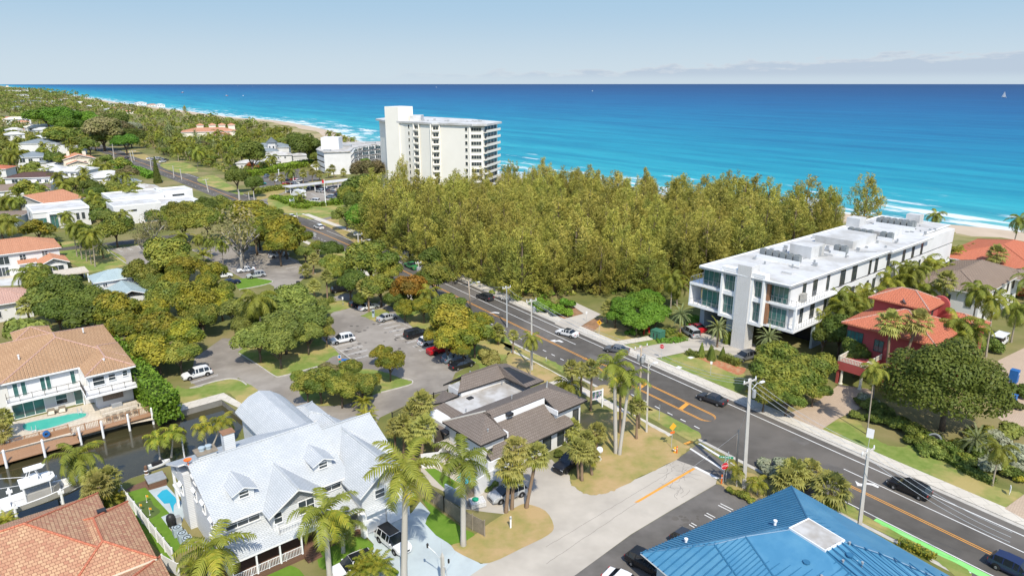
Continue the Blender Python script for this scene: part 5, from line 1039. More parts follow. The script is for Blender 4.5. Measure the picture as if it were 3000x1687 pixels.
# ---------------------------------------------------------------- trees around the car park (picked off the survey)
OL,YO,DG,GR_='olive green broadleaf tree with dense round crown','yellowish olive broadleaf tree with dense crown','dark green broadleaf tree','mid green leafy tree'
for q in [('K3',1620,470,225,'olive',OL),('K3',1750,620,150,'yolive',YO),('K3',2010,650,130,'yolive',YO),('K3',1900,770,150,'yolive',YO),('K3',1560,840,160,'olive',OL),('K3',1800,880,210,'yolive',YO),('K3',2080,900,150,'yolive',YO),('K3',1420,1000,150,'yolive',YO),('K3',1080,1000,190,'yolive',YO),('K3',1200,1140,180,'yolive',YO),('K3',1500,1190,220,'yolive',YO),('K3',1740,1220,190,'yolive',YO),('K3',1480,1370,180,'yolive',YO),('K3',1690,1390,160,'olive',OL),('K3',600,830,190,'dgreen',DG),('K3',780,920,180,'dgreen',DG),('K3',540,1000,160,'dgreen',DG),('K3',400,720,140,'olive',OL),('K3',1900,1060,150,'olive',OL),('K3',1950,150,170,'olive',OL),('K3',1720,180,130,'olive',OL),('K3',2430,100,190,'yolive',YO),('K3',2560,300,120,'yolive',YO),('K3',1080,215,140,'olive',OL),('K3',1350,640,150,'olive',OL),('K3',1430,720,110,'green_l',GR_),
 ('K4',330,1250-700+60,10,'olive',OL) if 0 else ('K4',560,560,190,'green_l',GR_),('K4',330,640,190,'green_l',GR_),('K4',650,740,200,'green_l',GR_),('K4',420,830,210,'green_l',GR_),('K4',180,930,190,'green_l',GR_),('K4',640,900,150,'green_l',GR_),('K4',60,830,130,'green_l',GR_),('K4',380,1010,170,'green_l',GR_),('K4',820,890,90,'olive',OL),('K4',1240,210,230,'olive',OL),('K4',1040,400,160,'dgreen',DG),('K4',1330,440,170,'olive',OL),('K4',1600,470,180,'orange_l','orange tinged tree turning to autumn colour'),('K4',1560,640,110,'yolive',YO),('K4',1850,380,180,'olive',OL),('K4',1840,190,150,'dgreen',DG),('K4',2070,780,250,'yolive',YO),('K4',2220,900,190,'yolive',YO),('K4',1960,970,170,'yolive',YO),('K4',2000,620,150,'olive',OL),('K4',870,225,120,'olive',OL),('K4',860,110,110,'dgreen',DG),
 ('K4',760,1340,170,'olive',OL),('K4',640,1390,130,'olive',OL),('K4',960,1400,150,'olive',OL),('K4',1160,1380,150,'olive',OL),('K4',1420,1150,150,'yolive',YO),('K4',1340,1060,90,'yolive',YO),('K4',1050,1230,110,'olive',OL),('K4',860,1230,110,'twig','thin pale barked tree with sparse twigs'),
 ('K4',380,60,160,'yolive',YO),('K4',150,-60,170,'yolive',YO),('K2',130,1120,200,'yolive',YO),('K2',340,1170,130,'olive',OL),('K2',430,1290,210,'yolive',YO),('K2',180,1260,160,'olive',OL),('K2',560,1330,120,'yolive',YO)]:
    tree(*q)
for q in [('K3',2250,260,270),('K3',1430,220,160),('K3',1330,330,90),('K4',30,30,120)]: tree(q[0],q[1],q[2],q[3],'twig','half bare grey brown tree with open twigs',kind='S',trunk=RND.choice(TRG),zs=1.0,hf=1.2)
tree('K4',20,100,70,'silver','silvery leaved small tree',hf=1)
for q in [('K3',1350,1150,140,'yolive',YO),('K3',1000,880,100,'olive',OL),('K3',1480,640,100,'olive',OL),('K3',2120,800,100,'olive',OL),('K3',1660,720,120,'yolive',YO),('K3',1860,980,130,'olive',OL),('K3',2200,1000,140,'green_l',GR_),('K3',2420,1100,120,'green_l',GR_),('K3',1320,1280,130,'yolive',YO),
 ('K4',120,720,150,'green_l',GR_),('K4',800,640,90,'green_l',GR_),('K4',760,790,110,'green_l',GR_),('K4',940,310,110,'olive',OL),('K4',1140,560,80,'dgreen',DG),('K4',1440,300,140,'olive',OL),('K4',1480,540,110,'dgreen',DG),('K4',1740,640,120,'yolive',YO),('K4',1860,880,120,'yolive',YO),('K4',2280,760,120,'yolive',YO),('K4',1700,560,90,'olive',OL),('K4',2120,1040,110,'yolive',YO),('K4',560,1300,90,'olive',OL),('K4',900,1300,110,'olive',OL),('K4',1060,1330,110,'olive',OL),('K4',1240,1330,100,'yolive',YO),('K4',620,120,90,'green_l',GR_),('K4',740,70,80,'olive',OL),
 ('K1',1650,1350,120,'olive',OL),('K1',1790,1330,110,'olive',OL),('K1',1930,1290,100,'dgreen',DG),('K1',2060,1270,90,'green_l',GR_),('K1',2160,1300,90,'olive',OL),('K1',1500,1400,90,'olive',OL),('K1',2300,1330,100,'olive',OL),('K1',1000,1400,80,'green_l',GR_),('K1',950,1300,90,'green_l',GR_),('K1',900,1180,80,'dgreen',DG)]: tree(*q)
r=random.Random(31)
for i in range(26): x=r.uniform(1050,1750); y=430+(x-1050)*.5+r.uniform(-60,110); shrub('K8',x,y,r.uniform(55,95),r.choice(('dgreen','dgreen','green_l','olive')),'shaded garden bush')
for i in range(20): x=r.uniform(1950,2560); y=1000+(x-1950)*.32-r.uniform(20,300); shrub('K8',x,y,r.uniform(50,90),r.choice(('dgreen','silver','green_l','olive')),'mixed garden bush')
# between beach drive and grove
for q in [('K2',1170,880,170,'dgreen',DG),('K2',1210,700,150,'twig','grey olive domed tree'),('K2',1100,1000,150,'dgreen',DG),('K2',1010,1120,120,'green_l',GR_),('K2',1150,1160,150,'bright','bright green leafy tree'),('K2',1340,1060,150,'green_l',GR_),('K2',1030,960,120,'olive',OL),('K2',650,480,150,'dgreen',DG),('K2',560,440,110,'dgreen',DG),('K2',110,560,150,'dgreen',DG),('K2',20,520,110,'olive',OL),('K2',720,560,80,'green_l',GR_),('K2',130,830,100,'dgreen',DG),('K2',1200,640,60,'bright','small bright green tree'),('K1',2230,1030,110,'dgreen',DG)]: tree(*q)
for i,q in enumerate([('K5',1400,180,170),('K5',1560,120,170),('K5',1680,230,160),('K5',1500,290,140),('K5',1300,240,110),('K5',1640,60,130)]): tree(*q,'bright','bright green sea grape tree',hf=.8,zs=.8).name='sea_grape_tree'
for q in [('K5',650,150,110),('K5',780,190,110),('K5',560,110,90),('K5',850,120,90)]: shrub(q[0],q[1],q[2],q[3],'bright','glossy green roadside bush')
# right: front gardens
for q in [('K8',200,120,200),('K8',420,200,220),('K8',560,60,200),('K8',350,340,170),('K8',600,280,140),('K8',130,330,140),('K8',250,-20,160)]: tree(*q,'olive',OL,hf=.95)
for q in [('K7',600,950,215),('K7',790,1170,175),('K7',420,1020,150),('K7',760,1270,120)]: tree(*q,'dgreen',DG,hf=1.2)
tree('K8',1885,250,395,'dgreen','very large round dark green tree with glossy dense crown',kind='B',hf=1.0,zs=1.18,add=0)
for q in [('K8',2350,760,120,'silver','silvery grey leaved bush'),('K8',2520,900,140,'silver','silvery grey leaved bush'),('K8',2250,1000,110,'silver','silvery grey leaved bush'),('K8',2150,900,100,'dgreen','dark green bush'),('K8',2440,700,130,'green_l','green garden bush'),('K8',2200,700,120,'olive','olive garden bush'),('K8',1950,790,60,'yshrub','yellow flowering bush'),('K8',2450,1060,70,'yshrub','yellow flowering bush'),('K8',2550,1130,60,'yshrub','yellow flowering bush'),('K8',1250,480,90,'dgreen','dark green bush'),('K8',1100,380,90,'silver','grey leaved bush'),('K8',1350,600,110,'dgreen','dark green bush'),('K8',1550,680,110,'dgreen','dark green bush'),('K8',1700,760,100,'dgreen','dark green bush'),('K8',1000,530,70,'green_l','green garden bush'),('K8',1850,850,80,'green_l','green garden bush'),('K8',2450,420,90,'dgreen','dark green bush'),('K8',2560,300,100,'dgreen','dark green bush'),
 ('K8',180,1060,120,'silver','silver leaved buttonwood bush'),('K8',290,1000,110,'silver','silver leaved buttonwood bush'),('K8',120,980,80,'silver','silver leaved buttonwood bush'),('L6',1750,600,60,'olive','low clipped olive hedge bush'),('L6',1830,630,70,'olive','low clipped olive hedge bush'),('L6',1900,660,70,'olive','low clipped olive hedge bush'),
 ('L4',1560,890,70,'dgreen','spiky dark green bush'),('L4',880,1210,60,'green_l','green courtyard bush'),('L4',950,1180,60,'green_l','green courtyard bush'),('L4',1610,790,40,'green_l','tall narrow bush'),('K2',330,1100,10,'green_l','x') if 0 else ('M1',1170,870,100,'yshrub','golden yellow shrub'),('K2',130,680,60,'rshrub','red flowering shrub'),('K2',205,665,40,'yolive','olive shrub'),('M5',1430,660,120,'bright','round clipped lime green shrub'),('L2',950,690,150,'green_l','leafy green bush'),('L2',860,720,110,'dgreen','dark green bush'),('L2',1100,690,70,'yshrub','yellow leaved bush'),('L2',1840,1370,70,'yshrub','yellow leaved bush'),('K5',1530,380,50,'green_l','green bush'),('K5',1760,420,40,'green_l','green bush'),('K5',2030,280,90,'bright','glossy green bush'),('K5',1450,390,60,'bright','glossy green bush'),('K8',1640,740,60,'green_l','green garden bush'),
 ('K4',2350,1080,110,'fan','shaggy grey green bush'),('K4',2420,1180,90,'fan','shaggy grey green bush'),('K5',130,640,90,'fan','shaggy grey green bush'),('K7',2330,1010,40,'bright','round clipped bush'),('K7',2180,1130,110,'dgreen','dark green bush'),('K7',2480,560,90,'rshrub','reddish shrub')]: shrub(*q)
# condominium garden: clipped cones and hedges
for i,(x,y,h) in enumerate(((2105,630,2.9),(2190,640,2.6),(2205,660,2.7),(2305,650,2.4))):
    p=P('K5',x,y); b=MB(); r=random.Random(i); b.lathe([(.62,0),(.7,.5),(.3,h*.75),(0,h*.95)],8,m=1)
    for _ in range(420): f=r.random()**1.3; a=r.uniform(0,6.28); rr=.78*(1-f)+.03; n=Vector((cos(a),sin(a),.4)); leafq(b,Vector((cos(a)*rr,sin(a)*rr,f*h)),(n+rdir(r)*.6).normalized(),.12,r)
    o=b.build('topiary_cone',[MT['green_l'],MT['dgreen']],uv=False); o.location=p; tag(o,('leftmost','second from left','third from left','rightmost')[i]+' of the clipped green cones in the condominium flower bed','topiary','clipped cones in the condominium garden')
hedge('clipped green hedge beside the dark car in front of the condominium',px('K5',(2330,660),(2460,720)),1.3,1.3,'green_l'); hedge('low green hedge left of the clipped cones',px('K5',(1970,600),(2090,635)),1.6,.8,'green_l'); hedge('squared hedge beside the green utility cabinet',px('K5',(1730,440),(1850,415)),1.4,1.3,'olive'); hedge('low ground hedge round the condominium entrance island',px('K5',(1690,490),(1830,490),(1960,460)),2.0,.5,'bright'); hedge('rounded green hedge beside the stone tower',px('K5',(2360,500),(2370,510)),2.2,2.6,'olive')
hedge('tall lime green clusia hedge along the tan roofed villa',px('L1',(985,85),(1180,235),(1340,390),(1520,570),(1690,740),z=4),3.2,4.4,'lime',.26,15); hedge('low hedge with white flowers along the front lawn by the road',px('K8',(1480,760),(1650,830),(1850,960),(2050,1080),(2300,1190)),1.4,.7,'green_l'); hedge('dark green hedge along the lane side of the front lawn',px('K8',(1640,790),(1800,850),(1950,960)),1.2,1.3,'dgreen')
hedge('lime hedge running behind the north hotel car park',px('K2',(70,765),(330,720),(480,690),(700,650)),9,3,'lime',.5,3.2); hedge('clipped bright hedge in front of the carport lawn',px('K2',(470,980),(640,1035),(790,1045),(960,1010)),3,1.6,'lime',.35,6); hedge('yellow green mounded hedge left of the hotel sign',px('K2',(330,970),(420,995),(480,1025)),4,1.5,'lime',.35,6); hedge('yellow green mounded hedge right of the hotel sign',px('K2',(515,1035),(560,1060),(670,1065)),4,1.5,'lime',.35,6); hedge('bright clipped hedge at the right end of the hotel lawn',px('K2',(900,1020),(960,1035)),4,2.2,'lime',.35,6); hedge('green hedge along the road in front of the north hotel car park',px('K2',(160,930),(260,905),(460,880)),4,2,'green_l',.4,5); hedge('long green hedge beside the road near the dark conifer',px('K1',(1130,945),(1290,975),(1440,1040)),5,2.5,'bright',.5,4)
hedge('golden hedge beside the green bicycle lane',px('L7',(1225,890),(1410,975),(1600,1075)),1.0,.7,'yolive',.14,30); hedge('low hedge at the car park entrance island',px('K4',(470,480),(600,455)),2,1,'green_l'); hedge('low hedge under the fan palms at the car park exit',px('K4',(740,620),(900,590)),2,1,'green_l')
# norfolk-like dark conifer by the road
p=P('K1',1490,1085); t=thing('conifer_tree','narrow dark green conifer standing alone beside the road','tree',p); obj('trunk',CAT[0],t,(0,0,0),0,(16,16,17)); b=MB(); r=random.Random(8); b.lathe([(1.6,1.2),(1.9,3),(.9,12),(0,17)],8)
for _ in range(3200): f=r.random()**1.4; a=r.uniform(0,6.28); rr=2.7*(1-f)**.8*r.uniform(.8,1.12)+.05; n=Vector((cos(a),sin(a),.3)); leafq(b,Vector((cos(a)*rr,sin(a)*rr,.6+f*18.4)),(n+rdir(r)*.7).normalized(),r.uniform(.2,.42),r)
b.build('foliage',MT['dgreen'],t,uv=False); t.scale=(.7,.7,.7)
# palms near the camera
for q in [('royal','L5',675,1480,690,270,1.15),('royal','L3',1345,1490,1300,960,1.0),('royal','L5',1315,1090,1310,180,1.05),('royal','L2',1960,1600,2010,1150,1.05),('royal','L3',1446,1268,1440,1040,.75),('royal','L4',2105,890,1290,700,.95,'K5'),('royal','L4',2140,903,1430,835,.85,'K5'),('coco','L2',815,640,725,270,.9),
 ('chris','L1',1612,1370,1585,1150,1.0),('chris','L1',1724,1335,1745,1085,1.0),('chris','L1',2075,1215,2060,1025,1.0),('chris','L1',2150,1200,2240,975,1.0),
 ('fan','L4',1070,1449,1110,1010,1.15),('fan','L4',1262,1405,1360,910,1.1),('fan','L4',1125,1420,1160,850,1.05),('fan','L4',1128,1420,1130,1110,.9),('fan','L4',1700,790,1695,650,.95),('fan','L4',1786,1150,1785,870,1.0),('fan','L4',1755,1130,1740,840,.9),('fan','L4',1880,1095,1860,900,.9),('fan','L4',1870,490,1880,90,.95),('fan','L4',1778,330,1780,100,.9),('fan','L4',2146,700,2150,250,1.0),('fan','L4',2300,755,2310,440,.9),('fan','L4',262,1020,300,640,1.15),
 ('fan','K4',625,375,625,290,1.1),('fan','K4',700,330,710,190,1.15),('fan','K4',716,555,705,440,1.1),('fan','K4',836,590,825,350,1.05),('fan','K4',1226,685,1220,490,1.1),('fan','K4',1170,640,1165,440,1.0),('fan','K4',2444,990,2445,870,1.1),('chris','K4',1850,760,1790,500,1.4),('fan','K5',200,490,180,390,1.1),('fan','K5',330,600,335,420,.7),('coco','K5',492,800,505,450,.62),('chris','L6',1796,560,1800,410,.7),('chris','L6',1990,640,1995,530,.8),
 ('date','K5',1906,415,1915,225,1.0),('date','K5',2256,535,2270,350,1.0),('date','K6',912,1405,915,1165,1.0),('royal','K7',1095,1390,1120,880,.75) if 0 else ('fan','K8',1265,302,1120,890,1.5,'K7'),('fan','K8',1335,330,1410,880,1.5,'K7'),('coco','K8',1095,717,1168,95,.62),('coco','K8',2275,1200,2350,850,.6),
 ('coco','M2',1262,625,1185,140,.95),('coco','M2',1340,665,1250,120,.95),('coco','M2',1415,700,1390,330,.85),('coco','M2',1490,745,1440,300,.8),('coco','M2',1556,790,1495,230,.95),('fan','K3',297,1140,240,950,1.3),('coco','K3',1030,910,1030,830,.7),('coco','K3',2105,570,2090,350,.8),('coco','K3',2000,500,1960,330,.7),('coco','K3',1890,450,1870,310,.7),('coco','K6',100,900,100,700,.95),
 ('fan','K2',607,830,603,735,1.5),('fan','K2',692,810,690,720,1.4),('fan','K2',762,805,755,740,1.4),('fan','K2',737,730,725,650,1.4),('fan','K2',850,780,840,725,1.3),('fan','K2',905,775,880,690,1.5),('fan','K2',985,770,985,720,1.3),('coco','K2',487,850,480,715,1.1),('fan','K2',358,880,320,770,1.3),('fan','K2',405,865,400,775,1.3),('coco','K2',1300,1330,1290,1270,1.0) if 0 else ('coco','K2',575,1040,575,945,.8)]: palm(*q)
for q in [('coco','K4',170,560,9,1.15),('fan','L4',275,410,6.5,1.2),('fan','L4',190,510,5.5,1.1),('fan','L4',110,620,5,1.1),('fan','L4',200,690,4.5,1.1),('fan','L4',20,640,4,.9),('fan','L4',1690,90,6,1.0),('coco','L4',1660,240,3,.75),('fan','L4',1930,690,2.4,1.0),('fan','L4',1830,760,2.2,.9),('fan','K8',400,1080,3,1.35),('fan','K8',330,1150,2.6,1.2),('fan','K8',760,1230,3,1.5),('fan','K8',560,1060,2.6,1.1),('date','K8',2130,760,2.5,.9),
 ('coco','K7',570,600,9,1.0),('coco','K7',430,830,6,.9),('coco','K7',1060,290,10,1.0),('coco','K7',1190,250,9,.95),('coco','K7',1390,320,10.5,1.0),('coco','K7',960,470,6,.9),('coco','K7',1300,430,8,.95),('fan','K7',1710,440,9.5,1.5),('coco','K7',2050,540,12,1.0),('coco','K7',2220,640,11,.95),('fan','K7',2250,160,9,1.6),('coco','K7',1820,890,10,1.0),('chris','K7',1900,1010,8.5,1.6),('coco','K7',1990,960,9.5,1.0),('coco','K7',1480,240,8,1.2),('coco','K7',1280,330,8.5,1.2),('coco','K7',1120,440,8,1.15),('coco','K7',880,560,7.5,1.1),('coco','K7',760,620,8,1.1),('coco','K7',640,720,8,1.1),('coco','K7',1640,300,7,1.1),('coco','K7',1500,520,7,1.1),('coco','K7',1800,130,7,1),('coco','K7',1880,170,6,1),('coco','K7',1560,260,6,1),('coco','K7',1700,190,6,1),('coco','K7',2020,110,6,1),('coco','K7',2470,730,7,1),('fan','K7',1650,480,6,1.2),('coco','K7',700,760,6,.9),('coco','K7',820,680,5,.85),('chris','K7',1720,1040,4,1.2),('coco','K7',960,1400,5,.7),
 ('coco','K3',70,160,9,1.2),('date','K3',950,380,4,1.3),('coco','K3',1160,90,6,1.0),('areca','K3',700,1020,3,1.3),('areca','K3',120,960,2,1.4),('coco','K3',620,100,5,1),('areca','K3',450,280,2,1.4),('coco','K3',1700,290,4,.8),('areca','K3',1920,480,2,1.2),('coco','K3',240,640,6,1.1),('coco','K3',380,620,5,1.1),('areca','K3',1500,650,2,.8),('areca','M5',1000,540,1.2,.75),('areca','M5',1190,600,1.2,.8),('areca','M5',900,640,1,.7),('fan','L2',930,560,3.8,1.1),('fan','L2',1020,480,3.4,1.0),('fan','L2',900,500,3.6,1.0),('areca','L2',1060,680,1.2,.7),('fan','L2',870,640,2.6,.9),('areca','L2',50,900,2,.6),('areca','L2',1850,1330,1,.7),('fan','L1',25,940,3,1),('fan','L1',15,1080,2.4,.9),
 ('coco','K2',930,370,9,1.3),('coco','K2',850,350,8,1.2),('coco','K2',1000,400,8,1.2),('coco','K2',1070,410,7,1.1),('coco','K2',1060,1090,5,.9),('coco','K2',1230,1040,6,1),('coco','K2',1240,1140,5,1),('coco','K2',1280,1250,5,.9),('coco','K2',1390,1330,3.5,.9),('areca','L3',1620,240,1.5,.8),('areca','L3',1600,130,1.5,.7),('coco','K4',1600,300,0.1,.1) if 0 else ('fan','K5',1230,160,3.5,1.1),('coco','K6',60,640,8,.9),('coco','K6',300,420,8,1.0) if 0 else ('areca','K5',1900,430,.6,.4)]: palmc(*q)
for k,x,y in (('M1',110,330),('M1',190,310),('M1',270,330)): palmc('coco',k,x,y,12,1.3)
for x,y,h in ((560,590,6),(460,620,6),(860,620,6),(1540,610,7),(1500,760,8),(1580,760,7),(800,150,8),(1230,120,8),(1000,200,6),(2100,760,6),(2300,720,8),(300,960,6),(720,930,5),(100,1150,6),(250,1180,6),(60,1200,5),(1750,1190,7),(1650,1100,6),(1900,1240,6),(1850,1050,5),(2420,1040,6),(2450,880,5),(1950,1390,4)): palmc('coco','M1',x,y,h,RND.uniform(.9,1.25))
for x,y,r,m in ((500,960,200,'olive'),(650,1080,160,'olive'),(1640,900,140,'dgreen'),(1800,940,110,'dgreen'),(1000,380,130,'dgreen'),(1100,440,110,'olive'),(2200,500,150,'olive'),(1960,420,120,'green_l'),(2400,1010,160,'olive'),(2100,900,120,'green_l'),(350,1200,130,'green_l'),(560,1180,120,'green_l'),(1640,1300,110,'dgreen'),(1760,1020,120,'green_l'),(150,480,130,'dgreen'),(2350,660,140,'twig')): tree('M1',x,y,r,m,{'olive':OL,'dgreen':DG,'green_l':GR_,'twig':'grey olive domed tree'}[m],kind='F')
# ---------------------------------------------------------------- the casuarina grove
GP=[(-47,218),(-29,185),(-8,157),(2,149.5),(17,154),(34,150),(62,172),(104,212),(108,226),(92,244),(70,262),(28,298),(0,318),(-6,286),(-20,274),(-42,262),(-58,248)]
pts=[]; r=random.Random(12)
for _ in range(9000):
    x,y=r.uniform(-60,122),r.uniform(148,360)
    if inpoly(x,y,GP) and all((x-a)**2+(y-b)**2>(6.6 if y<200 else 7.7)**2 for a,b in pts): pts.append((x,y))
for x,y in pts:
    d=y-(160-.75*x if x<10 else 150); row='along the road edge of' if s_of((x,y)) and min((x-rp_(s,14).x)**2+(y-rp_(s,14).y)**2 for s in range(60,320,6))<100 else ('on the seaward side of' if y>262 or x>78 else ('beside the condominium in' if x>25 and (x-42)*.77-(y-122)*.64>-40 else 'in the middle of'))
    casu(x,y,r.uniform(12,18.5)*(1 if y<255 else .88),row+' the grove','feathery olive casuarina',r.uniform(1.15,1.5))
for x,y in ((9,157),(14.5,161),(21,160),(27,156),(32,155)): casu(x,y,r.uniform(12,14),'overhanging the beach path','feathery olive casuarina',1.2)
p=P('K6',1720,150,3); casu(116,222,20,None,'lone tall feathery casuarina at the condominium beach end',1.15,None); casu(104,223,16,None,'slender feathery casuarina left of the lone beach one',1.1,None)
for k,x,y,h in (('K2',1540,690,17),('K2',1740,700,15),('K2',1980,640,16),('K2',2110,690,14)): p=P(k,x,y,h*.7); casu(p.x,p.y,h,'standing up against the hotel tower','slender feathery casuarina',.8,None)
p=P('K1',1750,425); casu(p.x,p.y,13,None,'single wind blown casuarina on the far beach',1.2,None)
# ---------------------------------------------------------------- wider greenery of the barrier island
BB=[]
for h in list(bpy.data.objects):
    if h.type=='EMPTY' and h.parent is None and h.get('category') in ('house','building','apartment building','carport'):
        xs=[];ys=[]
        for c in h.children:
            if c.type=='MESH': 
                for v in c.bound_box: 
                    w=c.matrix_basis@Vector(v); xs.append(w.x); ys.append(w.y)
        BB.append((h.location.x,h.location.y,h.rotation_euler.z,min(xs),max(xs),min(ys),max(ys)))
def built(x,y,m=1.5):
    for ox,oy,a,x0,x1,y0,y1 in BB:
        dx,dy=x-ox,y-oy; lx=dx*cos(a)+dy*sin(a); ly=-dx*sin(a)+dy*cos(a)
        if x0-m<lx<x1+m and y0-m<ly<y1+m: return True
    return False
RPL=[rp_(s,0) for s in range(0,int(RS[-1]),5)]
def roadoff(x,y):
    best=min(range(len(RPL)),key=lambda i:(RPL[i].x-x)**2+(RPL[i].y-y)**2); p=RPL[best]; q=RPL[min(best+1,len(RPL)-1)]; d=(q-p).normalized() if best<len(RPL)-1 else (p-RPL[best-1]).normalized()
    return (x-p.x)*d.y-(y-p.y)*d.x
LOTS=[px('K2',(60,810),(220,740),(560,670),(800,750),(1140,770),(1160,1000),(980,1100),(900,1200),(600,1200),(270,1000),(150,1000))]
def shored(x,y):  # metres inland from the water
    return min((c-Vector((x,y,0))).length for c in cst if c.y<2500)
r=random.Random(77); SC_=[]
def free(x,y,rad,front=9):
    if built(x,y,rad*.5) or abs(roadoff(x,y))<11+rad*.6 or any(inpoly(x,y,q) for q in LOTS): return False
    L=hypot(x,y); ux,uy=x/L,y/L
    for d in (front*.5,front,front*1.8):
        if built(x+ux*d,y+uy*d,0) : return False
    return True
def zone(n,poly,kinds,gap,front=9,minsh=45):
    k=0; xs=[p[0] for p in poly]; ys=[p[1] for p in poly]; tr=0
    while k<n and tr<n*60:
        tr+=1; x,y=r.uniform(min(xs),max(xs)),r.uniform(min(ys),max(ys))
        if not inpoly(x,y,poly): continue
        kd=r.choices([q[0] for q in kinds],[q[1] for q in kinds])[0]; rad=r.uniform(2.6,5.6) if kd not in PC else 2
        if any((x-a)**2+(y-b)**2<((rad+c)*gap)**2 for a,b,c in SC_) or not free(x,y,rad,front) or shored(x,y)<minsh: continue
        SC_.append((x,y,rad)); k+=1
        if kd in PC: 
            h=r.uniform(5,10); palm_at(kd,(x,y,0),(x+r.uniform(-1,1),y+r.uniform(-1,1),h),r.uniform(.9,1.3))
        else: put_tree(x,y,rad,rad*.85+.9,kd,r.choice(BR_F),{'olive':OL,'yolive':YO,'dgreen':DG,'green_l':GR_,'twig':'grey olive domed tree','bright':'bright green leafy tree'}[kd],zs=.85)
EAST=[(-70,262),(-115,330),(-170,395),(-340,600),(-420,700),(-330,800),(-190,640),(-90,470),(-70,400),(-110,380)]
WEST=[(-125,265),(-330,520),(-430,690),(-560,720),(-420,480),(-300,330),(-235,250),(-190,215),(-150,200)]
zone(48,EAST,(('olive',3),('dgreen',2),('green_l',2),('twig',1)),.62); zone(120,EAST,(('coco',4),('fan',1)),.55,6)
zone(48,WEST,(('olive',3),('dgreen',2),('green_l',3),('twig',1),('yolive',1)),.62,11); zone(60,WEST,(('coco',1),),.5,8)
zone(18,[(-160,150),(-128,172),(-120,200),(-160,235),(-230,215),(-200,150)],(('olive',2),('dgreen',2),('coco',3),('green_l',2)),.6,10)
zone(14,[(-96,100),(-80,118),(-75,130),(-100,138),(-130,140),(-130,100)],(('dgreen',2),('coco',2),('green_l',2)),.6,8)
zone(16,[(60,160),(100,200),(150,225),(160,180),(120,120),(110,110)],(('coco',4),('green_l',1)),.6,7,30)
# two big shade domes seen over the road bend
for q in (('K1',440,455,120,'bright'),('K1',560,470,120,'bright'),('K1',640,530,110,'bright'),('K1',830,490,100,'bright'),('K1',1080,500,110,'dgreen'),('K1',960,600,150,'twig'),('K1',1100,590,120,'twig'),('K1',1240,560,80,'silver'),('K1',1180,690,110,'bright'),('K1',1230,640,100,'dgreen'),('K1',560,640,120,'olive')): tree(q[0],q[1],q[2],q[3],q[4],{'bright':'wide bright green shade tree','dgreen':'wide dark green shade tree','twig':'broad grey olive domed tree','silver':'pale grey domed tree','olive':'wide olive shade tree'}[q[4]],kind='N',hf=.9,zs=.75)
for q in ((760,690,90,'olive',OL),(840,725,80,'dgreen',DG),(880,650,90,'olive',OL),(700,640,100,'dgreen',DG),(960,660,90,'green_l',GR_)): tree('K1',*q,kind='F')
for q in ((1560,600),(1600,600),(1740,720),(1880,700),(1530,720)): palmc('date','K1',*q,7,2.2)
KP=px('K1',(1480,700),(1560,620),(2150,640),(2280,780),(2100,880),(1880,960),(1660,880),(1520,830))
r=random.Random(5); k=0
for _ in range(600):
    x,y=r.uniform(1480,2280),r.uniform(620,960); p=P('K1',x,y)
    if k>=44 or not inpoly(p.x,p.y,KP) or built(p.x,p.y,3) or abs(roadoff(p.x,p.y))<15 or any((p.x-a)**2+(p.y-b)**2<36 for a,b,_c in SC_): continue
    SC_.append((p.x,p.y,3)); k+=1
    if r.random()<.62: palm_at(r.choice(('coco','coco','date')),(p.x,p.y,0),(p.x+r.uniform(-1,1),p.y,r.uniform(6,10)),r.uniform(1.2,1.7))
    else: m=r.choice(('olive','dgreen','green_l')); R=r.uniform(3,5); put_tree(p.x,p.y,R,R*.85+.9,m,r.choice(BR_F),{'olive':OL,'dgreen':DG,'green_l':GR_}[m],zs=.85)
# far woods and low scrub that read as one mass
def mass(name,label,n,fn,mats,lsz,rr,cat='woodland',nl=26):
    r=random.Random(len(label)); b=MB(); k=0
    while k<n:
        q=fn(r)
        if not q: continue
        x,y,s=q; k+=1; R=rr*s*r.uniform(.6,1.3); mi=r.randrange(len(mats))
        for _ in range(nl):
            d=rdir(r,-.2); p=Vector((x+d.x*R,y+d.y*R,R*.6+d.z*R*.75)); j=len(b.f); leafq(b,p,(d+rdir(r)*.5).normalized(),lsz*s*r.uniform(.6,1.4),r); b.m[j]=mi
    o=b.build(name,[MT[m] for m in mats],uv=False); tag(o,label,cat,kind='stuff'); return o
def farw(r):
    Y=690*math.exp(r.random()**1.0*2.2); w=r.random(); s=Y/700
    xc=-.73*Y+ (Y<2800)*0; 
    i=min(range(len(cst)),key=lambda i:abs(cst[i].y-Y)); xs=cst[i].x-46-Y*.012; xl=-.80*Y-30
    if xs<xl: return None
    x=xl+(xs-xl)*w
    return (x,Y,.8+.35*s) if not built(x,Y,2) and abs(roadoff(x,Y))>9 else None
mass('far_woodland','distant belt of palms and trees along the far coast',2300,farw,['olive','dgreen','green_l','twig'],1.15,4.2)
def scrub(r):
    x,y=r.uniform(-560,0),r.uniform(255,760)
    if not(inpoly(x,y,EAST) or inpoly(x,y,WEST)) or built(x,y,2) or abs(roadoff(x,y))<13 or any(inpoly(x,y,q) for q in LOTS): return None
    return (x,y,.8)
mass('scrub','low green undergrowth between the houses and palms',3400,scrub,['olive','green_l','dgreen','fan'],.7,2.5,'undergrowth',26)
def scrub2(r):
    x,y=r.uniform(-60,150),r.uniform(145,350)
    if not inpoly(x,y,GP) or built(x,y,2): return None
    return (x,y,.7)
mass('undergrowth','shaded undergrowth beneath the casuarina grove',900,scrub2,['dgreen','olive','casu'],.55,1.6,'undergrowth',20)
def scrub3(r):
    s=r.uniform(120,330); p=rp_(s,r.uniform(13.5,19)); return (p.x,p.y,.6) if -45<p.x<12 and p.y<225 else None
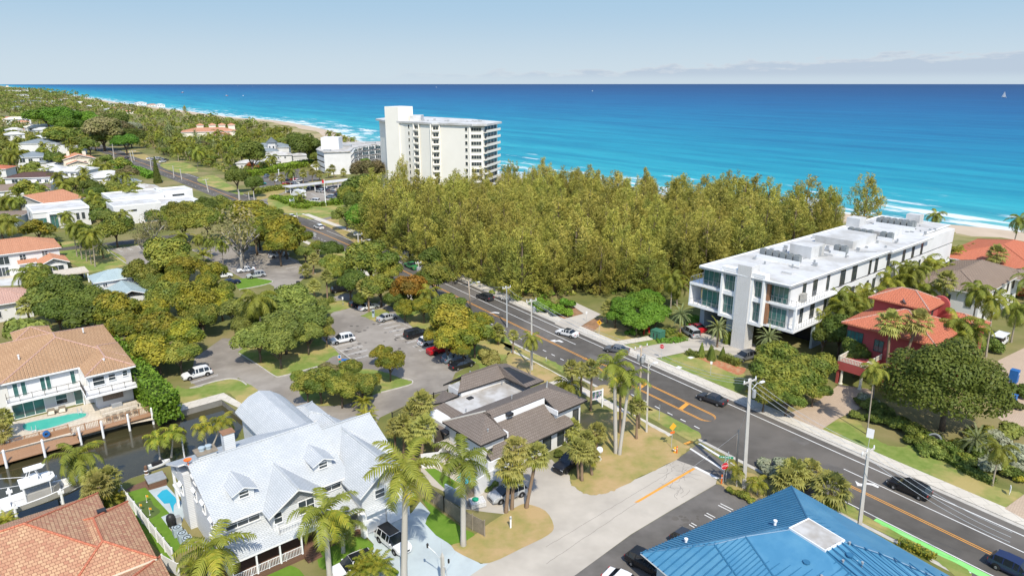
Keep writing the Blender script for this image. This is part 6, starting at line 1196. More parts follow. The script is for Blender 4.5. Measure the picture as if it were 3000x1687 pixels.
mass('verge_plants','green plants along the road under the casuarina grove',150,scrub3,['bright','green_l','olive'],.4,1.5,'undergrowth',34)
# ---------------------------------------------------------------- vehicles
CROP['M4']=(1700,1600,300/2576)
PNT={}
def paintm(n,c,met=.0):
    PNT[n]=mat('car_paint_'+n,C(*c),C(*[x*.92 for x in c]),3,rough=.28,spec=.6,metal=met)
for n,c in dict(white=(.74,.74,.73),black=(.012,.012,.014),silver=(.42,.43,.43),grey=(.12,.125,.13),dark=(.035,.037,.042),red=(.45,.012,.018),blue=(.02,.06,.16),navy=(.012,.02,.07),teal=(.02,.30,.28),green=(.05,.22,.08),slate=(.17,.22,.26),cream=(.6,.57,.48)).items(): paintm(n,c)
TYP={ # rear->front stations: x, half width, belt z, top z, cabin?
 'sedan':([(-2.35,.76,.72,.76,0),(-2.22,.86,.9,.95,0),(-1.6,.9,.95,1.02,0),(-.95,.91,.95,1.39,1),(-.2,.91,.94,1.44,1),(.35,.91,.93,1.41,1),(1.05,.9,.92,.98,0),(1.9,.87,.82,.87,0),(2.28,.78,.68,.72,0),(2.36,.68,.55,.58,0)],1.42,.33),
 'suv':([(-2.33,.84,.9,.95,0),(-2.28,.9,1.02,1.08,0),(-1.85,.92,1.04,1.58,1),(-1.0,.93,1.02,1.68,1),(-.1,.93,1.01,1.69,1),(.4,.93,1.0,1.63,1),(1.25,.92,.99,1.05,0),(2.0,.9,.93,.98,0),(2.32,.82,.78,.82,0),(2.4,.72,.6,.64,0)],1.45,.37),
 'van':([(-2.5,.88,.9,.95,0),(-2.45,.94,1.0,1.05,0),(-2.3,.96,1.02,1.7,1),(-1.0,.97,1.0,1.77,1),(.4,.97,.98,1.76,1),(.75,.97,.97,1.68,1),(1.65,.95,.95,1.05,0),(2.2,.92,.88,.93,0),(2.5,.8,.7,.74,0)],1.55,.35),
 'pickup':([(-2.85,.9,1.0,1.02,0),(-2.8,.94,1.06,1.08,0),(-2.72,.94,1.08,.72,0),(-1.05,.95,1.08,.72,0),(-1.0,.95,1.08,1.1,0),(-.75,.95,1.08,1.8,1),(.2,.95,1.07,1.86,1),(.7,.95,1.06,1.78,1),(1.35,.94,1.06,1.13,0),(2.5,.92,1.02,1.07,0),(2.78,.86,.85,.88,0),(2.85,.8,.6,.62,0)],1.8,.40)}
def carmesh(ty):
    st,wb,wr=TYP[ty]; B=MB(); Gm=MB(); rings=[]
    for x,w,zb,zt,cab in st:
        wt=w*.76 if cab else w*.88
        rings.append([(x,-w*.86,.26),(x,-w,.5),(x,-w*.985,zb),(x,-wt,zt),(x,wt,zt),(x,w*.985,zb),(x,w,.5),(x,w*.86,.26)])
    for i in range(len(rings)-1):
        a,c=rings[i],rings[i+1]; ca,cc=st[i][4],st[i+1][4]
        for j in range(7):
            q=[a[j],a[j+1],c[j+1],c[j]][::-1]
            g=(j in(2,4) and (ca and cc)) or (j==3 and ca!=cc) or (j in (2,4) and ca!=cc)
            if ty=='pickup' and not ca and not cc and j in (2,4) and i in (2,): g=False
            (Gm if g else B).face(q)
        B.face([a[7],a[0],c[0],c[7]])
    B.face(rings[0]); B.face(rings[-1][::-1])
    cabs=[i for i,s in enumerate(st) if s[4]]
    for i in cabs:
        for s in (0,1):
            p,q=(rings[i][2],rings[i][3]) if s==0 else (rings[i][5],rings[i][4]); y=-.012 if s==0 else .012; w=.05
            B.face([(p[0]-w,p[1]+y,p[2]),(p[0]+w,p[1]+y,p[2]),(q[0]+w,q[1]+y,q[2]),(q[0]-w,q[1]+y,q[2])][::1 if s==0 else -1])
    for s in (-1,1):
        x=st[cabs[-1]][0]+.45; B.box(x-.08,s*1.0-.1,st[cabs[-1]][2],x+.1,s*1.0+.1,st[cabs[-1]][2]+.15)
    for x in (-wb,wb):
        for s in (-1,1):
            k=len(Gm.v)
    T=MB(); T.lathe([(wr*.55,-.11),(wr*.93,-.11),(wr,-.07),(wr,.07),(wr*.93,.11),(wr*.55,.11)],16,axis='y'); R_=MB(); R_.lathe([(0,-.10),(wr*.58,-.09)],16,axis='y'); R_.lathe([(wr*.58,.09),(0,.10)],16,axis='y')
    A=[]
    for s in (-1,1):
        q=MB(); y=s*(st[4][1]+.004); pr=[(wr*1.17,y,.27)]+[(cos(t)*wr*1.17,y,wr+sin(t)*wr*1.17) for t in [pi*i/12 for i in range(13)]]+[(-wr*1.17,y,.27)]; q.face(pr if s<0 else pr[::-1]); A.append(q.mesh('wheel_arch',MT['tyre'],False,False))
    h=MB(); f=st[-2]; h.box(-.12,-.17,-.06,.05,.17,.07); tl=MB(); tl.box(-.04,-.14,-.1,.08,.14,.1)
    gr=MB(); gr.box(st[-1][0]-.12,-.45,.42,st[-1][0]+.02,.45,.62); gr.box(st[0][0]-.02,-.3,.5,st[0][0]+.1,.3,.62)
    return dict(body=B.mesh('body',PNT['white'],False,False),window=Gm.mesh('window',MT['cglass'],False,False),tyre=T.mesh('tyre',MT['tyre'],True,False),rim=R_.mesh('rim',MT['rim'],False,False),arch=A,head=h.mesh('headlight',MT['hl'],False,False),tail=tl.mesh('taillight',MT['tl'],False,False),grille=gr.mesh('grille',MT['dark'],False,False))
CM={k:carmesh(k) for k in TYP}
def car(ty,col,label,k,rx,ry,fx,fy,cat=None,roofc=None,sc=1.0,full=True,centre=False):
    a,c=P(k,rx,ry),P(k,fx,fy); d=(c-a).normalized(); pp=Vector((-d.y,d.x,0)); m=(a+c)/2
    if pp.dot(Vector((m.x,m.y,0)))<0: pp=-pp
    if not centre: m=m+pp*.82
    st,wb,wr=TYP[ty]; M=CM[ty]
    t=thing({'sedan':'sedan_car','suv':'suv_car','van':'minivan','pickup':'pickup_truck'}[ty],label,cat or {'van':'van','pickup':'truck'}.get(ty,'car'),m,atan2(d.y,d.x)); t.scale=(sc,sc,sc)
    b=obj('body',M['body'],t); b.material_slots[0].link='OBJECT'; b.material_slots[0].material=PNT[col]
    obj('window',M['window'],t)
    for x in (-wb,wb):
        for s in (-1,1):
            w=obj('wheel',M['tyre'],t,(x,s*.84,wr)); obj('rim',M['rim'],w); obj('wheel_arch',M['arch'][(s+1)//2],t,(x,0,0))
    obj('grille',M['grille'],t)
    f=st[-2]; r_=st[1]
    for s in (-1,1): obj('headlight',M['head'],t,(f[0]-.03,s*f[1]*.8,f[2]-.06)); obj('taillight',M['tail'],t,(st[0][0]+.03,s*r_[1]*.82,r_[2]-.12))
    if roofc:
        cab=[s for s in st if s[4]]; q=MB(); q.face([(cab[0][0]+.1,-.62,cab[1][3]+.012),(cab[-1][0],-.62,cab[1][3]+.012),(cab[-1][0],.62,cab[1][3]+.012),(cab[0][0]+.1,.62,cab[1][3]+.012)]); q.build('roof_panel',PNT[roofc],t)
    LM.append((label,(m.x,m.y))); return t
for q in [('suv','white','white SUV parked beside the oak island in the middle car park','K4',1060,970,925,998),('van','black','black minivan parked nose in along the road side of the car park','K4',1625,948,1765,912),('suv','white','white SUV parked between the black minivan and the red pickup','K4',1757,1014,1890,978),('pickup','red','red pickup truck half under the yellow olive tree','K4',1857,1098,2010,1058),('suv','slate','dark blue grey SUV parked beside the black sedan','K4',1985,1178,2130,1140),('sedan','black','black sedan at the end of the parked row nearest the tiled house','K4',2060,1244,2197,1204),
 ('sedan','silver','silver sedan parked at the far end of the striped stalls','K4',1360,788,1480,757),('sedan','white','white sedan parked under the fan palm in the car park','K4',1183,684,1305,658),('suv','dark','dark SUV in shade behind the white sedan','K4',1095,652,1215,625),('suv','black','black SUV in deep tree shade on the car park exit lane','K4',925,512,1010,500),('sedan','white','white sedan parked in the upper car park','K3',2375,632,2280,644),('suv','silver','silver SUV parked next to the white sedan in the upper car park','K3',2475,684,2378,698),('sedan','navy','dark blue sedan on the lane under the trees','K3',2140,764,2235,748),('sedan','white','white car mostly hidden behind the yellow olive trees','K3',2070,700,2150,690),('pickup','silver','silver grey pickup parked at the back of the upper car park','K4',333,183,436,168),
 ('suv','white','white SUV parked alone beside the canal end lawn','L1',2078,522,1925,562),('suv','white','white SUV with black roof on the pale blue drive','L5',412,1060,578,1198),('suv','silver','silver SUV parked behind three fan palms on the forecourt','L5',1955,568,1705,655),('pickup','black','black pickup truck parked on the forecourt corner','L4',1800,990,1655,1080),
 ('suv','black','black SUV with tail sticking out from under the blue roof','M4',1400,560,1760,760),('sedan','white','white car with blue tinted glass cut by the bottom edge','M4',800,1040,1250,1270),('suv','dark','dark car nearly hidden under the blue roof eave','L6',1270,1150,1395,1222),
 ('sedan','grey','grey sedan driving past the condominium entrance','K5',1375,612,1215,585),('sedan','dark','dark grey sedan driving past the striped median','K5',2260,1098,2100,1042),('suv','black','black SUV driving along the road in front of the lawn','K8',1562,1326,1357,1240),('pickup','green','green pickup truck on the road beyond the car park trees','K4',1645,300,1560,262),('suv','dark','dark SUV driving in the shade of the grove','K4',2340,592,2250,562),('sedan','white','white sedan driving near the hotel lawn','K2',503,1164,445,1148),('suv','white','white SUV driving past the beach drive','K2',765,1270,703,1250),('suv','navy','dark blue SUV at the bottom right end of the green bicycle lane','L7',2290,1180,2600,1330),
 ('suv','grey','dark grey SUV parked on the condominium drive beside the hedge','K6',800,1365,665,1400),('van','silver','silver minivan parked at the condominium entrance','K6',235,1185,130,1120),('sedan','red','red sedan parked in front of the silver minivan','K6',300,1140,190,1080),('sedan','black','dark car on the road near the far house gables','K1',1195,860,1225,852)]: car(*q)
car('suv','white','white SUV with black glass roof on the lower left of the drive','M5',1060,620,640,800,roofc='black')
for o in bpy.data.objects:
    if o.get('label')=='white SUV with black roof on the pale blue drive':
        q=MB(); st=TYP['suv'][0]; q.box(-2.0,-.66,1.69,.36,.66,1.71); q.build('roof_panel',PNT['black'],o)
car('sedan','white','white sports car with pink trim and black roof driving north','K5',872,452,768,426,roofc='black')
M3C=[('suv','teal','turquoise car at the left end of the hotel car park',0,535,100,525),('suv','white','white SUV at the back of the north hotel car park',540,430,430,445),('sedan','white','white sedan left of the first hotel lamp post',400,400,300,415),('sedan','navy','dark blue sedan behind the crimson car',620,440,740,425),('sedan','red','crimson sedan in the north hotel car park',640,525,760,520),('sedan','red','red sedan behind the tall white lamp post',790,420,900,405),('suv','white','white SUV nearest the carport in the north hotel car park',900,470,1060,445),('sedan','white','white sedan next to the crimson sedan',820,515,950,510),('suv','slate','slate blue car in the far corner by the lime hedge',170,345,245,330),('sedan','white','first white car under the near end of the carport',810,695,890,680),('sedan','white','second white car under the near end of the carport',940,685,1040,665),('sedan','dark','dark car in carport shade',1220,640,1330,610),('suv','black','black car deeper in carport shade',1430,600,1530,575),('suv','silver','silver SUV parked in the open stalls left of the flagpole',1580,725,1460,710),('sedan','dark','dark car right behind the flagpole',1690,690,1610,680),('sedan','cream','cream sedan at the back of the open stalls',1890,690,1730,670),('sedan','grey','grey sedan in front of the cream sedan',1850,730,1750,725),('suv','slate','slate blue SUV nearest the flagpole base',1860,870,1690,855),('suv','navy','dark navy SUV beside the slate blue one',2000,835,1870,815),('van','white','white van with pale roof beside the hedge at the lawn',1500,970,1240,955)]
for ty,co,l,a,b_,c,d in M3C: car(ty,co,l,'M3',a,b_,c,d,centre=True)
for i,(x,y,co,l) in enumerate(((1412,858,'white','white car at the left end of the cluster parked across the road'),(1450,866,'silver','silver car second from left in the cluster parked across the road'),(1475,852,'white','white car at the back of the cluster parked across the road'),(1510,858,'silver','silver car behind the nearest car across the road'),(1535,885,'white','nearest white car of the cluster parked across the road'),(1560,872,'grey','grey car at the right end of the cluster across the road'))): car('suv' if i%2 else 'sedan',co,l,'K1',x-16,y+6,x+16,y+2,centre=True)
# box truck
a,c=P('M3',1190,880),P('M3',760,800); d=(a-c).normalized(); t=thing('box_truck','white box truck with grey sided box behind the hotel lawn hedge','truck',(a+c)/2,atan2(-d.y,-d.x))
b=MB(); b.box(-4.5,-1.2,.9,1.4,1.2,3.5); b.build('cargo_box',PNT['white'],t); b=MB(); b.prism([(1.6,-1.1),(4.2,-1.05),(4.2,1.05),(1.6,1.1)],.6,1.5); b.prism([(1.6,-1.05),(3.0,-.95),(3.0,.95),(1.6,1.05)],1.5,2.5); b.build('cab',PNT['white'],t); b=MB(); b.face([(3.9,-1,1.52),(3.9,1,1.52),(3.02,.9,2.45),(3.02,-.9,2.45)]); b.build('window',MT['cglass'],t)
for x in (-3,3.1):
    for s in (-1,1): w=obj('wheel',CM['pickup']['tyre'],t,(x,s*1.0,.42)); obj('rim',CM['pickup']['rim'],w)
# golf cart on the right lane
p=P('K7',2270,1120); t=thing('golf_cart','white shuttle cart with long white canopy on the south lane','cart',p,radians(40)); b=MB(); b.box(-2.2,-.85,.35,2.2,.85,.95); b.box(1.5,-.8,.95,2.1,.8,1.3); b.build('body',PNT['white'],t); b=MB(); b.box(-2.3,-.95,2.05,2.1,.95,2.18); b.build('canopy',PNT['white'],t); b=MB()
for x in (-2.1,-.6,1.5):
    for s in (-.8,.8): b.box(x-.04,s-.04,.9,x+.04,s+.04,2.06)
b.build('post',MT['dark'],t); b=MB(); 
for x in (-1.6,-.3,.8): b.box(x-.3,-.7,.95,x+.3,.7,1.1); b.box(x-.35,-.7,1.1,x-.25,.7,1.6)
b.build('seat',MT['brz'],t)
for x in (-1.5,1.5):
    for s in (-1,1): obj('wheel',CM['sedan']['tyre'],t,(x,s*.75,.32))
# ---------------------------------------------------------------- boats
def hullm(L,W,D,m,flare=1.0):
    b=MB(); st=[]
    for i in range(10):
        f=i/9; w=W/2*(1 if f<.45 else (1-((f-.45)/.55)**2.1)); x=-L/2+L*f; sh=D*(1+.35*f*f); kz=.0+D*.55*max(0,(f-.6)/.4)**2
        st.append([(x,-w,sh),(x,-w*.92,sh*.55+kz*.4),(x,0,kz),(x,w*.92,sh*.55+kz*.4),(x,w,sh)])
    for i in range(9):
        for j in range(4): b.face([st[i][j],st[i][j+1],st[i+1][j+1],st[i+1][j]],0)
        a,c=st[i],st[i+1]; k=.86
        ai=[(a[0][0],a[0][1]*k,a[0][2]),(a[0][0],a[0][1]*k,D*.62),(a[4][0],a[4][1]*k,D*.62),(a[4][0],a[4][1]*k,a[4][2])]; ci=[(c[0][0],c[0][1]*k,c[0][2]),(c[0][0],c[0][1]*k,D*.62),(c[4][0],c[4][1]*k,D*.62),(c[4][0],c[4][1]*k,c[4][2])]
        b.face([a[0],ai[0],ci[0],c[0]][::-1],1); b.face([ai[3],a[4],c[4],ci[3]][::-1],1)
        for j in range(3): b.face([ai[j],ai[j+1],ci[j+1],ci[j]][::-1],1 if j!=1 else 2)
    b.face(st[0],0); return b
B0=P('L2',-140,830,1.2); B1=P('L2',850,480,1.6); d=(B1-B0); L=d.length; mid=(B0+B1)/2
t=thing('fishing_boat','white centre console sport fishing boat with hardtop tower on a boat lift','boat',(mid.x,mid.y,0.2),atan2(d.y,d.x))
hullm(L,3.3,1.5,None).build('hull',[PNT['slate'] if 0 else MT['walk2'],MT['trim'],MT['flat']],t)
b=MB(); b.prism([(-L*.12,-.75),(L*.13,-.75),(L*.2,0),(L*.13,.75),(-L*.12,.75)],.95,2.1); b.build('console',MT['walk2'],t)
b=MB(); b.prism([(-L*.16,-1.25),(L*.12,-1.2),(L*.17,-.6),(L*.17,.6),(L*.12,1.2),(-L*.16,1.25)],3.3,3.45); b.build('hardtop',MT['trim'],t); b=MB()
for x in (-L*.13,L*.11):
    for s in (-1,1): b.tube([(x,s*.8,1.0),(x,s*1.05,3.3)],.05,6)
for s in (-1,1): b.tube([(-L*.1,s*.6,3.4),(-L*.04,s*.5,4.9)],.04,5); b.tube([(L*.05,s*.6,3.4),(0,s*.5,4.9)],.04,5); b.tube([(-L*.02,s*.9,3.45),(-L*.45,s*1.5,4.6)],.03,5)
b.build('tower_frame',MT['trim'],t); b=MB(); b.prism([(-1,-.6),(.8,-.6),(1.2,0),(.8,.6),(-1,.6)],4.9,5.0); b.box(-.6,-.4,3.5,.2,.4,4.1); b.build('tower_top',MT['trim'],t); b=MB(); b.lathe([(.0,0),(.45,.02),(.5,.18),(.4,.28),(0,.3)],14,(L*.1,.2,3.46)); b.build('radar_dome',MT['trim'],t)
b=MB()
for s in (-.7,0,.7): b.box(-L/2-.55,s-.22,.7,-L/2+.05,s+.22,1.9)
b.build('outboard_motor',MT['trim'],t); b=MB(); b.box(-L*.35,-.8,1,-L*.27,.8,1.5); b.build('seat',MT['trim'],t)
q=thing('boat_lift','white boat lift beams and pilings under the fishing boat','boat lift',(mid.x,mid.y,0),atan2(d.y,d.x)); b=MB(); 
for x in (-L*.25,L*.18): b.box(x-.15,-2.2,.0,x+.15,2.2,.25)
b.build('beam',MT['galv'],q); b=MB()
for x in (-L*.25,L*.18):
    for s in (-1,1): b.lathe([(.15,-1.5),(.15,2.4),(.05,2.6)],8,(x,s*2.1,0)); b.box(x-.3,s*2.1-.15,1.9,x+.3,s*2.1+.15,2.2)
b.build('piling',MT['trim'],q)
def smallboat(u,v,L,label,sail=0,col='white'):
    p=P('F',u,v,-.25); t=thing('sail_boat' if sail else 'motor_boat',label,'boat',p,RND.uniform(0,3)); hullm(L,L*.3,L*.12,None).build('hull',[PNT[col],MT['trim'],MT['trim']],t); b=MB(); b.box(-L*.1,-L*.08,L*.1,L*.15,L*.08,L*.25); b.build('cabin',PNT['white'],t)
    if sail:
        b=MB(); b.tube([(0,0,L*.1),(0,0,sail)],L*.01,5); b.build('mast',MT['grey'],t); b=MB(); b.prism([(-L*.4,-.05),(-L*.02,-.05),(-L*.02,.05),(-L*.4,.05)],L*.2,L*.22); b.face([(-L*.42,0,L*.22),(-.1,.2,L*.22),(-.1,0,sail)]); b.face([(.1,0,sail),(L*.45,0,L*.2),(.2,.3,L*.2)]); b.build('sail',MT['white'],t)
smallboat(2525,246,16,'lone white sailing boat far out at the right',22); smallboat(1490,230,20,'white motor boat near the horizon right of the hotel'); smallboat(1097,220,26,'white motor boat near the horizon above the hotel'); smallboat(598,217,26,'white motor boat near the horizon left of centre'); smallboat(636,218,18,'small white boat just right of the left horizon boat'); smallboat(460,234,20,'reddish boat on the turquoise water far left',0,'red'); smallboat(570,242,16,'small reddish boat nearer than the far left one',0,'red'); smallboat(612,242,12,'tiny white boat beside the small reddish boat')
# ---------------------------------------------------------------- poles, wires, signs, yard things
def text(H,s,size,m,loc,rot,name='lettering',ext=.004):
    c=bpy.data.curves.new('lettering','FONT'); c.body=s; c.size=size; c.align_x='CENTER'; c.align_y='CENTER'; c.extrude=ext
    o=bpy.data.objects.new(name,c); COL.objects.link(o); me=bpy.data.meshes.new_from_object(o); bpy.data.objects.remove(o); me.materials.clear(); me.materials.append(MT[m])
    o=bpy.data.objects.new(name,me); COL.objects.link(o); o.parent=H; o.location=loc; o.rotation_euler=rot; return o
TOPS=[]
def pole(label,k,bx,by,tx,ty,m='polec',r=.2,k2=None,arm=0,lamp=0,tr=0,arm_a=None,grp='utility poles along the coast road'):
    a=P(k,bx,by); e=TOP(a,k2 or k,tx,ty); rd=rp_(s_of(a),5)-rp_(s_of(a),0); ang=atan2(rd.y,rd.x)
    t=thing('utility_pole',label,'pole',a,ang,grp); d=e-a; ca,sa=cos(ang),sin(ang); l=Vector((d.x*ca+d.y*sa,-d.x*sa+d.y*ca,d.z)); b=MB(); b.tube([(0,0,0),l],[r*1.15,r*.75],8 if m=='polew' else 4); b.build('pole',MT[m],t,smooth=m=='polew')
    if arm:
        b=MB(); b.bar(l+Vector((-arm,0,-.45)),l+Vector((arm,0,-.45)),.14,.16); b.build('crossarm',MT['polew' if m=='polew' else 'polec'],t); b=MB()
        for x in (-arm*.9,-.25,arm*.9): b.lathe([(.05,0),(.09,.1),(.05,.2),(.08,.3),(0,.34)],6,tuple(l+Vector((x,0,-.29))))
        b.build('insulator',MT['trim'],t)
    if lamp:
        b=MB(); z=l.z-1.2; b.tube([(l.x,0,z),(l.x+lamp*.5,0,z+.5),(l.x+lamp,0,z+.45)],.045,6); b.build('lamp_arm',MT['galv'],t); b=MB(); b.prism([(l.x+lamp-.1,-.14),(l.x+lamp+.6,-.16),(l.x+lamp+.6,.16),(l.x+lamp-.1,.14)],z+.38,z+.52); b.build('lamp_head',MT['trim'],t)
    if tr:
        b=MB()
        for i in range(tr): b.lathe([(0,-.5),(.24,-.48),(.26,0),(.24,.45),(.1,.55),(0,.56)],10,(l.x*.9+.42*cos(2.1*i),.42*sin(2.1*i),l.z-1.9))
        b.build('transformer',MT['grey'],t)
    TOPS.append(e); return t
pole('tall square concrete pole at the street corner in front of the silver bush','L6',1865,575,1235,445,'polec',.27,'M6',1.2,1.6,1)
pole('short weathered wood guy pole beside the stop sign','L6',1785,503,1815,32,'polew',.16)
pole('square concrete pole rising in front of the road right of the blue roof','L7',795,760,1110,850,'polec',.24,'K8',1.3)
pole('grey concrete pole with lamp arm standing in the grass behind leaning royal palms','K5',1592,1336,1612,650,'polec',.17,None,0,.9)
pole('wood pole with crowded transformers behind the royal palms','K5',1518,1300,1542,520,'polew',.17,None,1.3,0,3)
pole('pale pole with crossarm by the pavement above the tiled house roof','K5',512,752,505,85,'polec',.18,None,1.1,0,1)
pole('galvanised pole with crossarm beside the yellow olive tree','K4',2530,832,2525,445,'galv',.16,None,1.0)
pole('wood pole with lamp at the road bend near the driving dark SUV','K4',2185,655,2165,390,'polew',.15,None,0,2.2)
pole('pole with three grey transformers behind the orange tinged tree','K4',1710,405,1692,215,'polec',.16,None,.8,0,3)
pole('tall concrete pole left of the beach drive trees','K4',1135,200,1122,1300,'polec',.2,'K2',1.3); pole('lower concrete pole right beside the tall one with street lamp','K4',1168,160,1158,1345,'polec',.18,'K2',0,2)
pole('slim white pole beside the two white cars on the road','K2',557,1215,546,1105,'polec',.18,None,0,2)
for i,(bx,by,tx,ty,ar,w) in enumerate(((10,1005,2,905,0,'leftmost of three poles at the hotel drive'),(100,1002,90,915,0,'middle of three poles at the hotel drive'),(147,992,135,900,0,'rightmost of three poles at the hotel drive'))): pole(w,'K2',bx,by,tx,ty,'polec',.2)
for bx,by,tx,ty,ar,w in ((1077,850,1058,715,0,'white pole in front of the tan gabled house'),(922,780,904,655,1.4,'crossarm pole where the road leaves the trees'),(1258,935,1222,780,0,'leaning pole left of the parked car cluster'),(1268,872,1246,778,2.0,'white lamp pole behind the leaning pole'),(1427,952,1414,842,0,'pole at the right of the parked car cluster'),(1642,1030,1630,920,0,'pole just right of the dark conifer'),(1716,1052,1698,950,0,'second pole right of the dark conifer'),(1968,1172,1938,1045,1.2,'crossarm pole above the long white house'),(2260,1282,2246,1140,0,'pole at the tree tops before the hotel drive'),(276,500,262,390,0,'far pole in the left palms'),(440,582,434,520,0,'far pole below the shade domes')): pole(w,'K1',bx,by,tx,ty,'polec',.22,None,ar)
def wire(a,c,sag,label,r=.02,off=0):
    d=(c-a); sd=Vector((-d.y,d.x,0)).normalized()*off; b=MB(); b.tube([a.lerp(c,i/14)+sd-Vector((0,0,sag*4*(i/14)*(1-i/14))) for i in range(15)],r,4,cap=False); o=b.build('overhead_wire',MT['galv'],uv=False); tag(o,label,'cable')
T0,T1,T2,T3,T4,T5=TOPS[0],TOPS[1],TOPS[2],TOPS[3],TOPS[4],TOPS[5]; OUT=T2+(T2-T0)*1.0
for i,off in enumerate((-1.0,0,1.0)):
    w=('left','middle','right')[i]
    wire(T0-Vector((0,0,.4)),T2-Vector((0,0,.4)),.7,w+' overhead wire between the corner pole and the pole by the blue roof',.022,off); wire(T2-Vector((0,0,.4)),OUT-Vector((0,0,.4)),.7,w+' overhead wire running out of frame from the pole by the blue roof',.022,off)
    wire(T4-Vector((0,0,.4)),T0-Vector((0,0,.4)),.9,w+' overhead wire between the transformer pole and the corner pole',.022,off); wire(T5-Vector((0,0,.4)),T4-Vector((0,0,.4)),.9,w+' overhead wire above the tiled house pavement',.022,off)
wire(T1-Vector((0,0,.3)),P('L6',1320,420),.1,'guy wire from the wood pole down across the side street',.015); wire(T1-Vector((0,0,.3)),T0-Vector((0,0,4)),.3,'short slack wire between wood pole and corner pole',.015); wire(T5,TOPS[6],.8,'wire from the pavement pole to the galvanised pole',.028); wire(TOPS[6],TOPS[7],.8,'wire from the galvanised pole to the lamp pole',.028); wire(T3,T5,.8,'wire between the two pavement poles',.028)
def sign(name,label,k,bx,by,tx,ty,ang,shape,m,sz,txt=None,tm='trim',back='grey',r=.035,cat='sign',ts=.2,extra=None,k2=None):
    a=P(k,bx,by); e=TOP(a,k2 or k,tx,ty); h=e.z; t=thing(name,label,cat,a,radians(ang)); b=MB(); b.tube([(0,0,0),(0,0,h)],r,6); b.build('post',MT['galv'],t)
    n={'oct':8,'dia':4,'rect':4}[shape]; w,hh=(sz if isinstance(sz,tuple) else (sz,sz))
    if shape=='oct': pts=[(cos(radians(22.5+45*i))*w/2*1.08,sin(radians(22.5+45*i))*w/2*1.08) for i in range(8)]
    elif shape=='dia': pts=[(w*.7,0),(0,w*.7),(-w*.7,0),(0,-w*.7)]
    else: pts=[(-w/2,-hh/2),(w/2,-hh/2),(w/2,hh/2),(-w/2,hh/2)]
    zc=h-(w*.5 if shape!='rect' else hh/2); b=MB(); b.face([(p[0],-.05,zc+p[1]) for p in pts],0); b.face([(p[0],-.04,zc+p[1]) for p in pts][::-1],1); 
    for i in range(len(pts)): p,q=pts[i],pts[(i+1)%len(pts)]; b.face([(p[0],-.05,zc+p[1]),(p[0],-.04,zc+p[1]),(q[0],-.04,zc+q[1]),(q[0],-.05,zc+q[1])],1)
    s=b.build('sign_plate',[MT[m],MT[back]],t)
    if shape=='oct':
        b=MB(); q=[(p[0]*1.07,p[1]*1.07) for p in pts]; b.face([(p[0],-.045,zc+p[1]) for p in q]); b.build('sign_border',MT['trim'],t)
    if txt: text(s,txt,ts,tm,(0,-.056,zc-.0),(radians(90),0,0))
    return t,zc
# (plates face the way given by the angle: 0 = towards the camera)
t,zc=sign('stop_sign','red STOP sign under green street name plates at the corner','L6',1667,537,1664,335,18,'oct','red',.95,'STOP','trim',ts=.34)
b=MB(); b.tube([(0,0,0),(0,0,1.3)],.035,6); o=b.build('post',MT['galv'],t); o.location=(0,0,zc+.4)
for dz,rz,wd in ((.72,35,1.5),(1.08,-28,1.7)):
    b=MB(); b.box(-wd/2,-.012,-.14,wd/2,.012,.14); o=b.build('street_name_plate',MT['sgreen'],t); o.location=(.1,0,zc+dz+.1); o.rotation_euler=(0,0,radians(rz)); b=MB()
    for x in (-.52,-.3,-.12,.08,.26,.46): b.box(x*wd/1.5-.07,-.018,-.06,x*wd/1.5+.05,.018,.06 if x<.2 else .04)
    b.build('lettering',MT['trim'],o)
sign('stop_sign','red stop sign at the condominium driveway','K5',1730,650,1740,510,-30,'oct','red',.8,'STOP','trim',ts=.28)
t,z=sign('warning_sign','yellow diamond warning sign on the grass by the beach path','K5',1142,428,1146,285,-30,'dia','yel',.85); b=MB(); b.box(-.06,-.056,z-.25,.06,-.052,z+.1); b.face([(-.2,-.056,z+.1),(.2,-.056,z+.1),(0,-.056,z+.3)]); b.build('symbol',MT['dark'],t)
t,z=sign('warning_sign','weathered orange diamond sign with small plate beside the fire hydrant','L6',1180,195,1185,-30,25,'dia','yel',.85); b=MB(); b.box(-.35,-.05,z-1.05,.35,-.03,z-.7); b.build('sign_plate',MT['org'],t)
sign('warning_sign','pale diamond sign seen from behind by the silver bush','K8',578,1090,588,990,150,'dia','grey',.85)
sign('traffic_sign','diamond sign seen from behind beside the far side of the car park','K2',715,1350,722,1295,200,'dia','trim',1.1)
sign('park_sign','small rectangular sign on the condominium lawn','K5',2193,800,2198,670,-20,'rect','trim',(.35,.5)); sign('park_sign','small white sign by the concrete beach path','K5',1023,300,1026,200,-20,'rect','trim',(.35,.55)); sign('park_sign','small narrow sign on the roadside verge','K5',1708,1225,1718,1080,-60,'rect','grey',(.3,.4)); sign('park_sign','little marker post on the roadside grass near the palms','K5',645,672,648,630,-20,'rect','trim',(.15,.3)); sign('park_sign','white sign panel on a post at the tall thin palm','K8',1105,840,1130,660,-40,'rect','trim',(.9,1.4)); sign('park_sign','white sign at the car park exit lane','K4',984,630,978,545,-20,'rect','trim',(.4,.6))
t,z=sign('parking_sign','blue and white parking sign with green plate by the stalls','K4',958,1230,960,1095,0,'rect','trim',(.55,.6)); b=MB(); b.box(-.2,-.06,z-.2,.2,-.053,z+.22); b.build('symbol',MT['blue'],t); b=MB(); b.box(-.18,-.06,z-1.05,.18,-.03,z-.65); b.build('sign_plate',MT['sgreen'],t); b=MB(); b.box(-.22,-.06,z-.6,.22,-.03,z-.4); b.build('sign_plate',MT['org'],t)
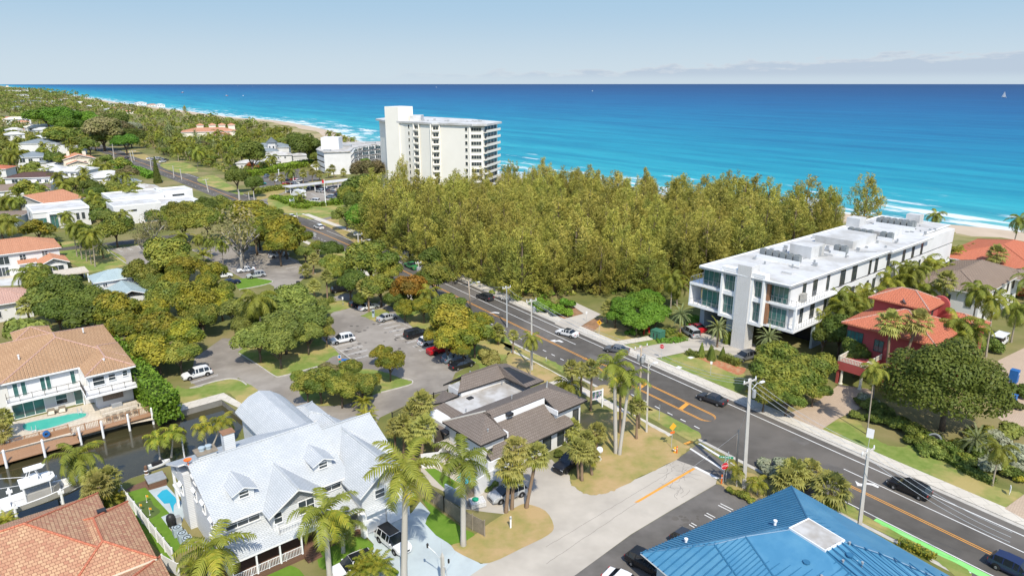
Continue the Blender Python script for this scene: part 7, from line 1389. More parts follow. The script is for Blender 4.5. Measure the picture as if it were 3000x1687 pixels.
p=P('K4',1008,1250); t=thing('pay_station','dark parking pay station with small solar panel by the stalls','pay station',p,0); b=MB(); b.box(-.3,-.25,0,.3,.25,1.7); b.box(-.34,-.3,1.7,.34,.3,1.8); b.build('cabinet',MT['dark'],t); b=MB(); b.box(-.2,-.27,1.0,.2,-.25,1.45); b.build('screen',MT['trim'],t); b=MB(); b.box(-.6,-.4,2.2,.6,.4,2.25); b.tube([(0,0,1.8),(0,0,2.2)],.04,6); b.build('solar_panel',MT['blue'],t)
p=P('K4',1270,735); t=thing('pay_station','slim blue grey pay station beside the silver sedan','pay station',p,0); b=MB(); b.box(-.25,-.2,0,.25,.2,1.6); b.build('cabinet',MT['greyw'],t); b=MB(); b.box(-.18,-.22,.9,.18,-.2,1.4); b.build('screen',MT['dark'],t)
p=P('K4',560,440); t=thing('litter_bin','dark litter bin at the end of the upper car park','bin',p,0); b=MB(); b.lathe([(.4,0),(.45,1.0),(.48,1.0),(.48,1.1),(0,1.2)],12); b.build('drum',MT['dark'],t)
# billboard sign
a,c=P('L4',1868,480),P('L4',1977,455); d=(c-a); t=thing('picture_sign','white framed sign board with colourful picture among the corner palms','sign',a,atan2(d.y,d.x)); w=d.length; b=MB(); b.box(-.08,-.08,0,.08,.08,3.1); b.box(w-.08,-.08,0,w+.08,.08,3.1); b.box(.08,-.05,1.5,w-.08,.05,3.0); b.build('frame',MT['trim'],t)
pm=NT('sign_picture'); n=pm.noise(pm.coord(),1.6,3); r_=pm.n.new('ShaderNodeValToRGB'); pm.l(n.outputs[0],r_.inputs[0]); e=r_.color_ramp.elements; e[0].position=.4; e[0].color=C(.03,.05,.16); e[1].position=.62; e[1].color=C(.65,.62,.55); x=e.new(.48); x.color=C(.10,.22,.06); x=e.new(.54); x.color=C(.3,.2,.4); pm.l(r_.outputs[0],pm.b.inputs['Base Color']); MT['pic']=pm.fin(.5)
b=MB(); b.box(.2,-.065,1.65,w-.2,-.052,2.85); b.build('picture',MT['pic'],t)
a,c=P('M3',775,1040),P('M3',870,1010); d=c-a; t=thing('hotel_sign','small teal hotel name sign on white posts in the hedge','sign',a,atan2(d.y,d.x)); w=d.length; b=MB(); b.box(-.15,-.15,0,.15,.15,2.6); b.box(w-.15,-.15,0,w+.15,.15,2.6); b.build('post',MT['trim'],t); b=MB(); b.box(.15,-.06,1.2,w-.15,.06,2.4); s=b.build('board',MT['teal'],t); b=MB()
for i in range(7): b.box(.4+i*(w-.8)/7,-.08,1.7,.4+i*(w-.8)/7+(w-.8)/10,-.062,2.1)
b.build('lettering',MT['trim'],s)
p=P('K8',2435,1285); t=thing('lawn_sign','little white and blue sign on the front lawn at the right','sign',p,radians(60)); b=MB(); b.box(-.35,-.03,.5,.35,.03,1.2); b.build('board',MT['trim'],t); b=MB(); b.box(-.3,-.04,.55,.3,-.031,.8); b.build('stripe',MT['blue'],t); b=MB(); b.box(-.03,-.02,0,.03,.02,.5); b.build('post',MT['trim'],t)
p=P('K8',1720,820); t=thing('estate_sign','oval grey house name sign in front of the huge dark tree','sign',p,radians(-35)); b=MB(); b.lathe([(0,-.05),(.9,-.05),(.9,.05),(0,.05)],20,(0,0,1.0),axis='y'); b.build('board',MT['grey'],t); b=MB(); b.lathe([(0,-.07),(.7,-.07)],20,(0,0,1.0),axis='y'); b.build('face',MT['dark'],t); b=MB(); b.box(-.7,-.04,0,-.6,.04,1); b.box(.6,-.04,0,.7,.04,1); b.build('post',MT['dark'],t)
# hydrant, markers, globe lamp, cabinet
p=P('L6',1212,240); t=thing('fire_hydrant','yellow fire hydrant beside the weathered diamond sign','hydrant',p); b=MB(); b.lathe([(.2,0),(.2,.08),(.14,.1),(.14,.6),(.19,.62),(.19,.68),(.12,.8),(0,.84)],10); b.build('barrel',MT['yel'],t); b=MB(); b.tube([(-.28,0,.45),(.28,0,.45)],.08,8); b.tube([(0,0,.42),(0,-.26,.42)],.1,8); b.build('outlet',MT['cream'],t)
def marker(label,k,x,y,h,m,r=.09):
    p=P(k,x,y); t=thing('marker_post',label,'post',p); b=MB(); b.lathe([(r,0),(r,h),(r*.6,h+.1),(0,h+.12)],8); b.build('post',MT[m],t); b=MB(); b.lathe([(r*1.03,h*.7),(r*1.03,h*.8)],8); b.build('band',MT['trim'],t)
marker('orange cable marker post at the foot of the stop sign','L6',1652,535,1.2,'org'); marker('orange marker post beside the yellow hydrant','L6',1232,248,1.0,'org'); marker('thin grey post just right of the stop sign','L6',1693,520,4.2,'galv',.05)
p=P('L4',1950,955); t=thing('globe_lamp','white globe lamp on pedestal by the black pickup','lamp',p); b=MB(); b.lathe([(.3,0),(.3,.2),(.14,.3),(.14,1.0),(.25,1.05)],10); b.build('pedestal',MT['trim'],t); b=MB(); b.lathe([(0,.0)]+[(.45*sin(pi*i/10),.45-.45*cos(pi*i/10)) for i in range(1,11)],16,(0,0,1.05)); b.build('globe',MT['trim'],t,smooth=True)
p=P('K5',1695,455); t=thing('utility_cabinet','dark green electrical cabinet at the condominium entrance','cabinet',p,radians(-45)); b=MB(); b.box(-1.1,-.9,0,1.1,.9,1.7); b.build('body',MT['teal'],t); b=MB(); b.box(-1.15,-.95,1.7,1.15,.95,1.78); b.build('lid',MT['teal'],t); b=MB(); b.box(-.5,-.92,.4,-.3,-.9,1.3); b.box(.3,-.92,.4,.5,-.9,1.3); b.build('handle',MT['dark'],t)
p=P('K5',1590,410); t=thing('backflow_valve','red backflow pipes standing by the condominium hedge','valve',p,radians(40)); b=MB(); b.tube([(-.8,0,0),(-.8,0,1.1),(.8,0,1.1),(.8,0,0)],.14,8); b.build('pipe',MT['red'],t); b=MB(); b.tube([(-.25,0,1.1),(-.25,0,1.6)],.05,6); b.tube([(.25,0,1.1),(.25,0,1.6)],.05,6); b.lathe([(.22,0),(.22,.05)],10,(-.25,0,1.6)); b.lathe([(.22,0),(.22,.05)],10,(.25,0,1.6)); b.build('valve_wheel',MT['dark'],t)
# bicycles in the rack beside the road (grove side)
def bike():
    t=thing('bicycle','x','bicycle'); W_=MB(); 
    pts=[(.33*cos(a),0,.33*sin(a)) for a in [2*pi*i/14 for i in range(15)]]; W_.tube(pts,.03,5,cap=False); wm=W_.mesh('wheel',MT['tyre'],uv=False)
    for x in (-.52,.52): obj('wheel',wm,t,(x,0,.34))
    b=MB(); b.tube([(-.52,0,.34),(-.15,0,.85),(.42,0,.85),(-.05,0,.32),(-.15,0,.85)],.025,5); b.tube([(.52,0,.34),(.40,0,1.0)],.025,5); b.tube([(-.52,0,.34),(-.05,0,.32)],.02,5); b.build('frame',MT['trim'],t); b=MB(); b.tube([(.36,-.28,1.05),(.42,0,1.02),(.36,.28,1.05)],.02,5); b.build('handlebar',MT['dark'],t); b=MB(); b.box(-.3,-.08,.9,-.05,.08,.96); b.build('saddle',MT['dark'],t); return t
b0=bike(); 
for i in range(6):
    p=P('K5',232+i*17,96-i*1.0); L_=('leftmost','second from left','third from left','third from right','second from right','rightmost')[i]+' of the white bicycles racked by the roadside'
    if i==0: b0.location=p; b0.rotation_euler=(0,0,radians(60)); b0['label']=L_; b0['group']='bicycles in the roadside rack'
    else: dup(b0,p,radians(60),L_,'bicycles in the roadside rack')
p=P('K4',1685,140); t=thing('bus_shelter','grey roofed shelter at the grove edge by the road','shelter',p,radians(-55)); b=MB(); b.box(-1.6,-.7,2.3,1.6,.7,2.45); b.build('roof',MT['grey'],t); b=MB()
for x in (-1.5,1.5):
    for y in (-.6,.6): b.box(x-.05,y-.05,0,x+.05,y+.05,2.3)
b.build('post',MT['dark'],t); b=MB(); b.box(-1.5,.55,.4,1.5,.6,2.2); b.build('panel',MT['glass'],t); b=MB(); b.box(-1.2,-.1,.4,1.2,.4,.5); b.build('bench',MT['wood'],t)
# fences
def fence(name,label,pts,h,m,kind):
    b=MB(); bp=MB()
    for i in range(len(pts)-1):
        a,c=Vector((*pts[i][:2],0)),Vector((*pts[i+1][:2],0)); L=(c-a).length; d=(c-a)/L; k=max(1,round(L/2.2))
        for j in range(k+1): p=a+d*L*j/k; bp.box(p.x-.07,p.y-.07,0,p.x+.07,p.y+.07,h+.12)
        if kind=='board': 
            for z in range(int(h/.19)): b.bar(a+Vector((0,0,.06+z*.19)),c+Vector((0,0,.06+z*.19)),.05,.17)
        elif kind=='solid': b.bar(a+Vector((0,0,.05)),c+Vector((0,0,.05)),.05,h)
        else:
            b.bar(a+Vector((0,0,.12)),c+Vector((0,0,.12)),.05,.06); b.bar(a+Vector((0,0,h-.1)),c+Vector((0,0,h-.1)),.05,.06)
            for j in range(int(L/.16)): p=a+d*.16*j; b.box(p.x-.018,p.y-.018,.1,p.x+.018,p.y+.018,h)
            if kind=='white': b.bar(a+Vector((0,0,.12)),c+Vector((0,0,.12)),.035,h*.72)
    t=thing(name,label,'fence',(0,0,0)); b.build('panel',MT[m],t); bp.build('post',MT[m],t); return t
fence('wood_fence','weathered horizontal board fence between the turf strip and the house forecourt',px('L5',(885,560),(1110,730),(1290,860),(1545,995)),2.0,'woodf','board'); fence('white_fence','long white vinyl fence between the orange roofed house and putting green',px('L2',(1105,600),(1640,1275)),1.7,'trim','white'); fence('metal_fence','black metal picket fence behind the tiled house',px('L4',(0,610),(130,540),(390,420),(520,385)),1.7,'dark','pick'); fence('white_gate','white slatted gate panel at the corner of the orange roofed house',px('L2',(1545,1330),(1700,1420)),1.6,'trim','solid')
def wall_(name,label,pts,h,m,w=.22):
    b=MB()
    for i in range(len(pts)-1): b.bar((*pts[i][:2],0),(*pts[i+1][:2],0),w,h)
    o=b.build(name,MT[m]); tag(o,label,'wall'); return o
wall_('garden_wall','white stucco courtyard wall beside the tiled house forecourt',px('L4',(780,1310),(960,1190)),2.3,'white'); wall_('garden_wall','white garden wall behind the tiled house turf',px('L4',(270,1030),(440,1010),(520,900)),2.0,'white'); wall_('garden_wall','blue grey wall by the brown gate of the forecourt',px('L4',(500,1310),(690,1420)),1.9,'greyw'); t=thing('garden_gate','brown panel gate beside the white courtyard wall','gate',P('L4',690,1330)); d=P('L4',775,1295)-P('L4',690,1330); t.rotation_euler=(0,0,atan2(d.y,d.x)); b=MB(); b.box(0,-.04,.05,d.length,.04,2.1); b.build('panel',MT['woodf'],t); b=MB(); b.box(.1,-.07,1,.2,-.04,1.2); b.build('handle',MT['dark'],t)
t=thing('courtyard_gate','tall curved brown gate at the left of the tiled house','gate',P('L4',400,890)); d=P('L4',510,850)-P('L4',400,890); t.rotation_euler=(0,0,atan2(d.y,d.x)); b=MB(); b.box(0,-.05,.05,d.length,.05,3.2); b.build('panel',MT['brz'],t); b=MB(); b.box(.1,-.08,1,.2,-.05,1.3); b.build('handle',MT['grey'],t)
a=P('L4',455,820,2.6); t=thing('pergola','slatted brown pergola between the tiled house and the royal palm','pergola',(a.x,a.y,0),radians(41)); b=MB()
for i in range(12): b.box(.0+i*.25,-1.6,2.5,.14+i*.25,1.0,2.6)
b.build('slat',MT['walk'],t); b=MB(); 
for x,y in ((0,-1.5),(2.8,-1.5),(0,.9),(2.8,.9)): b.box(x-.06,y-.06,0,x+.06,y+.06,2.5)
b.build('post',MT['brz'],t)
flat('pool_water',px('L4',(600,1150),(640,1080),(720,1060),(840,1110),(700,1200)),.03,'pool2')
p=P('L4',800,1385); t=thing('stone_pallet','pallet of pale paving stone with green bag on top','pallet',p,radians(20)); b=MB(); b.box(-.9,-.7,.12,.9,.7,.75); b.build('stone_stack',MT['stone'],t); b=MB()
for y in (-.6,0,.5): b.box(-.95,y,0,.95,y+.12,.12)
b.build('pallet',MT['woodf'],t); b=MB(); b.lathe([(0,0),(.4,.02),(.42,.15),(.2,.26),(0,.27)],9,(-.2,.1,.75)); b.build('bag',MT['sgreen'],t)
p=P('L5',1825,905); t=thing('mailbox_post','white leaning board post on the dry verge','post',p,radians(30)); b=MB(); b.box(-.09,-.04,0,.09,.04,1.5); b.build('post',MT['trim'],t); b=MB(); b.box(-.13,-.08,1.2,.13,.08,1.45); b.build('box',MT['grey'],t)
# near street lamp pole at the bottom edge
a=P('L5',1100,1560); e=TOP(a,'L5',1105,1165); t=thing('street_lamp_pole','concrete street lamp pole with two arms cut by the bottom edge','pole',a); b=MB(); b.tube([(0,0,0),(0,0,e.z-.5),(0,0,e.z)],[.24,.19,.02],4); b.build('pole',MT['polec'],t); b=MB(); b.tube([(0,0,e.z-1.0),(-.7,.3,e.z-.3),(-1.5,.7,e.z+.2)],.05,6); b.tube([(0,0,e.z-1.6),(.3,-.2,e.z-1.6),(.5,-.4,e.z-3)],.06,6); b.tube([(.2,0,e.z-2.0),(1.3,.4,e.z-.2)],.02,4); b.tube([(0,0,e.z-.6),(-.1,.5,e.z+.9)],.015,4); b.build('bracket',MT['galv'],t); b=MB(); b.lathe([(.1,0),(.12,.4),(.05,.5)],8,(-1.5,.7,e.z)); b.lathe([(.1,0),(.1,.4)],8,(.6,.1,e.z-1.3)); b.build('lamp_head',MT['dark'],t)
# house B yard
flat('pool_water',px('L2',(1480,650),(1530,600),(1575,588),(1680,690),(1640,740),(1635,815),(1600,720),(1550,725)),.03,'pool2')
def acu(label,k,x,y,rnd=False):
    p=P(k,x,y); t=thing('air_conditioner',label,'air conditioner',p,radians(40),'air conditioners beside the white house'); b=MB(); b.box(-.45,-.45,.05,.45,.45,1.05); b.build('case',MT['greyw'],t); b=MB(); b.lathe([(.4,1.06),(.4,1.1),(.33,1.1),(.33,1.07)],14); b.lathe([(.0,1.08),(.1,1.08)],8); b.build('fan_grille',MT['dark'],t)
acu('air conditioner nearest the pool','L2',1680,1020); acu('middle air conditioner of three','L2',1730,1075); acu('air conditioner nearest the front palm','L2',1775,1120)
p=P('L2',1620,930); t=thing('kamado_grill','tall black outdoor grill standing beside the air conditioners','grill',p,radians(40)); b=MB(); b.lathe([(.4,0),(.45,.5),(.5,.9),(.42,1.3),(.2,1.5),(0,1.55)],14); b.build('body',MT['dark'],t,smooth=True); b=MB(); b.box(.5,-.3,0,1.0,.3,.9); b.build('side_shelf',MT['grey'],t)
p=P('L2',1475,530); t=thing('spa','grey covered spa tub on the wood deck','spa',p,radians(40)); b=MB(); b.box(-1.0,-1.0,0,1.0,1.0,.75); b.build('cabinet',MT['woodd'],t); b=MB(); b.box(-1.05,-1.05,.75,1.05,1.05,.9); b.build('cover',MT['grey'],t)
for x,y,l in ((1385,710,'golf flag farthest on the putting green'),(1325,795,'left golf flag on the putting green'),(1415,830,'golf flag nearest the white house')):
    p=P('L2',x,y); t=thing('golf_flag',l,'flag',p,0,'flags on the putting green'); b=MB(); b.tube([(0,0,0),(0,0,1.0)],.02,5); b.lathe([(.09,0),(.09,.02),(0,.02)],10); b.build('pin',MT['trim'],t); b=MB(); b.box(0,-.01,.72,.3,.01,.98); b.build('pennant',MT['yel'],t)
p=P('L2',1390,480); t=thing('dock_bollard','brown rope wrapped mooring bollard at the deck edge','bollard',p); b=MB(); b.lathe([(.2,-.5),(.2,1.6),(.12,1.75),(0,1.8)],10); b.build('post',MT['woodd'],t); b=MB()
for z in (.5,1.0): b.lathe([(.22,z),(.27,z+.07),(.22,z+.14)],10)
b.build('rope',MT['trim'],t)
for x,y,l in ((1230,155,'white mooring pole nearest the deck'),(1510,1,'x')):
    if l!='x':
        p=P('L2',1735,250); t=thing('mooring_pole','white mooring pole behind the white house roof','post',(p.x,p.y,-1)); b=MB(); b.lathe([(.1,0),(.1,3.2),(0,3.5)],8); b.build('post',MT['trim'],t); b=MB(); b.lathe([(.11,2.6),(.11,2.8)],8); b.build('band',MT['blue'],t)
p=P('L2',1510,380); t=thing('jet_ski_lift','white jet ski on a small lift behind the house corner','jet ski',p,radians(40)); hullm(2.6,1.0,.6,None).build('hull',[MT['trim'],MT['trim'],MT['greyw']],t); b=MB(); b.box(-.9,-.25,.5,.3,.25,.95); b.build('seat',MT['dark'],t); b=MB(); b.tube([(.4,-.4,1.1),(.5,0,1.05),(.4,.4,1.1)],.04,6); b.build('handlebar',MT['dark'],t)
# villa D: pool, dock, outdoor kitchen
q=smooth(px('L1',(220,1045),(240,1000),(400,960),(560,930),(740,893),(860,890),(880,905),(850,935),(700,985),(560,1030),(420,1065),(280,1075)),3); flat('pool_water',q,.03,'pool'); kerbline(q,.3,.05,.012,True)
DT=thing('dock','wooden dock with railing along the villa seawall','dock',(-74.3,91,0),radians(40)); boxm(DT,'deck','wood',(-4,-12.6,-.35,7,-9.2,-.2),(-4,-9.2,-.35,6.4,-9.0,.85),(6.9,-11.9,.35,17,-10.7,.5)); rail(DT,[(-4,-8.9),(6.3,-8.9)],.15,1.1,'wood',.16,.03,w=.12); rail(DT,[(6.4,-10.7),(16.9,-10.7),(17.2,-8)],.5,1.0,'wood',.2,.025,w=.12); b=MB()
for x,y in ((-1.5,-12.9),(2.8,-12.9),(7.2,-12.2),(10,-12.1),(13.4,-12.1),(16.6,-12.1)): b.lathe([(.16,-1.5),(.16,1.7),(.1,1.8),(0,1.82)],8,(x,y,0))
b.build('piling',MT['trim'],DT); b=MB(); b.lathe([(.2,-.12),(.45,-.12),(.45,.12),(.2,.12)],14,(3.6,-9.4,.9),axis='y'); b.build('hose_reel',MT['blue'],DT)
KT=thing('outdoor_kitchen','outdoor kitchen counter with steel grill beside the villa pool','kitchen counter',(-74.3,91,0),radians(40)); boxm(KT,'counter','patio',(10.8,-6.6,0,15.8,-5.8,.95),(10.8,-8.4,0,15.4,-7.9,1.1)); boxm(KT,'grill','grey',(12.4,-6.55,.95,13.8,-5.9,1.4)); boxm(KT,'splash_panel','brown2',(11.8,-3.3,1,14.6,-3.22,2.2))
st0=None
for i in range(5):
    l=('leftmost','second from left','middle','second from right','rightmost')[i]+' wicker bar stool at the outdoor kitchen'
    q=Matrix.Rotation(radians(40),3,'Z')@Vector((11.3+i*.9,-9.0,0))+Vector((-74.3,91,0))
    if st0 is None:
        st0=thing('bar_stool',l,'stool',q,radians(40),'bar stools at the outdoor kitchen'); b=MB(); b.box(-.25,-.25,.68,.25,.25,.76); b.build('seat',MT['woodf'],st0); b=MB(); b.box(-.25,-.27,.76,.25,-.21,1.15); b.build('backrest',MT['woodf'],st0)
        for x in (-.2,.2):
            for y in (-.2,.2): b=MB(); b.box(x-.025,y-.025,0,x+.025,y+.025,.68); b.build('leg',MT['woodf'],st0)
    else: dup(st0,q,radians(40),l)
for x,y,l in ((520,905,'left wicker armchair by the villa pool'),(630,880,'right wicker armchair by the villa pool')):
    p=P('L1',x,y); t=thing('armchair',l,'chair',p,radians(30),'wicker armchairs by the villa pool'); b=MB(); b.box(-.4,-.4,.15,.4,.4,.42); b.build('seat',MT['cream'],t); b=MB(); b.box(-.45,.35,.1,.45,.45,.85); b.build('backrest',MT['woodf'],t)
    for s in (-1,1): b=MB(); b.box(s*.45-.05,-.4,0,s*.45+.05,.4,.62); b.build('armrest',MT['woodf'],t)
p=P('L1',575,890); t=thing('side_table','small side table between the two wicker armchairs','table',p); b=MB(); b.lathe([(0,.45),(.3,.45),(.3,.5),(0,.5)],12); b.build('table_top',MT['woodf'],t); b=MB(); b.lathe([(.05,0),(.05,.45)],6); b.build('leg',MT['woodf'],t)
for k,x,y,l in (('L1',345,1075,'steel pool ladder at the near side of the villa pool'),('L1',805,890,'steel grab rail at the far end of the villa pool')):
    p=P(k,x,y); t=thing('pool_ladder',l,'ladder',p,radians(40)); b=MB()
    for s in (-.25,.25): b.tube([(s,-.5,0),(s,-.45,.8),(s,-.1,.9),(s,.2,.5),(s,.25,-.1)],.03,6)
    b.build('rail',MT['galv'],t); b=MB(); b.box(-.25,.1,.05,.25,.25,.1); b.build('step',MT['trim'],t)
p=P('K8',2470,220); t=thing('tall_bin','tall dark blue bin box at the right edge lane','bin',p,radians(40)); b=MB(); b.box(-.6,-.6,0,.6,.6,2.2); b.build('body',MT['blue'],t); b=MB(); b.box(-.5,-.62,.1,.5,-.6,1.9); b.build('door',MT['blue'],t); b=MB(); b.box(-.15,-.64,1.5,.15,-.62,1.8); b.build('label_plate',MT['trim'],t)
p=P('K8',2430,420); t=thing('wheelie_bin','large blue wheeled bin on the right edge lane','bin',p,radians(35)); b=MB(); b.box(-1.1,-.7,.15,1.1,.7,1.3); b.build('body',MT['blue'],t); b=MB(); b.box(-1.15,-.75,1.3,1.15,.75,1.42); b.build('lid',MT['blue'],t); b=MB(); b.box(-1,-.72,0,-.8,-.5,.15); b.box(.8,-.72,0,1,-.5,.15); b.build('wheel',MT['dark'],t)
# hotel: flagpole and lamp posts
a=P('K2',820,1045); e=TOP(a,'K2',802,790); t=thing('flag_pole','tall white flagpole with small flag on the hotel lawn','flagpole',a); b=MB(); b.tube([(0,0,0),(e.x-a.x,0,e.z)],[.22,.1],8); b.build('pole',MT['trim'],t); b=MB(); b.box(e.x-a.x-.9,-.03,e.z-1.6,e.x-a.x,.03,e.z-.3); b.build('flag',MT['red'],t)
for bx,by,tx,ty,l in ((490,300,480,165,'white lamp post behind the white cars in the north hotel car park'),(848,420,830,280,'white lamp post beside the red sedan')):
    a=P('M3',bx,by); e=TOP(a,'M3',tx,ty); t=thing('lamp_post',l,'lamp',a); b=MB(); b.tube([(0,0,0),(0,0,e.z)],.2,8); b.build('post',MT['trim'],t); b=MB(); b.lathe([(.3,0),(.5,.3),(0,.6)],8,(0,0,e.z)); b.build('lamp_head',MT['trim'],t)
for i,q in enumerate(((1890,730),(2013,635))): 
    p=P('K5',*q); b=MB(); b.box(-.6,-.4,.105 if 0 else .03,.6,.4,.06); o=b.build('valve_cover',MT['trim'],None,loc=None); o.location=p; o.rotation_euler=(0,0,radians(35)); tag(o,('white','pale')[i]+' utility cover in the condominium lawn '+('nearest the road','nearest the clipped cones')[i],'cover')
# cracks sealed in tar on the concrete street: thin meandering lines
b=MB(); r=random.Random(9)
for y0,y1 in ((1130,540),(1290,610)):
    A,Z=P('L6',0,y0),P('L6',1200,y1-130); pr=None
    for i in range(40):
        p=A.lerp(Z,i/39)+Vector((r.uniform(-.04,.04),r.uniform(-.04,.04),.0105))
        if pr is not None: d=(p-pr).normalized(); s=Vector((-d.y,d.x,0))*.025; b.face([pr-s,p-s,p+s,pr+s])
        pr=p
for _ in range(26):
    p=P('L6',r.uniform(1120,1390),r.uniform(350,480) if r.random()<.6 else r.uniform(520,600)); p.z=.0105; a=r.uniform(0,6.28)
    for i in range(8):
        a+=r.uniform(-.6,.6); q=p+Vector((cos(a)*.28,sin(a)*.28,0)); s=Vector((-sin(a),cos(a),0))*.025; b.face([p-s,q-s,q+s,p+s]); p=q
b.build('road_crack',MT['crack'])['kind']='structure'
# ---------------------------------------------------------------- labels for the plants: what they are and what they stand by
SL=[('the blue metal roof',(25,52)),('the big white house',(-22,65)),('the tiled house',(4,82)),('the tan roofed villa',(-65,97)),('the orange tiled roof',(-40,68)),('the condominium front',(46,124)),('the condominium roof',(72,146)),('the coral villa',(64,110)),('the brown roofed villa',(100,143)),('the coral roof by the beach',(128,172)),('the hotel tower',(-30,320)),('the curved hotel wing',(-98,390)),('the hotel carport',(-90,325)),('the terracotta roofed house',(-128,176)),('the pale blue roofed house',(-95,152)),('the pink tiled roof',(-106,144)),('the white cube house',(-164,240)),('the long white house',(-135,252)),('the flat orange roof',(-183,272)),('the maroon roof',(-226,322)),('the wavy white roofs',(-222,350)),('the broad white hip roof',(-198,342)),('the blue grey hip roof',(-286,416)),('the slate roofed villa',(-342,505)),('the tan gabled house',(-250,412)),('the salmon mansion',(-265,618)),('the slate turret',(-165,480)),('the grey hip roofed inn',(-142,428)),('the small bungalow',(-155,410)),('the middle car park stalls',(-22,128)),('the parked black minivan',(-6,127)),('the upper car park',(-72,170)),('the canal end lawn',(-46,103)),('the road corner',(18,80)),('the condominium lawn',(38,112)),('the villa front lawn',(52,78)),('the villa drive',(48,93)),('the beach path',(14,146)),('the hotel lawn',(-82,268)),('the beach drive',(-62,240)),('the fishing boat',(-52,73)),('the putting green',(-42,70)),('the pale blue drive',(-13,60)),('the forecourt',(2,70)),('the car park oak island',(-33,128)),('the car park exit lane',(-32,152)),('the parked car cluster',(-228,465)),('the far apartment blocks',(-900,1400)),('the dark conifer by the road',(-207,395)),('the lime hotel hedge',(-125,385)),('the far beach',(-230,720)),('the dunes by the hotel',(-60,450)),('the side street end',(-170,205))]
SLP=[(n,p,PIXOF((p[0],p[1],2))) for n,p in SL]
ORD=['leftmost','second from left','third from left','fourth from left','fifth from left','sixth from left','seventh from left','eighth from left','ninth from left','tenth from left','eleventh from left','twelfth from left']
TENS={20:'twentieth',30:'thirtieth',40:'fortieth'}; ONES=['','first','second','third','fourth','fifth','sixth','seventh','eighth','ninth','tenth','eleventh','twelfth','thirteenth','fourteenth','fifteenth','sixteenth','seventeenth','eighteenth','nineteenth']
TW={20:'twenty',30:'thirty',40:'forty',50:'fifty',60:'sixty',70:'seventy',80:'eighty',90:'ninety'}
def ordn(i,n):
    if i==0: return 'leftmost'
    if i==n-1: return 'rightmost'
    if i>n//2: j,w=n-i,'right'
    else: j,w=i+1,'left'
    if j<20: s=ONES[j]
    elif j%10==0: s={20:'twentieth',30:'thirtieth',40:'fortieth',50:'fiftieth',60:'sixtieth',70:'seventieth',80:'eightieth',90:'ninetieth'}[j]
    else: s=TW[j//10*10]+' '+ONES[j%10]
    return s+' from '+w
BK={}
for t,adj,key,p in VEG:
    u,v=PIXOF(p)
    if key: rel=key
    else:
        q=min(SLP,key=lambda s:((s[2][0]-u)/1.3)**2+((s[2][1]-v)*1.5)**2 + .0)
        du,dv=u-q[2][0],v-q[2][1]
        rel=('right of ' if du>0 else 'left of ') if abs(du)>1.6*abs(dv) else ('behind ' if dv<0 else 'in front of '); rel+=q[0]
    BK.setdefault((adj,rel),[]).append((u,t))
for (adj,rel),l in BK.items():
    l.sort(key=lambda a:a[0]); n=len(l)
    for i,(u,t) in enumerate(l):
        s=adj+' '+rel if n==1 else ordn(i,n)+' '+adj+' '+rel
        w=s.split()
        if len(w)>16:
            s=s.replace(' with arching feathery fronds','').replace(' with round shaggy crown','').replace('feathery olive ','feathery '); s=s if len(s.split())<=16 else s.replace('feathery ','')
            for cut in ('with round shaggy crown','with arching feathery fronds','and green crownshaft','with dense round crown','with dense crown','with drooping crown','with stiff round crown','with open twigs','turning to autumn colour'): s=s.replace(' '+cut,'')
            if len(s.split())>16: s=s.replace('feathery olive ','').replace('slender feathery ','')
        t['label']=s
        if n>1 and not t.get('group'): t['group']=(adj.split(' with ')[0]+' '+rel)
# posts, columns and piers: one object per piece
for o in list(bpy.data.objects):
    if o.type!='MESH' or o.data.users>1 or o.parent is None: continue
    if o.name.split('.')[0] not in ('post','porch_post','column','garage_pier','piling','wood_panel','end_wall','skylight','balcony_column','insulator','chimney','seat','beam','outboard_motor','entrance_frame','infill','outlet','armrest'): continue
    me=o.data; par=list(range(len(me.vertices)))
    def fnd(x):
        while par[x]!=x: par[x]=par[par[x]]; x=par[x]
        return x
    for p in me.polygons:
        v=p.vertices; a=fnd(v[0])
        for k in v[1:]: par[fnd(k)]=a
    gp={}
    for p in me.polygons: gp.setdefault(fnd(p.vertices[0]),[]).append(p)
    if len(gp)<2: continue
    for ps in gp.values():
        b=MB()
        for p in ps: b.face([tuple(me.vertices[k].co) for k in p.vertices],p.material_index)
        q=b.build(o.name.split('.')[0],list(me.materials),o.parent); q.matrix_basis=o.matrix_basis.copy()
    bpy.data.objects.remove(o)
# ---------------------------------------------------------------- light, sky, camera
sun=bpy.data.lights.new('sun','SUN'); sun.energy=SUNE; sun.angle=radians(.53); sun.color=(1,.93,.80)
so=bpy.data.objects.new('sun',sun); COL.objects.link(so); sd=Vector((cos(SUNAZ)*cos(SUNEL),sin(SUNAZ)*cos(SUNEL),sin(SUNEL))); so.rotation_euler=(-sd).to_track_quat('-Z','Y').to_euler(); so.location=(0,0,200)
w=bpy.data.worlds.new('World'); SC.world=w; w.use_nodes=True; nt=w.node_tree; bg=nt.nodes['Background']
sky=nt.nodes.new('ShaderNodeTexSky'); sky.sky_type='NISHITA'; sky.sun_disc=False; sky.sun_elevation=SUNEL; sky.sun_rotation=pi/2-SUNAZ; sky.altitude=40; sky.air_density=1.0; sky.dust_density=.6; sky.ozone_density=2.0
tc=nt.nodes.new('ShaderNodeTexCoord'); sp=nt.nodes.new('ShaderNodeSeparateXYZ'); nt.links.new(tc.outputs['Generated'],sp.inputs[0])
def mth(op,a,b=None):
    n=nt.nodes.new('ShaderNodeMath'); n.operation=op
    for i,v in enumerate((a,b)):
        if v is None: continue
        if hasattr(v,'is_linked'): nt.links.new(v,n.inputs[i])
        else: n.inputs[i].default_value=v
    return n.outputs[0]
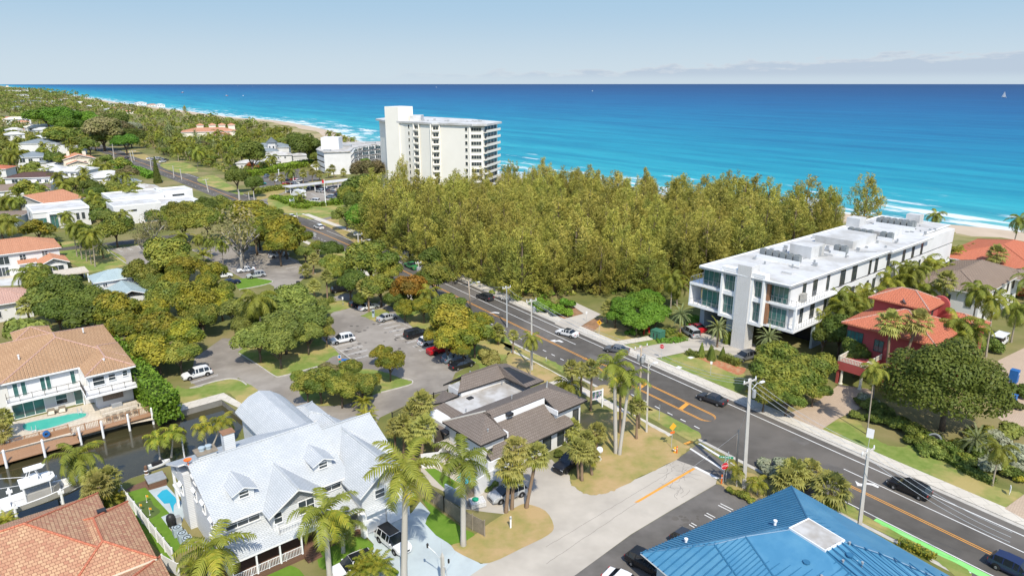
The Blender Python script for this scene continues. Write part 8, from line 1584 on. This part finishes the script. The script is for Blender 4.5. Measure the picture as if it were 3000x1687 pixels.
def mr(v,a,b,c=0,d=1):
    n=nt.nodes.new('ShaderNodeMapRange'); n.interpolation_type='SMOOTHSTEP'
    for i,x in enumerate((a,b,c,d)): n.inputs[i+1].default_value=x
    nt.links.new(v,n.inputs[0]); return n.outputs[0]
# a thin bank of far cumulus low over the sea to the right
mp=nt.nodes.new('ShaderNodeMapping'); mp.inputs['Scale'].default_value=(15,15,75); nt.links.new(tc.outputs['Generated'],mp.inputs[0])
cn=nt.nodes.new('ShaderNodeTexNoise'); cn.inputs['Scale'].default_value=1.6; cn.inputs['Detail'].default_value=7; cn.inputs['Roughness'].default_value=.6; nt.links.new(mp.outputs[0],cn.inputs[0])
az=mth('ARCTAN2',sp.outputs[0],sp.outputs[1]); hgt=mr(az,-.25,.75,.012,.038)
edge=mth('ADD',hgt,mth('MULTIPLY',mth('SUBTRACT',cn.outputs[0],.5),.042)); 
body=mr(mth('SUBTRACT',edge,sp.outputs[2]),-.001,.004)
lowf=mr(sp.outputs[2],.004,.016,.25,1); amt=mth('MULTIPLY',mth('MULTIPLY',body,lowf),mr(az,-.35,.2,0,.7))
topl=mr(mth('SUBTRACT',edge,sp.outputs[2]),.009,.0,0,1)
KW=1/(2**EXPO)/SKYS
gr=nt.nodes.new('ShaderNodeMix'); gr.data_type='RGBA'; nt.links.new(mr(sp.outputs[2],.0,.12),gr.inputs[0]); gr.inputs[6].default_value=C(.62*KW,.73*KW,.81*KW); gr.inputs[7].default_value=C(.41*KW,.605*KW,.785*KW)
m3=nt.nodes.new('ShaderNodeMix'); m3.data_type='RGBA'; nt.links.new(mr(sp.outputs[2],.12,.32,1,0),m3.inputs[0]); nt.links.new(sky.outputs[0],m3.inputs[6]); nt.links.new(gr.outputs[2],m3.inputs[7])
mx=nt.nodes.new('ShaderNodeMix'); mx.data_type='RGBA'; nt.links.new(topl,mx.inputs[0]); mx.inputs[6].default_value=C(*[c*SKYK for c in (.47*KW,.56*KW,.69*KW)]); mx.inputs[7].default_value=C(*[c*SKYK for c in (.66*KW,.70*KW,.76*KW)])
m2=nt.nodes.new('ShaderNodeMix'); m2.data_type='RGBA'; nt.links.new(amt,m2.inputs[0]); nt.links.new(m3.outputs[2],m2.inputs[6]); nt.links.new(mx.outputs[2],m2.inputs[7]); nt.links.new(m2.outputs[2],bg.inputs[0]); bg.inputs[1].default_value=SKYS
cam=bpy.data.cameras.new('camera'); co=bpy.data.objects.new('camera',cam); COL.objects.link(co); co.location=(0,0,HC); co.rotation_euler=(pi/2-PITCH,radians(0.0),0); cam.sensor_width=36; cam.lens=FOC/3000*36; cam.clip_start=.5; cam.clip_end=200000; SC.camera=co
SC.view_settings.view_transform='Standard'; SC.view_settings.look='None'; SC.view_settings.exposure=EXPO; SC.view_settings.gamma=1
SC.cycles.max_bounces=5; SC.cycles.diffuse_bounces=2; SC.cycles.glossy_bounces=2; SC.cycles.transmission_bounces=2; SC.cycles.transparent_max_bounces=4
